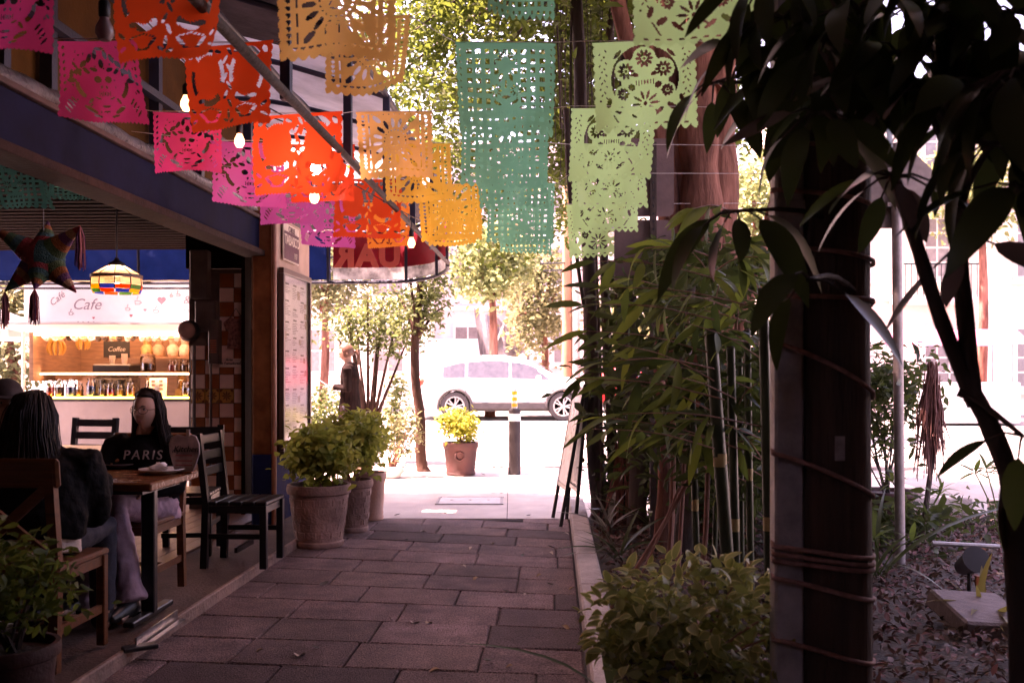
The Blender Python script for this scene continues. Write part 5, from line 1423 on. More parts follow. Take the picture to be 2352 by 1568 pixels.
def spline(pts, n):
    pts = [Vector(p) for p in pts]; out_ = []
    for q in np.linspace(0, len(pts) - 1.0001, n):
        i = int(q); t = q - i
        p0, p1, p2, p3 = pts[max(i - 1, 0)], pts[i], pts[i + 1], pts[min(i + 2, len(pts) - 1)]
        out_.append(.5 * ((2 * p1) + (p2 - p0) * t + (2 * p0 - 5 * p1 + 4 * p2 - p3) * t * t + (3 * p1 - p0 - 3 * p2 + p3) * t ** 3))
    return out_
def tree_root(name, label, cat, loc, group=None): return thing(name, label, cat, loc, 0, group)
def loc_sub(o, root): o.location = -root.location; return o
def kid(mbo, name, m, root, smooth=True, **kw):
    o = mbo.build(name, m, root, smooth=smooth, **kw); o.location = -root.location; return o
def kidleaf(pts, L, w, m, root, seed, name='crown', **kw):
    o = leafcloud(name, pts, L, w, m, root, seed, **kw); o.location = -root.location; o['kind'] = 'stuff'; return o

# ---------- big ficus with fused trunks
F = tree_root('ficus_tree', 'large ficus tree with reddish fused trunks behind the bamboo', 'tree', (1.62, 8.3, .04))
mains = [([(1575, 1240), (1578, 900), (1576, 600), (1550, 330), (1530, 60), (1480, -250)], .21, 8.3), ([(1640, 1240), (1640, 900), (1645, 620), (1645, 350), (1650, 120), (1720, -200)], .17, 8.2),
         ([(1615, 1245), (1615, 800), (1612, 500), (1605, 250), (1630, -100)], .16, 8.05), ([(1550, 1235), (1560, 980), (1556, 700), (1535, 420), (1500, 260), (1430, 60), (1390, -200)], .07, 8.1)]
for i, (pp, r, d) in enumerate(mains):
    pts = spline([P(x, y, d) for x, y in pp], 22)
    kid(MB().tube(pts, [r * (1.35 - .5 * q / 21) * (1 + .10 * math.sin(q * 1.7 + i)) for q in range(22)], 14), 'trunk', bark, F)
for i, (pp, r, d) in enumerate([([(1690, 800), (1740, 600), (1785, 440), (1830, 200)], .07, 8.2), ([(1500, 260), (1440, 60), (1350, -150)], .06, 8.6), ([(1560, 300), (1500, 0), (1400, -300), (1200, -420)], .10, 9.0), ([(1640, 200), (1800, -100), (2000, -300)], .09, 8.0)]):
    pts = spline([P(x, y, d) for x, y in pp], 14); kid(MB().tube(pts, [r * (1 - .5 * q / 13) for q in range(14)], 10), 'limb', bark, F)
rr_ = random.Random(8)
for i in range(26):
    x = rr_.uniform(1275, 1480); y1 = rr_.uniform(200, 560); d = rr_.uniform(8.8, 10.5)
    a = P(x, -60, d); b = P(x + rr_.uniform(-6, 6), y1, d)
    kid(MB().tube(wig([a, (a * 2 + b) / 3, (a + b * 2) / 3, b], .012, i), .0045 if i > 4 else .012, 5), 'aerial_root', bark_d, F)
p, cc = crown_pts((.15, 11.8, 5.2), (2.9, 2.4, 2.3), 210, 105, .26, 21, .25)
kidleaf(p, .10, .052, lf_fic, F, 22)
p, _ = crown_pts(P(1385, 260, 11.6), (.75, .7, 1.5), 70, 80, .22, 27, .1)
kidleaf(p, .10, .052, lf_fic, F, 28, name='inner_crown')
p, _ = crown_pts((.75, 11.6, 7.1), (1.9, 2.6, .8), 120, 100, .4, 29, .1)
kidleaf(p, .17, .10, lf_fic, F, 30, name='added_shade_crown')  # unseen leaf layer added to shade the visible crown below
p, cc2 = crown_pts((2.0, 7.0, 6.4), (4.4, 3.9, 1.5), 200, 130, .42, 23, .1)
kidleaf(p, .17, .10, lf_fic, F, 24, name='upper_crown')
for i in range(0, 60, 3):
    c_ = Vector(cc[i]); s_ = P(1500, -150, 9.2)
    kid(MB().tube(spline([s_, (s_ + c_) / 2 + Vector((0, 0, .3)), c_], 7), [.035, .03, .025, .02, .016, .012, .007], 6), 'branch', bark_d, F)
# ---------- slender trees at the end of the kerb
S = tree_root('slender_tree', 'slender dark trunked tree with thin aerial stems beside the chalkboard sign', 'tree', G(1385, 1195))
for i, (pp, r, d) in enumerate([([(1392, 1205), (1372, 1100), (1362, 900), (1357, 700), (1352, 560), (1335, 380), (1330, 100), (1300, -300)], .075, 9.0), ([(1410, 1200), (1405, 1000), (1395, 800), (1388, 600), (1380, 300), (1420, -100)], .045, 8.9), ([(1432, 1205), (1425, 900), (1418, 650), (1425, 300), (1440, -50)], .035, 8.8), ([(1300, 250), (1312, 480), (1340, 700)], .022, 8.9), ([(1382, 1200), (1380, 900), (1370, 600), (1372, 450)], .014, 8.7)]):
    pts = spline([P(x, y, d) for x, y in pp], 20); kid(MB().tube(pts, [r * (1.2 - .5 * q / 19) * (1.35 if q < 2 and i < 3 else 1) for q in range(20)], 12), 'trunk', bark_d, S)
mb = MB()
for i in range(60):
    b = P(rr_.uniform(1420, 1450), 1000, 8.7); e = P(rr_.uniform(1385, 1455), rr_.uniform(1120, 1215), 8.5)
    mb.tube(wig([b, (b + e) / 2, e], .02, i), .004, 4)
kid(mb, 'root_fibres', mat('red_root_fibre', (.24, .08, .06), .8), S, False, kind='stuff')
p, _ = crown_pts((1.1, 9.6, 5.6), (1.6, 1.6, 1.7), 60, 70, .25, 31, .2); kidleaf(p, .10, .05, lf_fic, S, 32)
# ---------- dark trunks in the thicket
for i, (xt, xb, w_, d_, lb) in enumerate(((1446, 1462, 34, 8.4, 'dark straight trunk left of the sign post in the thicket'), (1528, 1515, 26, 7.3, 'thin reddish trunk rising through the bamboo leaves'), (1582, 1570, 40, 7.0, 'rough dark trunk in front of the ficus, behind the bamboo'), (1705, 1715, 30, 7.6, 'dark trunk just left of the steel channel'))):
    a_, b_ = P(xt, 640, d_), P(xb, 1200, d_); b_ = b_ + (b_ - a_) * ((b_.z - .03) / (a_.z - b_.z))
    tt = tree_root('thicket_tree', lb, 'tree', b_)
    pts = spline([b_, b_ * .7 + a_ * .3 + Vector((.03, 0, 0)), b_ * .35 + a_ * .65 - Vector((.03, 0, 0)), a_ + Vector((.02, .05, .15))], 18)
    kid(MB().tube(pts, [w_ / 2 * d_ / FPX * (1.35 - .5 * q / 17) * (1 + .06 * math.sin(q * 2.3 + i)) for q in range(18)], 12), 'trunk', (bark_d, bark)[i % 2], tt)
    p, cc = crown_pts(a_ + Vector((.03, .1, .05)), (.28, .3, .3), 16, 20, .12, 160 + i, .2); kidleaf(p, .11, .05, leafm('garden_dark', (.035, .05, .02), (.09, .12, .03), .4), tt, 170 + i)
# ---------- bamboo clump
B = tree_root('bamboo_clump', 'bamboo clump with dark green culms, pale nodes and long thin leaves', 'bamboo', (1.15, 5.0, .05))
culm_m = mat('bamboo_culm', (.030, .045, .020), .4, .35, 6, .2, 40, stretch=(1, 1, .2)); node_m = mat('bamboo_node', (.42, .31, .13), .5, .2, 20)
culms = [(1632, 760, 1672, 1300, 31, 4.7, (1057,)), (1678, 800, 1690, 1300, 21, 4.9, (1206,)), (1716, 760, 1724, 1300, 17, 5.2, (1090, 1300)), (1752, 665, 1768, 1330, 25, 4.5, (1203,)), (1775, 660, 1772, 1300, 14, 4.8, (1120,)), (1590, 900, 1600, 1290, 16, 5.4, (1160,)), (1700, 820, 1704, 1290, 12, 5.6, (1010,)), (1655, 850, 1640, 1290, 13, 5.7, ())]
for (x0, y0, x1, y1, w, d, nodes) in culms:
    a, b = P(x0, y0, d), P(x1, y1, d); t = (b.z - .03) / (a.z - b.z); b = b + (b - a) * t
    r = w / 2 * d / FPX
    kid(MB().tube([a, a * .66 + b * .34, a * .33 + b * .67, b], [r * .95, r, r, r], 12), 'culm', culm_m, B)
    kid(MB().tube([a + Vector((0, 0, .002)), a + Vector((0, 0, .012))], [r * .99, r * .6], 12), 'culm_top', bark_d, B)
    for ny in nodes:
        n_ = P(0, ny, d).z; q = (a.z - n_) / (a.z - b.z); c_ = a + (b - a) * q
        kid(MB().tube([c_ + Vector((0, 0, .035)), c_ - Vector((0, 0, .03))], r * 1.03, 12), 'node', node_m, B)
for (x0, y0, x1, y1, w, d) in ((1610, 1050, 1476, 1275, 11, 5.6), (1627, 1030, 1611, 1275, 12, 5.2), (1545, 960, 1536, 1260, 14, 6.2), (1580, 700, 1560, 1230, 10, 6.0), (1560, 1120, 1490, 1270, 6, 5.4)):
    a, b = P(x0, y0, d), P(x1, y1, d); t = (b.z - .03) / (a.z - b.z); b = b + (b - a) * t
    kid(MB().tube(spline([a, (a + b) / 2 + Vector((.015, 0, 0)), b], 7), w / 2 * d / FPX, 8), 'stem', stem_r, B)
def leaf_me(L, w, curl, m, n=6, rim=None, fold=.15):
    mb = MB(); rows = []
    for i in range(n + 1):
        t = i / n; hw = w / 2 * (math.sin(math.pi * min(1, t * .93 + .045)) ** .8) * (1 - .25 * t) * 1.15 if 0 < i < n else w * .02
        z = -curl * L * t * t
        cols = ((-1, fold), (-.72, fold * .7), (0, 0), (.72, fold * .7), (1, fold)) if rim else ((-1, fold), (0, 0), (1, fold))
        rows.append([(s * hw, t * L, z + hw * f) for s, f in cols])
    k = len(rows[0])
    mb.v = [p for r_ in rows for p in r_]
    for i in range(n):
        for j in range(k - 1):
            mb.f.append((i * k + j, i * k + j + 1, (i + 1) * k + j + 1, (i + 1) * k + j)); mb.m.append(1 if rim and j in (0, k - 2) else 0)
    return mb.mesh('leaf', [m, rim] if rim else m, 'all')
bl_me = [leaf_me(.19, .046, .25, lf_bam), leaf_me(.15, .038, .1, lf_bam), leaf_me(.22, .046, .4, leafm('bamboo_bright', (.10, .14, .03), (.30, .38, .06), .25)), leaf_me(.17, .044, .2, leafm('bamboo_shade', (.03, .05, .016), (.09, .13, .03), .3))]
rr_ = random.Random(4)
def setdir(o, base, dirv, roll, scale):
    y = dirv.normalized(); x = y.cross(Vector((0, 0, 1)));
    if x.length < .01: x = Vector((1, 0, 0))
    x.normalize(); z = x.cross(y)
    M = Matrix((x, y, z)).transposed() @ Matrix.Rotation(roll, 3, 'Y')
    o.matrix_local = Matrix.Translation(base) @ M.to_4x4() @ Matrix.Scale(scale, 4)
nleaf = 0
sprays = [(1480, 570, -1, 4.3), (1420, 790, -1, 4.2), (1400, 830, -1, 4.1), (1430, 950, -1, 4.2), (1520, 680, -1, 4.5), (1560, 560, -1, 4.4), (1600, 620, 1, 4.6), (1660, 560, 1, 4.5), (1700, 620, 1, 4.5), (1740, 590, 1, 4.4), (1640, 700, -1, 4.6), (1570, 740, -1, 4.5), (1500, 860, -1, 4.4), (1700, 760, 1, 4.7), (1560, 960, -1, 4.6), (1620, 880, -1, 4.8), (1680, 980, 1, 4.8), (1480, 1000, -1, 4.7), (1740, 880, 1, 4.9), (1640, 1060, -1, 5.0), (1540, 840, 1, 4.9), (1590, 480, -1, 4.3), (1480, 700, -1, 4.6), (1450, 640, -1, 4.7), (1730, 1010, 1, 5.0), (1590, 1000, 1, 5.0), (1500, 930, 1, 5.1), (1680, 860, -1, 4.9), (1760, 760, 1, 4.6), (1620, 780, 1, 4.9), (1540, 600, -1, 4.8), (1600, 690, -1, 4.9), (1700, 690, -1, 4.8), (1440, 880, -1, 4.5), (1400, 960, -1, 4.6), (1560, 1060, -1, 5.2), (1660, 640, -1, 4.8), (1520, 780, -1, 4.6)]
sprays = [(1340, 700, -1, 4.2), (1335, 870, -1, 4.2), (1365, 600, -1, 4.3), (1360, 985, -1, 4.3), (1385, 660, -1, 4.2), (1350, 760, -1, 4.4)] + sprays
for (x, y, s, d) in sprays:
    org = P(rr_.choice((1640, 1690, 1755)), y + rr_.uniform(10, 90), d + .3); tip = P(x, y, d)
    if (tip - org).length > .75: org = tip + (org - tip).normalized() * .75
    br = spline([org, (org + tip) / 2 + Vector((0, 0, .03)), tip], 6)
    kid(MB().tube(br, [.004, .004, .0035, .003, .0025, .0015], 5), 'twig', stem_r, B)
    for j in range(7):
        if nleaf >= 290: break
        q = br[min(5, 2 + j // 2)]; dv = Vector(((1 if j % 2 else -1) * rr_.uniform(.1, .5) + s * rr_.uniform(.3, 1.0), rr_.uniform(-.7, .5), rr_.uniform(-.75, .25)))
        o = put('leaf', bl_me[rr_.choice((0, 0, 1, 2, 3, 3))], B); setdir(o, q - B.location, dv, rr_.uniform(-1, 1), rr_.uniform(.75, 1.2)); nleaf += 1
p, _ = crown_pts((1.2, 5.8, 1.4), (.75, .7, .85), 120, 13, .15, 41, .1); kidleaf(p, .17, .042, MATS['leaf_garden_dark'], B, 42, name='inner_foliage')
# ---------- shrubs and strap-leaf plants under the trees
def shrub(name, label, c, rad, ncl, per, cr, L, w, m, seed, cat='shrub', stems=6, base=None, stemm=None):
    b = Vector(base) if base is not None else Vector((c[0], c[1], .04))
    t = tree_root(name, label, cat, b)
    p, cc = crown_pts(c, rad, ncl, per, cr, seed, .3)
    p = p[p[:, 2] > b.z + .02]
    kidleaf(p, L, w, m, t, seed + 1, 'foliage')
    rr2 = random.Random(seed)
    for i in range(stems):
        e = Vector(cc[rr2.randrange(len(cc))]); s0 = b + Vector((rr2.uniform(-.04, .04), rr2.uniform(-.04, .04), 0))
        kid(MB().tube(spline([s0, (s0 * 1.2 + e * .8) / 2 + Vector((rr2.uniform(-.05, .05), 0, .05)), e], 6), [.009, .008, .007, .006, .005, .003], 6), 'stem', stemm or bark_d, t)
    return t
g = G(1500, 1150); shrub('low_shrub', 'dark leafy shrub crowding the kerb under the ficus', (g.x + .1, 7.9, .55), (.55, .6, .5), 60, 28, .11, .10, .045, leafm('garden_dark', (.035, .05, .02), (.09, .12, .03), .4), 51)
shrub('low_shrub', 'dense shrub between the bamboo culms and the street', (1.95, 6.9, .7), (.6, .6, .7), 60, 24, .13, .11, .045, MATS['leaf_garden_dark'], 53)
shrub('tall_shrub', 'tall dark shrub between the slender tree and the ficus trunk', (1.35, 8.8, 1.05), (.55, .35, 1.1), 120, 30, .13, .11, .05, MATS['leaf_garden_dark'], 151, stems=8)
shrub('tall_shrub', 'tall dark shrub to the right of the ficus trunk', (2.3, 8.75, 1.0), (.6, .35, 1.05), 120, 28, .13, .11, .05, MATS['leaf_garden_dark'], 153, stems=8)
shrub('low_shrub', 'broad leaved plant behind the wooden post, near the border wall', (2.9, 7.3, .22), (.5, .4, .2), 20, 16, .14, .12, .05, MATS['leaf_garden_dark'], 55)
shrub('low_shrub', 'scruffy shrub at the back of the garden beside the border wall', (3.9, 8.2, .18), (.5, .3, .15), 16, 12, .14, .11, .03, MATS['leaf_garden_dark'], 57)
def strap_plant(label, base, n, L, w, m, seed, spread=.9):
    t = tree_root('strap_leaf_plant', label, 'plant', base); r2 = random.Random(seed)
    mes = [leaf_me(L, w, c_, m, 7, None, .2) for c_ in (.25, .5, .75)]
    for i in range(n):
        a = r2.uniform(0, 6.28); el_ = r2.uniform(.35, 1.35)
        dv = Vector((math.cos(a) * math.cos(el_), math.sin(a) * math.cos(el_), math.sin(el_) * 1.0))
        o = put('leaf', mes[i % 3], t); setdir(o, Vector((r2.uniform(-.03, .03), r2.uniform(-.03, .03), r2.uniform(0, .06))), dv, r2.uniform(-.5, .5), r2.uniform(.6, 1.15))
strap_m = leafm('strap', (.05, .065, .03), (.1, .12, .04), .4, .25, .3); strap_v = leafm('strap_grey', (.16, .14, .12), (.14, .13, .08), .3, .2, .4)
strap_plant('strap leaved plant drooping over the kerb beside the pavers', G(1400, 1300) + Vector((.06, 0, .03)), 20, .42, .035, strap_m, 1)
strap_plant('greyish strap leaved plant near the far end of the kerb', G(1385, 1245) + Vector((.03, 0, .03)), 18, .40, .05, strap_v, 2)
strap_plant('tall thin strap plant rising behind the kerb shrub', G(1500, 1230) + Vector((0, 0, .03)), 22, .75, .03, strap_m, 3)
strap_plant('spiky strap plant at the right of the wooden post', (2.35, 6.2, .05), 16, .85, .04, strap_m, 4)
strap_plant('yellowed strap plant among the leaf litter', (2.55, 5.2, .05), 12, .38, .04, leafm('yellowed', (.2, .16, .05), (.3, .22, .05), .3), 5)
strap_plant('dark drooping strap leaves at the left of the variegated shrub', (.40, 3.75, .06), 14, .5, .03, strap_m, 6)
# leaf litter on the soil
rs = np.random.default_rng(5)
lp = np.stack([rs.uniform(.4, 4.4, 15000), rs.uniform(3.2, 9.0, 15000), rs.uniform(.06, .11, 15000)], 1); lp = lp[lp[:, 0] - SK * lp[:, 1] > .36]
o = leafcloud('leaf_litter', lp, .055, .028, lf_lit, None, 6, 0, .75); o['kind'] = 'stuff'; tag(o, 'dry fallen leaves covering the garden soil', 'leaf litter')
# fallen leaves on the pavers and sidewalk
fl = [leaf_me(.055, .03, .3, mat('fallen_pale', (.50, .36, .28), .6, .25, 30), 4, None, .5), leaf_me(.06, .035, -.3, mat('fallen_dark', (.05, .04, .03), .6, .3, 30), 4, None, .4), leaf_me(.05, .03, .4, mat('fallen_tan', (.32, .19, .10), .6, .3, 30), 4, None, .6)]
spots = [(683, 1511, 0), (947, 1434, 0), (978, 1436, 2), (900, 1424, 0), (1178, 1532, 2), (1170, 1362, 1), (1203, 1369, 0), (1085, 1258, 0), (1262, 1270, 0), (1275, 1260, 1), (1270, 1345, 1), (1320, 1352, 2), (1245, 1322, 2), (1100, 1328, 2), (605, 1494, 2), (735, 1492, 1), (930, 1240, 1), (965, 1222, 0), (1130, 1250, 2), (1295, 1226, 0), (1010, 1540, 2), (735, 1348, 1), (1290, 1440, 2), (1130, 1519, 1), (1200, 1280, 1), (1060, 1300, 0), (1115, 1096, 1), (1210, 1176, 1), (1150, 1130, 2), (905, 1176, 1), (1016, 1170, 2), (1300, 1165, 2)]
seen_lb = {}
for i, (x, y, k) in enumerate(spots):
    pt_ = G(x, y); z = .004
    if pt_.y > 9.2: pt_ = P(x, y, pt_.y * .97); z = zg(pt_.y) + .004
    o = put('fallen_leaf', fl[k]); o.location = (pt_.x, pt_.y, z + .006); o.rotation_euler = (random.uniform(-.15, .15), random.uniform(-.15, .15), random.uniform(0, 6.28)); s = random.uniform(.8, 1.4); o.scale = (s, s, s)
    wh = ('pale', 'dark', 'tan')[k]
    if i in (0, 1): tag(o, ('pale fallen leaf standing out on the dark near pavers at the left', 'largest pale curled leaf in the middle of the pavers')[i], 'leaf', 'fallen leaves on the path'); o.scale = (1.8, 1.8, 1.8)
    else:
        u_ = (pt_.x - SK * pt_.y - XL) / (XRt - XL); rw = int((9.25 - pt_.y) / .41)
        where = ('beside the bollard', 'beside the utility cover', 'in the middle of the sidewalk')[min(2, int(abs(x - 1180) / 90))] + (' towards the street' if y < 1140 else (' near the pavers' if x > 1100 else '')) if pt_.y > 9.2 else f'{ORD[max(0, rw)]} paver row from the sidewalk, {("left side", "left of centre", "right of centre", "kerb side")[max(0, min(3, int(u_ * 4)))]}'
        lb_ = f'small {wh} fallen leaf, {where}'
        if lb_ in seen_lb: lb_ += ', the nearer one' if y > seen_lb[lb_] else ', the farther one'
        seen_lb[lb_] = y
        tag(o, lb_, 'leaf', 'fallen leaves on the path')
# ---------- potted plants
def pot(name, label, base, r, h, m, prof='round', plant=None, relief=None, cat='plant pot'):
    t = thing(name, label, cat, base)
    if prof == 'round': pr = [(r * .74, 0), (r * .78, .02), (r * .78, h * .08), (r * .74, h * .10), (r * .86, h * .5), (r * .93, h * .84), (r * 1.0, h * .86), (r * 1.03, h * .92), (r * 1.0, h), (r * .90, h), (r * .86, h * .9), (r * .0001, h * .88)]
    elif prof == 'bowl': pr = [(r * .7, 0), (r * .95, h * .6), (r, h), (r * .9, h), (r * .0001, h * .8)]
    else: pr = [(r * .80, 0), (r * .84, h * .06), (r * .80, h * .10), (r * .82, h * .16), (r * .80, h * .19), (r * .86, h * .45), (r * .93, h * .80), (r * 1.0, h * .86), (r * 1.0, h), (r * .9, h), (r * .86, h * .9), (r * .0001, h * .88)]
    MB().lathe(pr[:-1], n=40).build('pot', m, t, smooth=True)
    MB().lathe([(r * .87, h * .885), (r * .5, h * .91), (.0001, h * .92)], n=20).build('soil', soilp, t, smooth=True)
    if relief:
        rows_, cols_, jit = relief; r2 = random.Random(int(r * 1000))
        for i in range(rows_):
            z0, z1 = h * (.14 + .66 * i / rows_), h * (.14 + .66 * (i + 1) / rows_)
            off = r2.random()
            for j in range(cols_):
                a0, a1 = 2 * math.pi * (j + off) / cols_, 2 * math.pi * (j + off + 1) / cols_
                e = .05; aa = [a0 + (a1 - a0) * (e + r2.uniform(0, jit)), a1 - (a1 - a0) * (e + r2.uniform(0, jit))]
                zz = [z0 + (z1 - z0) * (.06 + r2.uniform(0, jit)), z1 - (z1 - z0) * (.06 + r2.uniform(0, jit))]
                R_ = lambda z: r * (.74 + (.93 - .74) * (z / h - .1) / .74)
                vs_ = []
                for dr, sh_ in ((-.002, 0), (.006, .10)):
                    for (ia, iz) in ((0, 0), (1, 0), (1, 1), (0, 1)):
                        am = (aa[0] + aa[1]) / 2; zm = (zz[0] + zz[1]) / 2
                        a_ = aa[ia] + (am - aa[ia]) * sh_; z_ = zz[iz] + (zm - zz[iz]) * sh_
                        vs_.append(((R_(z_) + dr) * math.cos(a_), (R_(z_) + dr) * math.sin(a_), z_))
                    if dr == 0:
                        pass
                MB().add(vs_, [(4, 5, 6, 7), (0, 1, 5, 4), (1, 2, 6, 5), (2, 3, 7, 6), (3, 0, 4, 7)]).build('relief_stone', m, t)
    return t
b1 = G(733, 1252); b1.z = .002
pot('terracotta_pot', 'largest terracotta pot with raised stone pattern beside the black chair', b1, .255, .50, terra, 'round', relief=(5, 13, .12))
shrub('potted_shrub', 'broad yellow green shrub in the largest terracotta pot', (b1.x + .02, b1.y, .76), (.28, .27, .24), 60, 28, .065, .085, .05, lf_pot, 61, base=(b1.x, b1.y, .45), stemm=stem_r)
b2 = G(812, 1219); b2.z = .002
pot('terracotta_pot', 'middle terracotta pot with brick pattern in the row by the menu board', b2, .17, .46, terra, 'round', relief=(6, 10, .04))
shrub('potted_shrub', 'yellow green shrub in the middle terracotta pot of the row', (b2.x - .02, b2.y, .79), (.26, .25, .25), 52, 26, .065, .085, .05, lf_pot, 63, base=(b2.x, b2.y, .42), stemm=stem_r)
b3 = G(850, 1192); b3.z = .002
pot('terracotta_pot', 'plain smooth terracotta pot nearest the sidewalk', b3, .155, .45, mat('smooth_terracotta', (.42, .22, .16), .6, .2, 6, .2, 50), 'ringed')
shrub('potted_shrub', 'pale green shrub in the plain pot nearest the sidewalk', (b3.x - .05, b3.y, .80), (.24, .24, .22), 44, 24, .065, .08, .045, lf_pot, 65, base=(b3.x, b3.y, .40), stemm=stem_r)
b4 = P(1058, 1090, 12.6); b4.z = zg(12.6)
t4 = pot('shade_dark_pot', 'red pot darkened for shade, with ring emblem, on the sunny sidewalk', b4, .235, .43, terra_d, 'ringed')
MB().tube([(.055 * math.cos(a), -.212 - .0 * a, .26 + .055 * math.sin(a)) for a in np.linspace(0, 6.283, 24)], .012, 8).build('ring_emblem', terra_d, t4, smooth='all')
shrub('potted_shrub', 'bright lime shrub in the shade darkened pot', (b4.x - .02, 12.6, b4.z + .68), (.27, .24, .22), 46, 20, .06, .075, .042, leafm('lime_shrub', (.28, .30, .05), (.5, .5, .08), .25), 67, base=(b4.x, 12.6, b4.z + .38), stemm=stem_r)
b5 = P(898, 1092, 12.3); b5.z = zg(12.3)
pot('shallow_pot', 'shallow grey bowl pot beside the street tree', b5, .17, .14, kerb_m, 'bowl')
shrub('potted_shrub', 'thin twiggy shrub in the shallow bowl pot', (b5.x + .12, 12.4, b5.z + .55), (.28, .22, .40), 34, 16, .08, .08, .035, lf_far, 69, base=(b5.x, 12.3, b5.z + .11), stems=12, stemm=stem_r)
# foreground variegated shrub
V0 = Vector((.61, 3.25, .05))
pot('terracotta_pot', 'dark wide pot holding the variegated shrub in the foreground', (V0.x, V0.y, .03), .235, .38, terra_d, 'round')
vt = thing('variegated_shrub', 'cream edged variegated shrub in the near pot at the bottom', 'shrub', (V0.x, V0.y, .37))
vm = leafm('variegated', (.22, .23, .08), (.26, .28, .06), .4, .3); vr = leafm('variegated_rim', (.50, .45, .18), (.5, .42, .14), .2, .35)
v_me = [leaf_me(.068, .040, .35, vm, 5, vr, .3), leaf_me(.058, .036, .6, vm, 5, vr, .4), leaf_me(.075, .042, .15, vm, 5, vr, .2)]
r2 = random.Random(12)
for i in range(300):
    a = r2.uniform(0, 6.28); e = math.asin(r2.uniform(-.15, 1)); q = r2.uniform(.82, 1.05)
    n_ = Vector((math.cos(a) * math.cos(e), math.sin(a) * math.cos(e), math.sin(e)))
    p_ = Vector((n_.x * .36 * q, n_.y * .34 * q, .14 + n_.z * .27 * q))
    o = put('leaf', v_me[i % 3], vt)
    dv = n_ + Vector((r2.uniform(-.8, .8), r2.uniform(-.8, .8), r2.uniform(-.7, .4)))
    setdir(o, p_, dv, r2.uniform(-.9, .9), r2.uniform(.6, 1.05))
p, cc = crown_pts((0, 0, .14), (.33, .31, .245), 110, 14, .045, 71, .5); o = leafcloud('inner_foliage', p, .052, .032, vm, vt, 72); o['kind'] = 'stuff'
for i in range(16):
    e = Vector(cc[i]); MB().tube(spline([(0, 0, -.02), e * .5 + Vector((0, 0, .02)), e], 6), [.007, .006, .005, .005, .004, .003], 6).build('stem', stem_r, vt, smooth=True)
# bottom left potted plant
bl = Vector((-1.86, 3.55, .06))
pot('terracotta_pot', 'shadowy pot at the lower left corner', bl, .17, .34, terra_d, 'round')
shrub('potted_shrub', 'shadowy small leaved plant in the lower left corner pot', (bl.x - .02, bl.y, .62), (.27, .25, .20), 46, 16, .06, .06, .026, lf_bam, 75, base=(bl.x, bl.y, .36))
# ---------- umbrella plants (dark foreground foliage)
sch_m = leafm('umbrella_dark', (.032, .040, .018), (.05, .07, .016), .5, .25, .35); sch_l = leafm('umbrella_light', (.06, .08, .025), (.12, .16, .03), .3, .3, .4)
sch_b = leafm('umbrella_underside', (.20, .14, .13), (.08, .06, .04), .3, .15, .6)
u_me = [leaf_me(.21, .072, .25, sch_m, 8, None, .12), leaf_me(.18, .06, .45, sch_m, 8, None, .2), leaf_me(.21, .07, .1, sch_b, 8, None, .08), leaf_me(.20, .07, .3, sch_l, 8, None, .15), leaf_me(.22, .08, .6, sch_m, 8, None, .1)]
def whorl(t, c, n, seed, spread=1.0, mats_=(0, 1, 4, 0, 2), tilt=(0, 0, 0), sc=1.0, pet=.10):
    r2 = random.Random(seed); mb = MB()
    for i in range(n):
        a = 2 * math.pi * i / n + r2.uniform(-.25, .25)
        dv = Vector((math.cos(a), math.sin(a) * .8, r2.uniform(-.55, .25) * spread - .15)) + Vector(tilt)
        dv.normalize(); b = c + dv * pet * r2.uniform(.7, 1.1) * sc
        mb.tube([c, (c + b) / 2 + Vector((0, 0, .012)), b], [.005 * sc, .004 * sc, .003 * sc], 5)
        o = put('leaf', u_me[r2.choice(mats_)], t)
        setdir(o, b - t.location, dv + Vector((0, 0, -.35)), r2.uniform(-.7, .7), r2.uniform(.75, 1.15) * sc)
    kid(mb, 'leaf_stalks', bark_d, t)
U = tree_root('umbrella_plant', 'tall dark umbrella plant with forked stem at the right edge', 'plant', (1.29, 2.42, .05))
dU = 2.42
stems_ = [([(2352, 2100), (2350, 1600), (2335, 1300), (2325, 1120), (2270, 970), (2225, 890)], .030), ([(2240, 930), (2160, 730), (2105, 560), (2075, 470), (2052, 400)], .019), ([(2235, 920), (2222, 780), (2205, 600), (2195, 400), (2205, 200), (2190, 60), (2180, -120)], .021), ([(2330, 1320), (2300, 1200), (2310, 1080)], .009)]
for pp, r in stems_:
    pts = spline([P(x, y, dU) for x, y in pp], 18); kid(MB().tube(pts, [r * (1.1 - .35 * q / 17) * (1 + .05 * math.sin(q * 2.1)) for q in range(18)], 10), 'stem', bark_d, U)
wh = [(2052, 405, 2.42, 8, (3, 0, 3, 2)), (2190, 60, 2.35, 9, (0, 1, 4)), (2280, 330, 2.2, 8, (0, 1, 4)), (2340, 160, 2.1, 9, (0, 1, 4)), (2330, 30, 2.3, 9, (0, 4, 1)), (2120, 200, 2.45, 8, (0, 1, 2)), (2225, 560, 2.35, 3, (0, 2)), (2345, 430, 2.15, 5, (0, 4)), (2060, 120, 2.5, 9, (0, 1, 4)), (2250, -60, 2.3, 9, (0, 1, 4)), (2348, 1000, 2.3, 3, (3, 0)), (2150, -80, 2.2, 9, (0, 1)), (2330, 280, 2.4, 9, (0, 1, 4)), (2230, 200, 2.25, 9, (0, 1, 4)), (2290, 110, 2.5, 9, (0, 1, 4)), (2150, 110, 2.55, 9, (0, 1, 4)), (2100, 20, 2.6, 9, (0, 1)), (2270, 250, 2.6, 9, (0, 1, 4)), (2345, 90, 2.6, 9, (0, 1))]
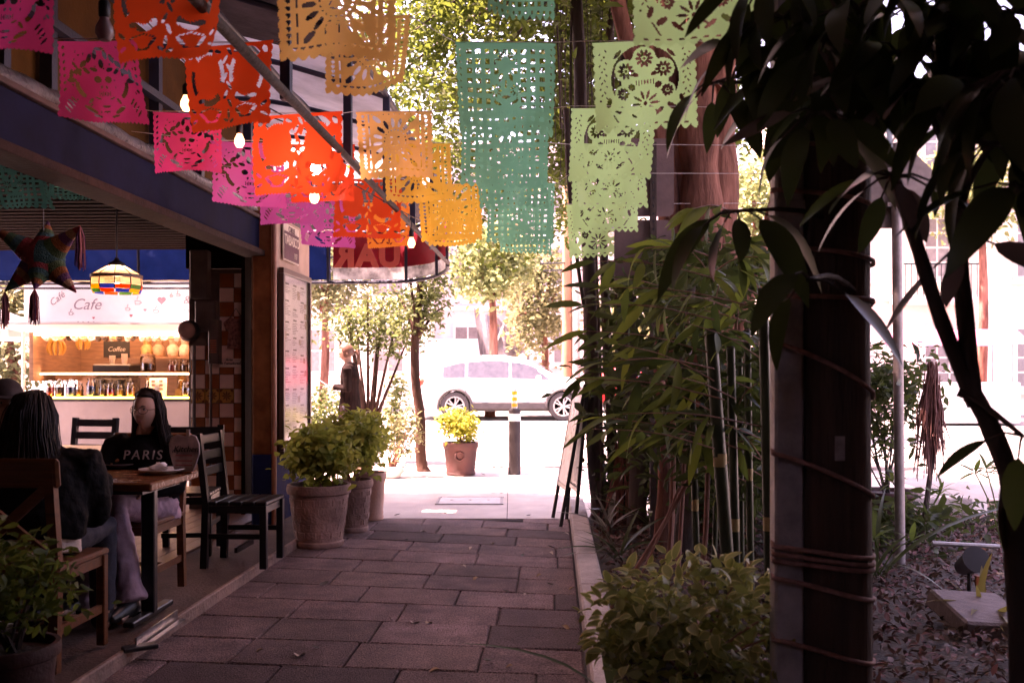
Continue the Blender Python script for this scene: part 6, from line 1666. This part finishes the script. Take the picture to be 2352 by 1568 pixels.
for i, (x, y, d, n, ms) in enumerate(wh): 
    c_ = P(x, y, d); whorl(U, c_, n, 100 + i, 1.0, ms, sc=.92)
    if i not in (0, 1, 6): 
        s_ = P(2200, min(y + 200, 900), dU); kid(MB().tube(spline([s_, (s_ + c_) / 2 + Vector((0, .03, .02)), c_], 7), [.012, .011, .01, .009, .008, .007, .006], 6), 'branch', bark_d, U)
W = tree_root('umbrella_plant', 'dark umbrella plant hanging in front of the wooden post', 'plant', (1.2, 2.75, .05))
for pp, r in (([(1930, 2000), (1930, 1400), (1930, 900), (1930, 500), (1935, 200), (1950, -50)], .02),):
    pts = spline([P(x, y, 3.25) for x, y in pp], 16); kid(MB().tube(pts, [r] * 16, 8), 'stem', bark_d, W)
wh = [(1715, 110, 2.75, 7, (0, 1, 4)), (1800, 40, 2.6, 9, (0, 1, 4)), (1900, 90, 2.5, 9, (0, 1, 4, 2)), (1960, 190, 2.55, 9, (0, 1, 2)), (1880, 260, 2.5, 8, (0, 1, 2)), (1690, 485, 2.7, 6, (0, 4)), (1860, 640, 2.55, 3, (0, 2, 4)), (1970, 20, 2.4, 9, (0, 1, 4)), (1770, -60, 2.5, 9, (0, 1)), (1880, -60, 2.6, 9, (0, 1)), (1840, 180, 2.7, 8, (0, 1, 4)), (2040, -70, 2.5, 9, (0, 1)), (1640, 190, 2.9, 5, (0, 1))]
for i, (x, y, d, n, ms) in enumerate(wh):
    c_ = P(x, y, d); whorl(W, c_, n, 200 + i, 1.0, ms, sc=1.0)
    s_ = P(2000, min(max(y + 60, 100), 800), 3.0); kid(MB().tube(spline([s_, (s_ + c_) / 2 + Vector((0, .05, .05)), c_], 7), [.011, .010, .009, .008, .007, .006, .005], 6), 'branch', bark_d, W)
# ================================================================ POST, STREET, BACKGROUND
# ---------- wooden post with steel channel and rope
po_ = thing('wooden_post', 'thick dark wooden utility post strapped to a grey steel channel', 'post', (1.015, 3.02, 0))
mb = MB(); postw = mat('old_post_wood', (.07, .04, .03), .85, .5, 4, .7, 40, stretch=(3, 3, .2))
mb.tube([(.0, 0, z) for z in np.linspace(-.1, 5.5, 22)], [.112 + .004 * math.sin(z * 3) for z in np.linspace(-.1, 5.5, 22)], 28); mb.build('shaft', postw, po_, smooth=True)
chm = mat('grey_channel_paint', (.40, .36, .36), .55, .35, 9, .25, 60)
MB().box((-.155, -.02, 2.7), (.090, .07, 5.6), bev=.008).build('steel_channel', chm, po_)
MB().box((-.155, -.02, 1.4 + (857 - 478) * 2.98 / FPX), (.096, .076, .05), bev=.004).build('channel_sleeve', chm, po_)
MB().box((-.02, -.1135, P(0, 1030, 2.9).z), (.03, .004, .075), bev=.001).build('paper_scrap', mat('old_paper', (.35, .28, .27), .8, .3, 40), po_)
rope = thing('pink_rope', 'pinkish rope wound in loose turns around the wooden post', 'rope', (1.015, 3.02, P(0, 1300, 2.9).z))
turns = [(320, 345), (428, 470), (560, 598), (676, 688), (785, 915), (1045, 1152), (1262, 1290), (1280, 1306), (1296, 1318), (1336, 1392), (1480, 1540), (1600, 1640)]
pts = []
for i, (yl, yr) in enumerate(turns):
    nxt = turns[i + 1][0] if i + 1 < len(turns) else yr + 60
    for q in np.linspace(0, 1, 13):
        y = yl + (yr - yl) * (q ** 1.3); x = -.209 + .330 * q
        yy = -math.sqrt(max(0, .1215 ** 2 - x * x)) if x > -.035 else -.066 - (.1165 - .066) * max(0, (x + .205) / .17)
        pts.append((x, yy, P(0, y, 2.9).z))
    for q in np.linspace(.12, .9, 8):
        pts.append((.122 - .332 * q, .122 * math.sin(q * math.pi) ** .5, P(0, yr + (nxt - yr) * q, 2.9).z))
pts = [Vector(p) - Vector((0, 0, rope.location.z)) for p in pts]
MB().tube(pts, .0075, 7).build('rope_coil', mat('faded_rope', (.38, .20, .17), .8, .3, 60, .6, 200), rope, smooth='all')
# ---------- A-frame board
g0 = G(1296, 1205)
af = thing('chalkboard_sign', 'tall black folded A-frame chalkboard leaning edge-on against the slender tree', 'sandwich board', (g0.x, g0.y + .12, 0), R(-85))
Ml = Matrix.Rotation(R(-7.5), 4, 'X')
bf = mat('board_face', (.30, .24, .24), .3, .45, 5, .2, 30, col2=(.42, .35, .35))
for sy in (-1, 1):
    rot = Matrix.Rotation(R(-7.5 + sy * 2.4), 3, 'X'); o_ = Vector((0, sy * .012, 1.30)); top = Ml @ o_
    def at(x, z, off=0): return top + rot @ Vector((x, sy * off, z - 1.30))
    for sx in (-1, 1): MB().beam(at(sx * .27, 0), at(sx * .27, 1.31), .032, .025, up=(1, 0, 0)).build('leg', black_m, af)
    MB().box(at(0, .80, .006), (.505, .012, .86), rot).build('board', bf, af)
    MB().box(at(0, 1.26), (.505, .026, .05), rot).build('top_rail', black_m, af)
    MB().box(at(0, .345), (.505, .026, .04), rot).build('bottom_rail', black_m, af)
# ---------- bollard
bp = P(1182, 1088, 12.65); bp.z = zg(12.65)
bo = thing('bollard', 'dark grey bollard with white band and yellow reflective top', 'bollard', bp)
MB().lathe([(.078, 0), (.078, .70), (.078, .70)], n=24).build('shaft', mat('bollard_grey', (.05, .044, .046), .7, .2, 6, spec=.12), bo, smooth=True)
MB().lathe([(.0785, .702), (.0785, .80)], n=24).build('white_band', mat('reflective_white', (.7, .68, .66), .4), bo, smooth=True)
MB().lathe([(.078, .80), (.078, .85), (.06, .868), (.0001, .87)], n=24).build('cap', MATS['bollard_grey'], bo, smooth=True)
MB().lathe([(.036, .86), (.036, 1.12), (.025, 1.135), (.0001, 1.135)], n=18).build('marker_post', mat('marker_white', (.75, .72, .66), .4), bo, smooth=True)
for z in (.89, .97, 1.05): MB().lathe([(.0375, z), (.0375, z + .045)], n=18).build('yellow_band', mat('marker_yellow', (.75, .42, .02), .4), bo, smooth=True)
# ---------- cars
def car(name, label, loc, rz, paint, scale=1.0, group='cars in the street'):
    """side profile along x, nose at +x"""
    t = thing(name, label, 'car', loc, rz, group)
    L0 = -2.17
    prof = []
    xs = np.linspace(-2.17, 2.17, 61)
    def roof(x):                      # silhouette height
        k = [(-2.17, .98), (-2.12, 1.08), (-1.98, 1.12), (-1.55, 1.36), (-1.15, 1.49), (-.6, 1.555), (-.1, 1.555), (.45, 1.46), (1.18, 1.06), (1.5, 1.02), (1.95, .92), (2.12, .78), (2.17, .66)]
        return float(np.interp(x, [a for a, _ in k], [b for _, b in k]))
    def belt(x): return float(np.interp(x, [-2.17, -1.9, -1.2, 1.1, 1.6, 2.0, 2.17], [.92, .98, 1.0, .96, .92, .84, .62]))
    def halfw(x): return float(np.interp(x, [-2.17, -1.95, -1.4, 1.3, 1.9, 2.17], [.70, .84, .90, .90, .82, .62]))
    wx = (-1.26, 1.30); wr_ = .345
    mbb = MB(); n = len(xs); K = 13
    ring = []
    for x in xs:
        w = halfw(x); b = belt(x); r = max(roof(x), b + .015); low = .30
        for c_ in wx:
            if abs(x - c_) < .40: low = max(low, .34 + math.sqrt(max(0, .40 ** 2 - (x - c_) ** 2)) * .98)
        low = min(low, b - .05)
        tw_ = w * float(np.interp(r - b, [0, .1, .6], [.98, .9, .68]))
        sec = [(w * .93, low), (w * 1.0, low * .6 + b * .4), (w * .985, b - .06), (w * .95, b), ((w * .95 + tw_) / 2, (b + r) / 2 + .01), (tw_, r - .03), (tw_ * .8, r)]
        ring.append([(x, y, z) for y, z in sec] + [(x, -y, z) for y, z in sec[::-1][0:]])
    K = len(ring[0])
    for r_ in ring: mbb.v += r_
    for i in range(n - 1):
        for k in range(K - 1): mbb.f.append((i * K + k, i * K + k + 1, (i + 1) * K + k + 1, (i + 1) * K + k)); mbb.m.append(0)
    mbb.f.append(tuple(range(K))); mbb.m.append(0); mbb.f.append(tuple((n - 1) * K + k for k in range(K))[::-1]); mbb.m.append(0)
    mbb.build('body', paint, t, smooth=50)
    gm_ = mat('car_glass', (.05, .045, .05), .05, .3, spec=.9, coat=.6); dk = mat('car_cladding', (.055, .048, .05), .6, .2); ty = mat('tyre_rubber', (.05, .043, .045), .8, .2)
    rim_m = mat('alloy_rim', (.55, .52, .52), .3, .1, metal=.5)
    MB().box((0, 0, .30), (3.3, 1.5, .16)).build('floor_pan', dk, t)
    for s in (-1, 1):
        def wpt(x, f):
            b = belt(x); r = roof(x); w = halfw(x); tw_ = w * float(np.interp(r - b, [0, .1, .6], [.98, .9, .68]))
            z = b + (r - b) * f; y = (w * .95 + (tw_ - w * .95) * f) + .012
            return (x, s * y, z)
        for (x0, x1) in ((-1.55, -1.02), (-.96, .02), (.08, 1.0)):
            xx = np.linspace(x0, x1, 7); f1 = .76
            vs_ = [wpt(x, .06) for x in xx] + [wpt(min(x, .70) if x1 > .9 else x, f1 if not (x1 > .9 and x > .70) else .62) for x in xx]
            m_ = MB().add(vs_, [(i, i + 1, 8 + i, 7 + i) for i in range(6)]); m_.build('side_window', gm_, t)
        MB().box((.02, s * .86, .36), (1.78, .10, .17), bev=.02).build('sill_cladding', dk, t)
        for c_ in wx:
            arc = [(c_ + .395 * math.cos(a), s * .895, .345 + .395 * math.sin(a)) for a in np.linspace(-.15, math.pi + .15, 18)]
            MB().tube(arc, [(.03, .035)] * 18, 6).build('wheel_arch', dk, t, smooth='all')
            wh_ = MB().lathe([(.0001, -.10), (.24, -.10), (.33, -.09), (.345, -.05), (.345, .05), (.33, .09), (.24, .10), (.235, .06), (.0001, .06)], n=32, M=Matrix.Rotation(R(90), 3, 'X')).build('wheel', ty, t, smooth=True); wh_.location = (c_, s * .79, .345)
            rm = MB().lathe([(.235, .0), (.235, .012), (.205, .014), (.205, .0)], n=32, M=Matrix.Rotation(R(90 if s < 0 else -90), 3, 'X')).build('rim', rim_m, wh_, smooth=True); rm.location = (0, s * .088, 0)
            for q in range(5):
                for dq in (-.16, .16):
                    a = q * 2 * math.pi / 5 + dq
                    MB().beam((.04 * math.cos(a), s * .098, .04 * math.sin(a)), (.215 * math.cos(a + dq * .3), s * .09, .215 * math.sin(a + dq * .3)), .032, .02, up=(0, 1, 0)).build('spoke', rim_m, wh_)
            MB().ball((0, s * .095, 0), (.045, .02, .045), 6).build('hub', rim_m, wh_, smooth='all')
        MB().ball((-2.06, s * .70, .92), (.13, .12, .10), 8).build('tail_lamp', mat('tail_lamp_red', (.5, .06, .03), .2, .2), t, smooth='all')
        MB().ball((2.02, s * .62, .74), (.14, .12, .08), 8).build('headlight', mat('headlight_clear', (.6, .6, .6), .1), t, smooth='all')
        MB().box((.72, s * .96, 1.02), (.12, .16, .11), bev=.03).build('mirror', paint, t)
        for xh in (-.75, .2): MB().box((xh, s * .905, .86), (.16, .02, .03), bev=.008).build('door_handle', paint, t)
        seam = mat('panel_gap', (.06, .055, .06), .7)
        for xs2 in (-1.0, .04, 1.06):
            MB().add([(xs2 + dx_, s * (halfw(xs2) * q_ + .004), z_) for dx_ in (-.006, .006) for q_, z_ in ((.95, .40), (1.0, .63), (.988, belt(xs2) - .05))], [(0, 1, 4, 3), (1, 2, 5, 4)]).build('panel_gap', seam, t)
    MB().box((-2.215, 0, .80), (.012, .42, .12)).build('number_plate', white_p, t)
    ws = [(1.10, -.62, 1.10), (1.10, .62, 1.10), (.56, .54, 1.435), (.56, -.54, 1.435)]
    MB().add([(x + .02, y, z + .02) for x, y, z in ws], [(0, 1, 2, 3)]).build('windscreen', gm_, t)
    MB().add([(-2.0, -.6, 1.16), (-2.0, .6, 1.16), (-1.5, .52, 1.40), (-1.5, -.52, 1.40)], [(3, 2, 1, 0)]).build('rear_window', gm_, t)
    MB().box((-2.14, 0, .45), (.14, 1.5, .25), bev=.04).build('rear_bumper', dk, t); MB().box((2.1, 0, .42), (.16, 1.3, .2), bev=.04).build('front_bumper', dk, t)
    t.scale = (scale,) * 3
    return t
cd = 22.6; cx_ = P(1167, 0, cd).x
car('parked_car', 'white compact SUV with dark wheel arches in the sunny street', (cx_, cd + .9, zg(cd)), 0, mat('white_car_paint', (.78, .76, .76), .25, .03, coat=.6))
car('parked_car', 'red car partly hidden behind the bamboo', (P(1480, 0, 25).x + .9, 26.0, zg(25)), 0, mat('red_car_paint', (.45, .02, .018), .3, .05, coat=.6), .95)
car('parked_car', 'dark red car glimpsed between culms beside the wooden post', (P(1750, 0, 25).x + 2.2, 26.2, zg(25)), 0, mat('dark_red_car_paint', (.34, .03, .025), .3, .05, coat=.6), .95)
# ---------- stop sign seen from behind (right)
ss = thing('octagonal_sign', 'grey back of an octagonal traffic sign on a slim post', 'sign', (P(2068, 0, 6.6).x, 6.6, 0))
zs_ = P(0, 430, 6.6).z; sm = mat('sign_back_alu', (.20, .155, .145), .55, .2, 20, .1, 60, metal=.3)
MB().tube([(.0, .0, 0), (-.03, .0, zs_ + .3)], .034, 12).build('post', mat('sign_post_grey', (.26, .22, .22), .5, .25, 10, .15, 40, metal=.3), ss, smooth=True)
MB().prism([(.30 * math.cos(a), .30 * math.sin(a)) for a in np.linspace(R(22.5), R(382.5), 8, endpoint=False)], .006, Matrix.Translation((-.03, .04, zs_))).build('plate', sm, ss)
for dz in (-.12, .12): MB().box((-.03, .015, zs_ + dz), (.12, .045, .03)).build('clamp', sm, ss)
# ---------- sign panels on perforated post (middle)
sp = thing('street_sign_panels', 'brown backs of two rounded traffic panels on a perforated post', 'sign', (P(1500, 0, 7.6).x, 7.6, .03))
MB().box((0, 0, 1.6), (.05, .04, 3.2)).build('post', bark_d, sp)
mb = MB()
for i in range(44): mb.box((0, -.0205, .4 + i * .062), (.014, .003, .02))
mb.build('perforation', black_m, sp)
def rrect(w, h, r): return [(sx * (w / 2 - r) + r * math.cos(a), sz * (h / 2 - r) + r * math.sin(a)) for sx, sz, a0 in ((1, 1, 0), (-1, 1, 90), (-1, -1, 180), (1, -1, 270)) for a in np.linspace(R(a0), R(a0 + 90), 6)]
pm = mat('sign_back_brown', (.15, .085, .08), .6, .2, 8, .1, 40)
MB().prism(rrect(.46, .51, .05), .006, Matrix.Translation((-.075, .03, P(0, 578, 7.6).z - .03))).build('panel', pm, sp)
MB().prism(rrect(.40, .62, .05), .006, Matrix.Translation((-.03, .031, P(0, 406, 7.6).z - .03))).build('panel', pm, sp)
# ---------- street trees on the sunny sidewalk
street_bark = mat('street_tree_bark', (.06, .032, .025), .85, .4, 6, .6, 30, stretch=(1, 1, .3), spec=.1)
A = thing('street_tree', 'single trunk street tree beside the shade darkened pot', 'tree', (P(968, 0, 13.0).x, 13.0, zg(13)))
pts = spline([P(x, y, 13.0) for x, y in ((972, 1085), (966, 1040), (966, 960), (955, 880), (953, 790), (962, 700), (975, 560), (1000, 400))], 20)
kid(MB().tube(pts, [(.11 if q == 0 else .075) * (1.05 - .5 * q / 19) for q in range(20)], 12), 'trunk', street_bark, A)
for (x, y) in ((1010, 620), (900, 660), (1030, 700), (930, 560), (985, 760)):
    a = P(958, 780, 13.0); b = P(x, y, 13.0 + random.uniform(-.4, .4)); kid(MB().tube(spline([a, (a + b) / 2 + Vector((0, 0, .1)), b], 7), [.03, .026, .022, .018, .014, .01, .006], 6), 'limb', street_bark, A)
p, _ = crown_pts(P(968, 690, 13.0), (.45, .45, .65), 46, 26, .12, 81, .2); kidleaf(p, .085, .045, leafm('street_tree', (.065, .09, .035), (.16, .20, .06), .35), A, 82)
p, _ = crown_pts(P(985, 420, 13.2), (.9, .9, .9), 60, 30, .18, 83, .2); kidleaf(p, .09, .05, MATS['leaf_street_tree'], A, 84, name='upper_crown')
Bt = thing('street_tree', 'many stemmed small tree behind the walking pedestrian', 'tree', (P(838, 0, 13.9).x, 13.9, zg(13.9)))
for i, (x, y) in enumerate(((878, 690), (800, 730), (910, 740), (845, 680), (940, 770), (780, 780), (820, 760))):
    a = P(836, 1060, 13.9); m1 = P(845 + (x - 845) * .25, 950, 13.9); b = P(x, y, 13.9 + random.uniform(-.4, .4))
    kid(MB().tube(spline([a, m1, (m1 + b) / 2, b], 12), [.055 * (1.1 - .8 * q / 11) * (1 if i < 2 else .6) for q in range(12)], 8), 'trunk', street_bark, Bt)
p, _ = crown_pts(P(860, 745, 13.9), (.72, .5, .50), 90, 22, .13, 85, .25); kidleaf(p, .085, .045, MATS['leaf_street_tree'], Bt, 86)
shrub('street_shrub', 'leafy shrub on the sidewalk behind the menu board', (P(748, 0, 14.2).x, 14.2, .75), (.5, .4, .45), 50, 22, .13, .09, .045, MATS['leaf_street_tree'], 87, base=(P(748, 0, 14.2).x, 14.2, zg(14.2)))
shrub('street_shrub', 'narrow leafy creeper on a stake between the street trees', (P(912, 0, 14.3).x, 14.3, .9), (.13, .13, .6), 26, 16, .07, .09, .05, lf_sun, 89, base=(P(912, 0, 14.3).x, 14.3, zg(14.3)))
# ---------- right side planter shrub near the octagonal sign
rp = Vector((P(2050, 0, 8.3).x, 8.45, .03))
pot('terracotta_pot', 'red brown pot at the right of the wooden post by the border wall', rp, .26, .34, terra_d, 'round')
shrub('potted_shrub', 'open branched shrub in the pot right of the wooden post', (rp.x, 8.4, 1.15), (.5, .35, .5), 90, 14, .10, .09, .045, MATS['leaf_garden_dark'], 91, base=(rp.x, 8.45, .32), stems=14)
dm = thing('dead_palm_leaf_bundle', 'hanging bundle of dry reddish fronds on the open shrub', 'dried fronds', P(2140, 960, 7.6))
mb = MB(); r2 = random.Random(3)
for i in range(120):
    x = r2.gauss(0, .045); mb.tube([(x * .4, r2.gauss(0, .03), r2.uniform(.25, .46)), (x, r2.gauss(0, .04), .05), (x * 1.5, r2.gauss(0, .04), -r2.uniform(.1, .5))], [.004, .006, .003], 4)
mb.build('fronds', mat('dry_frond', (.16, .06, .05), .8, .4, 20), dm)
MB().tube([(0, 0, .45), (.02, .03, -.3), (-.06, .05, -1.0)], [.012, .02, .025], 8).build('stalk', bark_d, dm, smooth=True)
# papaya-like seedlings in the garden
def palmate(label, base, h, seed):
    t = tree_root('palmate_seedling', label, 'plant', base); r2 = random.Random(seed); me = leaf_me(.15, .035, .3, lf_bam, 5)
    for i in range(5):
        tip = Vector((r2.uniform(-.25, .25), r2.uniform(-.2, .2), h * r2.uniform(.6, 1))); MB().tube(spline([(0, 0, 0), tip * .5 + Vector((0, 0, .06)), tip], 6), .005, 5).build('stalk', lf_bam, t)
        for k in range(7):
            a = -1.6 + k * .53; o = put('leaf', me, t); setdir(o, tip, Vector((math.sin(a), r2.uniform(-.3, .3), math.cos(a) * .8 - .2)), r2.uniform(-.4, .4), r2.uniform(.7, 1.1))
palmate('palmate leaved seedling in front of the border wall', (3.3, 7.7, .05), .5, 1)
palmate('palmate leaved seedling beside the dark umbrella stem', (3.75, 7.3, .05), .75, 2)
palmate('low palmate leaved seedling on the leaf litter', (2.45, 6.4, .05), .3, 3)
# paving block and garden tap
blk = thing('concrete_block', 'worn pinkish concrete slab tilted on the leaf litter', 'slab', G(2250, 1420, .1) + Vector((0, 0, -.02)))
blk.location.z = .12
MB().box((0, 0, 0), (.42, .34, .10), (R(18), R(6), R(12)), .012).build('slab', mat('slab_pink', (.17, .12, .115), .8, .3, 8, .5, 40, stretch=(1, 6, 1)), blk)
sp2 = thing('garden_spotlight', 'black garden spotlight with metal bracket beside the umbrella stem', 'spotlight', (2.72, 5.7, .05))
MB().tube([(0, 0, 0), (0, 0, .16)], .012, 8).build('spike', black_m, sp2)
MB().lathe([(.05, -.09), (.06, 0), (.075, .08), (.08, .10)], (0, 0, .22), 18, M=Matrix.Rotation(R(65), 3, 'X')).build('head', black_m, sp2, smooth=True)
MB().tube([(-.22, 0, .34), (.18, 0, .32)], .014, 8).build('bracket', steel_m, sp2, smooth=True)
MB().box((.03, -.07, .13), (.05, .02, .06)).build('orange_tag', mat('orange_plastic', (.45, .10, .02), .5), sp2)
# ---------- far background: buildings
def facade(name, label, x0, x1, y, h, m, wins, mw=None, depth=6, trim=True, z0=.3):
    t = thing(name, label, 'building', ((x0 + x1) / 2, y, z0)); w = x1 - x0
    MB().box((0, depth / 2, h / 2), (w, depth, h)).build('wall', m, t)
    fr = mat('window_frame_white', (.55, .5, .48), .6, .1); pn_ = mat('far_window_pane', (.16, .145, .155), .2, .2)
    for (wx_, wz, ww, wh_, nx, nz) in wins:
        o = MB().box((wx_, -.02, wz), (ww + .16, .10, wh_ + .16)).build('window', fr, t)
        for i in range(nx):
            for k in range(nz):
                pw, phh = ww / nx, wh_ / nz
                MB().box((wx_ - ww / 2 + pw * (i + .5), -.062, wz - wh_ / 2 + phh * (k + .5)), (pw - .05, .03, phh - .05)).build('pane', pn_, o)
        MB().box((wx_, -.10, wz - wh_ / 2 - .14), (ww + .3, .2, .09)).build('sill', fr, o)
    if trim:
        for z in (h * .36, h * .68, h - .15): MB().box((0, -.06, z), (w + .1, .16, .16)).build('cornice', mw or m, t)
    return t
stucco = mat('cream_stucco', (.70, .58, .52), .85, .12, 1.2, .2, 20); stucco2 = mat('pale_stucco', (.75, .69, .66), .85, .1, 1.2, .2, 20); greyw = mat('grey_wall', (.48, .43, .45), .85, .2, .8, .2, 12)
xr = lambda px, d: P(px, 0, d).x
facade('ornate_building', 'cream ornate house with small paned windows across the street at the right', 7.5, 18.0, 24.5, 8.4, stucco, [(-4.1 + i * 2.35, zz, .95, 1.5, 3, 4) for i in range(4) for zz in (1.5, 4.3, 7.0)], stucco2)
bal = thing('balcony', 'small railed balcony on the cream ornate house', 'balcony', (10.6, 24.3, 3.2))
MB().box((0, -.4, 0), (2.0, .9, .12)).build('slab', stucco2, bal)
for i in range(14): MB().box((-.95 + i * .146, -.82, .45), (.02, .02, .85)).build('baluster', black_m, bal)
MB().box((0, -.82, .88), (2.0, .04, .04)).build('handrail', black_m, bal)
facade('pale_building', 'pale building with grey windows behind the street trees at the left', -13, -3.0, 34, 9.0, stucco2, [(-3.6 + i * 2.4, zz, 1.1, 1.5, 2, 2) for i in range(4) for zz in (1.9, 4.6, 7.3)], greyw)
facade('grey_building', 'grey building wrapped in mesh at the far side of the street', -3.0, 3.2, 37, 10.0, greyw, [(-1.8 + i * 1.9, zz, 1.0, 1.4, 2, 2) for i in range(3) for zz in (2.2, 5.2, 8.0)], stucco2)
facade('corner_building', 'warm coloured building beyond the utility pole', 3.3, 12.5, 41, 10.0, stucco, [(-3.2 + i * 2.2, zz, 1.0, 1.5, 2, 3) for i in range(4) for zz in (2.0, 5.0, 8.0)], stucco2)
oc = thing('orange_column', 'orange painted corner column of the building behind the car', 'column', (xr(1178, 36.5), 36.5, .4))
MB().box((0, 0, 3.4), (.45, .4, 6.8), bev=.02).build('shaft', mat('orange_stucco', (.55, .27, .13), .8, .15, 2), oc); MB().box((0, 0, 6.85), (.6, .55, .14)).build('capital', stucco2, oc)
# hoarding and tarpaulin
hb_ = thing('site_hoarding', 'pale grey construction hoarding behind the white car', 'hoarding', (xr(1080, 31), 31, .5))
for i in range(4): MB().box((-1.35 + i * .9, 0, 1.0), (.885, .05, 2.0), bev=.008).build('panel', mat('hoarding_grey', (.42, .41, .47), .6, .1, 2), hb_)
for i in range(5): MB().box((-1.8 + i * .9, .08, 1.0), (.06, .06, 2.0)).build('post', steel_m, hb_)
tp = thing('grey_tarpaulin', 'crumpled grey tarpaulin draped over the hoarding', 'tarpaulin', (xr(1140, 30.6), 30.6, 1.9))
rows = [[(.9 * (u - .5) * 1.6 + .2 * (1 - v), .15 * math.sin(9 * u + 4 * v) + .1 * math.sin(17 * u), 1.6 * v - .7 * u * v + .12 * math.sin(11 * u + 3)) for u in np.linspace(0, 1, 26)] for v in np.linspace(0, 1, 16)]
o = sheet('cloth', rows, mat('tarp_grey', (.13, .115, .13), .5, .35, 4, .3, 10)); o.parent = tp
for (a, b) in (((-.2, -.1, 0), (.5, -.1, 1.7)), ((.6, -.1, -.5), (1.7, 0, 1.2)), ((.3, 0, -.2), (1.5, .1, .5))): MB().beam(a, b, .06, .06).build('prop', white_p, tp)
# utility pole with cables
up_ = thing('utility_pole', 'weathered pole with bundled cables beyond the white car', 'utility pole', (xr(1303, 27), 27, .4))
MB().tube([(0, 0, 0), (0, 0, 8.5)], [.16, .12], 14).build('shaft', mat('orange_pole_wood', (.34, .16, .09), .8, .3, 5, .3, 30, stretch=(1, 1, .2)), up_, smooth=True)
MB().tube([(.25, -.1, 0), (.23, -.1, 4.5)], .11, 10).build('cable_bundle', mat('pale_cable', (.5, .42, .38), .6, .2, 9), up_, smooth=True)
for z in (3.9, 4.1, 5.0): MB().tube([(-9, -.5, z + .4), (-4, -.3, z - .15), (0, -.1, z)], .022, 5).tube([(0, -.1, z), (5, -.2, z - .1), (12, -.5, z + .3)], .022, 5).build('cable', black_m, up_)
# far trees
def far_tree(label, px, py, d, rad, n, seed, m=lf_far, trunk=True, L=.2):
    c_ = P(px, py, d); t = tree_root('street_tree', label, 'tree', (c_.x, d, zg(d) + .05), 'trees across the street')
    p, cc = crown_pts(c_, rad, n, 26, .38 * min(rad) / 1.2, seed, .3); kidleaf(p, L, L * .55, m, t, seed + 1)
    b = Vector((c_.x, d, zg(d)))
    kid(MB().tube(spline([b, (b + c_) / 2 + Vector((.1, 0, 0)), c_], 8), [.14, .13, .12, .11, .1, .08, .06, .04], 10), 'trunk', bark, t)
    for i in range(5): kid(MB().tube(spline([(b + c_ * 3) / 4, Vector(cc[i]) * .6 + c_ * .4, Vector(cc[i])], 6), [.06, .05, .04, .03, .02, .01], 6), 'limb', bark, t)
far_tree('tall olive tree beyond the white car, left of the utility pole', 1245, 700, 29, (.95, 1.0, 1.9), 110, 101)
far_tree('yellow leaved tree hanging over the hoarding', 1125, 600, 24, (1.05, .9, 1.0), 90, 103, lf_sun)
far_tree('sunlit tree at the left of the coffee kiosk', 20, 760, 17, (1.0, 1.0, 1.6), 110, 105, L=.16)
far_tree('added unseen tree shading the left side of the coffee kiosk', -172, 289, 12.4, (2.3, 1.6, 1.2), 190, 117, L=.17)  # out-of-view tree put in to shade the kiosk front
far_tree('big tree behind the coffee kiosk roof', 300, 640, 21, (3.0, 1.6, 1.6), 120, 107)
far_tree('dense tree behind the ficus trunk', 1500, 760, 27, (1.8, 1.3, 2.0), 140, 109)
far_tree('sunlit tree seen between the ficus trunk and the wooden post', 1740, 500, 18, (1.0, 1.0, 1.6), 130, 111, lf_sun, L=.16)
far_tree('tree in front of the pale building at the left', 740, 640, 27, (1.6, 1.2, 1.6), 110, 113)
far_tree('leafy tree rising above the ornate house', 2250, 420, 23, (1.3, 1.0, 1.3), 60, 115, lf_sun)
# pink market stall (right)
ms = thing('market_stall', 'pink canopied stall in front of the ornate house', 'stall', (xr(2230, 21), 21, .3))
rows = [[(-1.3 + 2.6 * u, v * 1.6, 1.75 + .35 * math.sin(v * math.pi) ) for u in np.linspace(0, 1, 5)] for v in np.linspace(0, 1, 8)]
o = sheet('canopy', rows, mat('pink_canopy', (.55, .2, .32), .6, .15, 3, trans=.4)); o.parent = ms
for sx in (-1.25, 1.25):
    for sy in (.05, 1.55): MB().tube([(sx, sy, 0), (sx, sy, 1.78)], .02, 8).build('pole', steel_m, ms)
MB().box((0, .5, .45), (2.3, .8, .9), bev=.02).build('counter', white_p, ms)
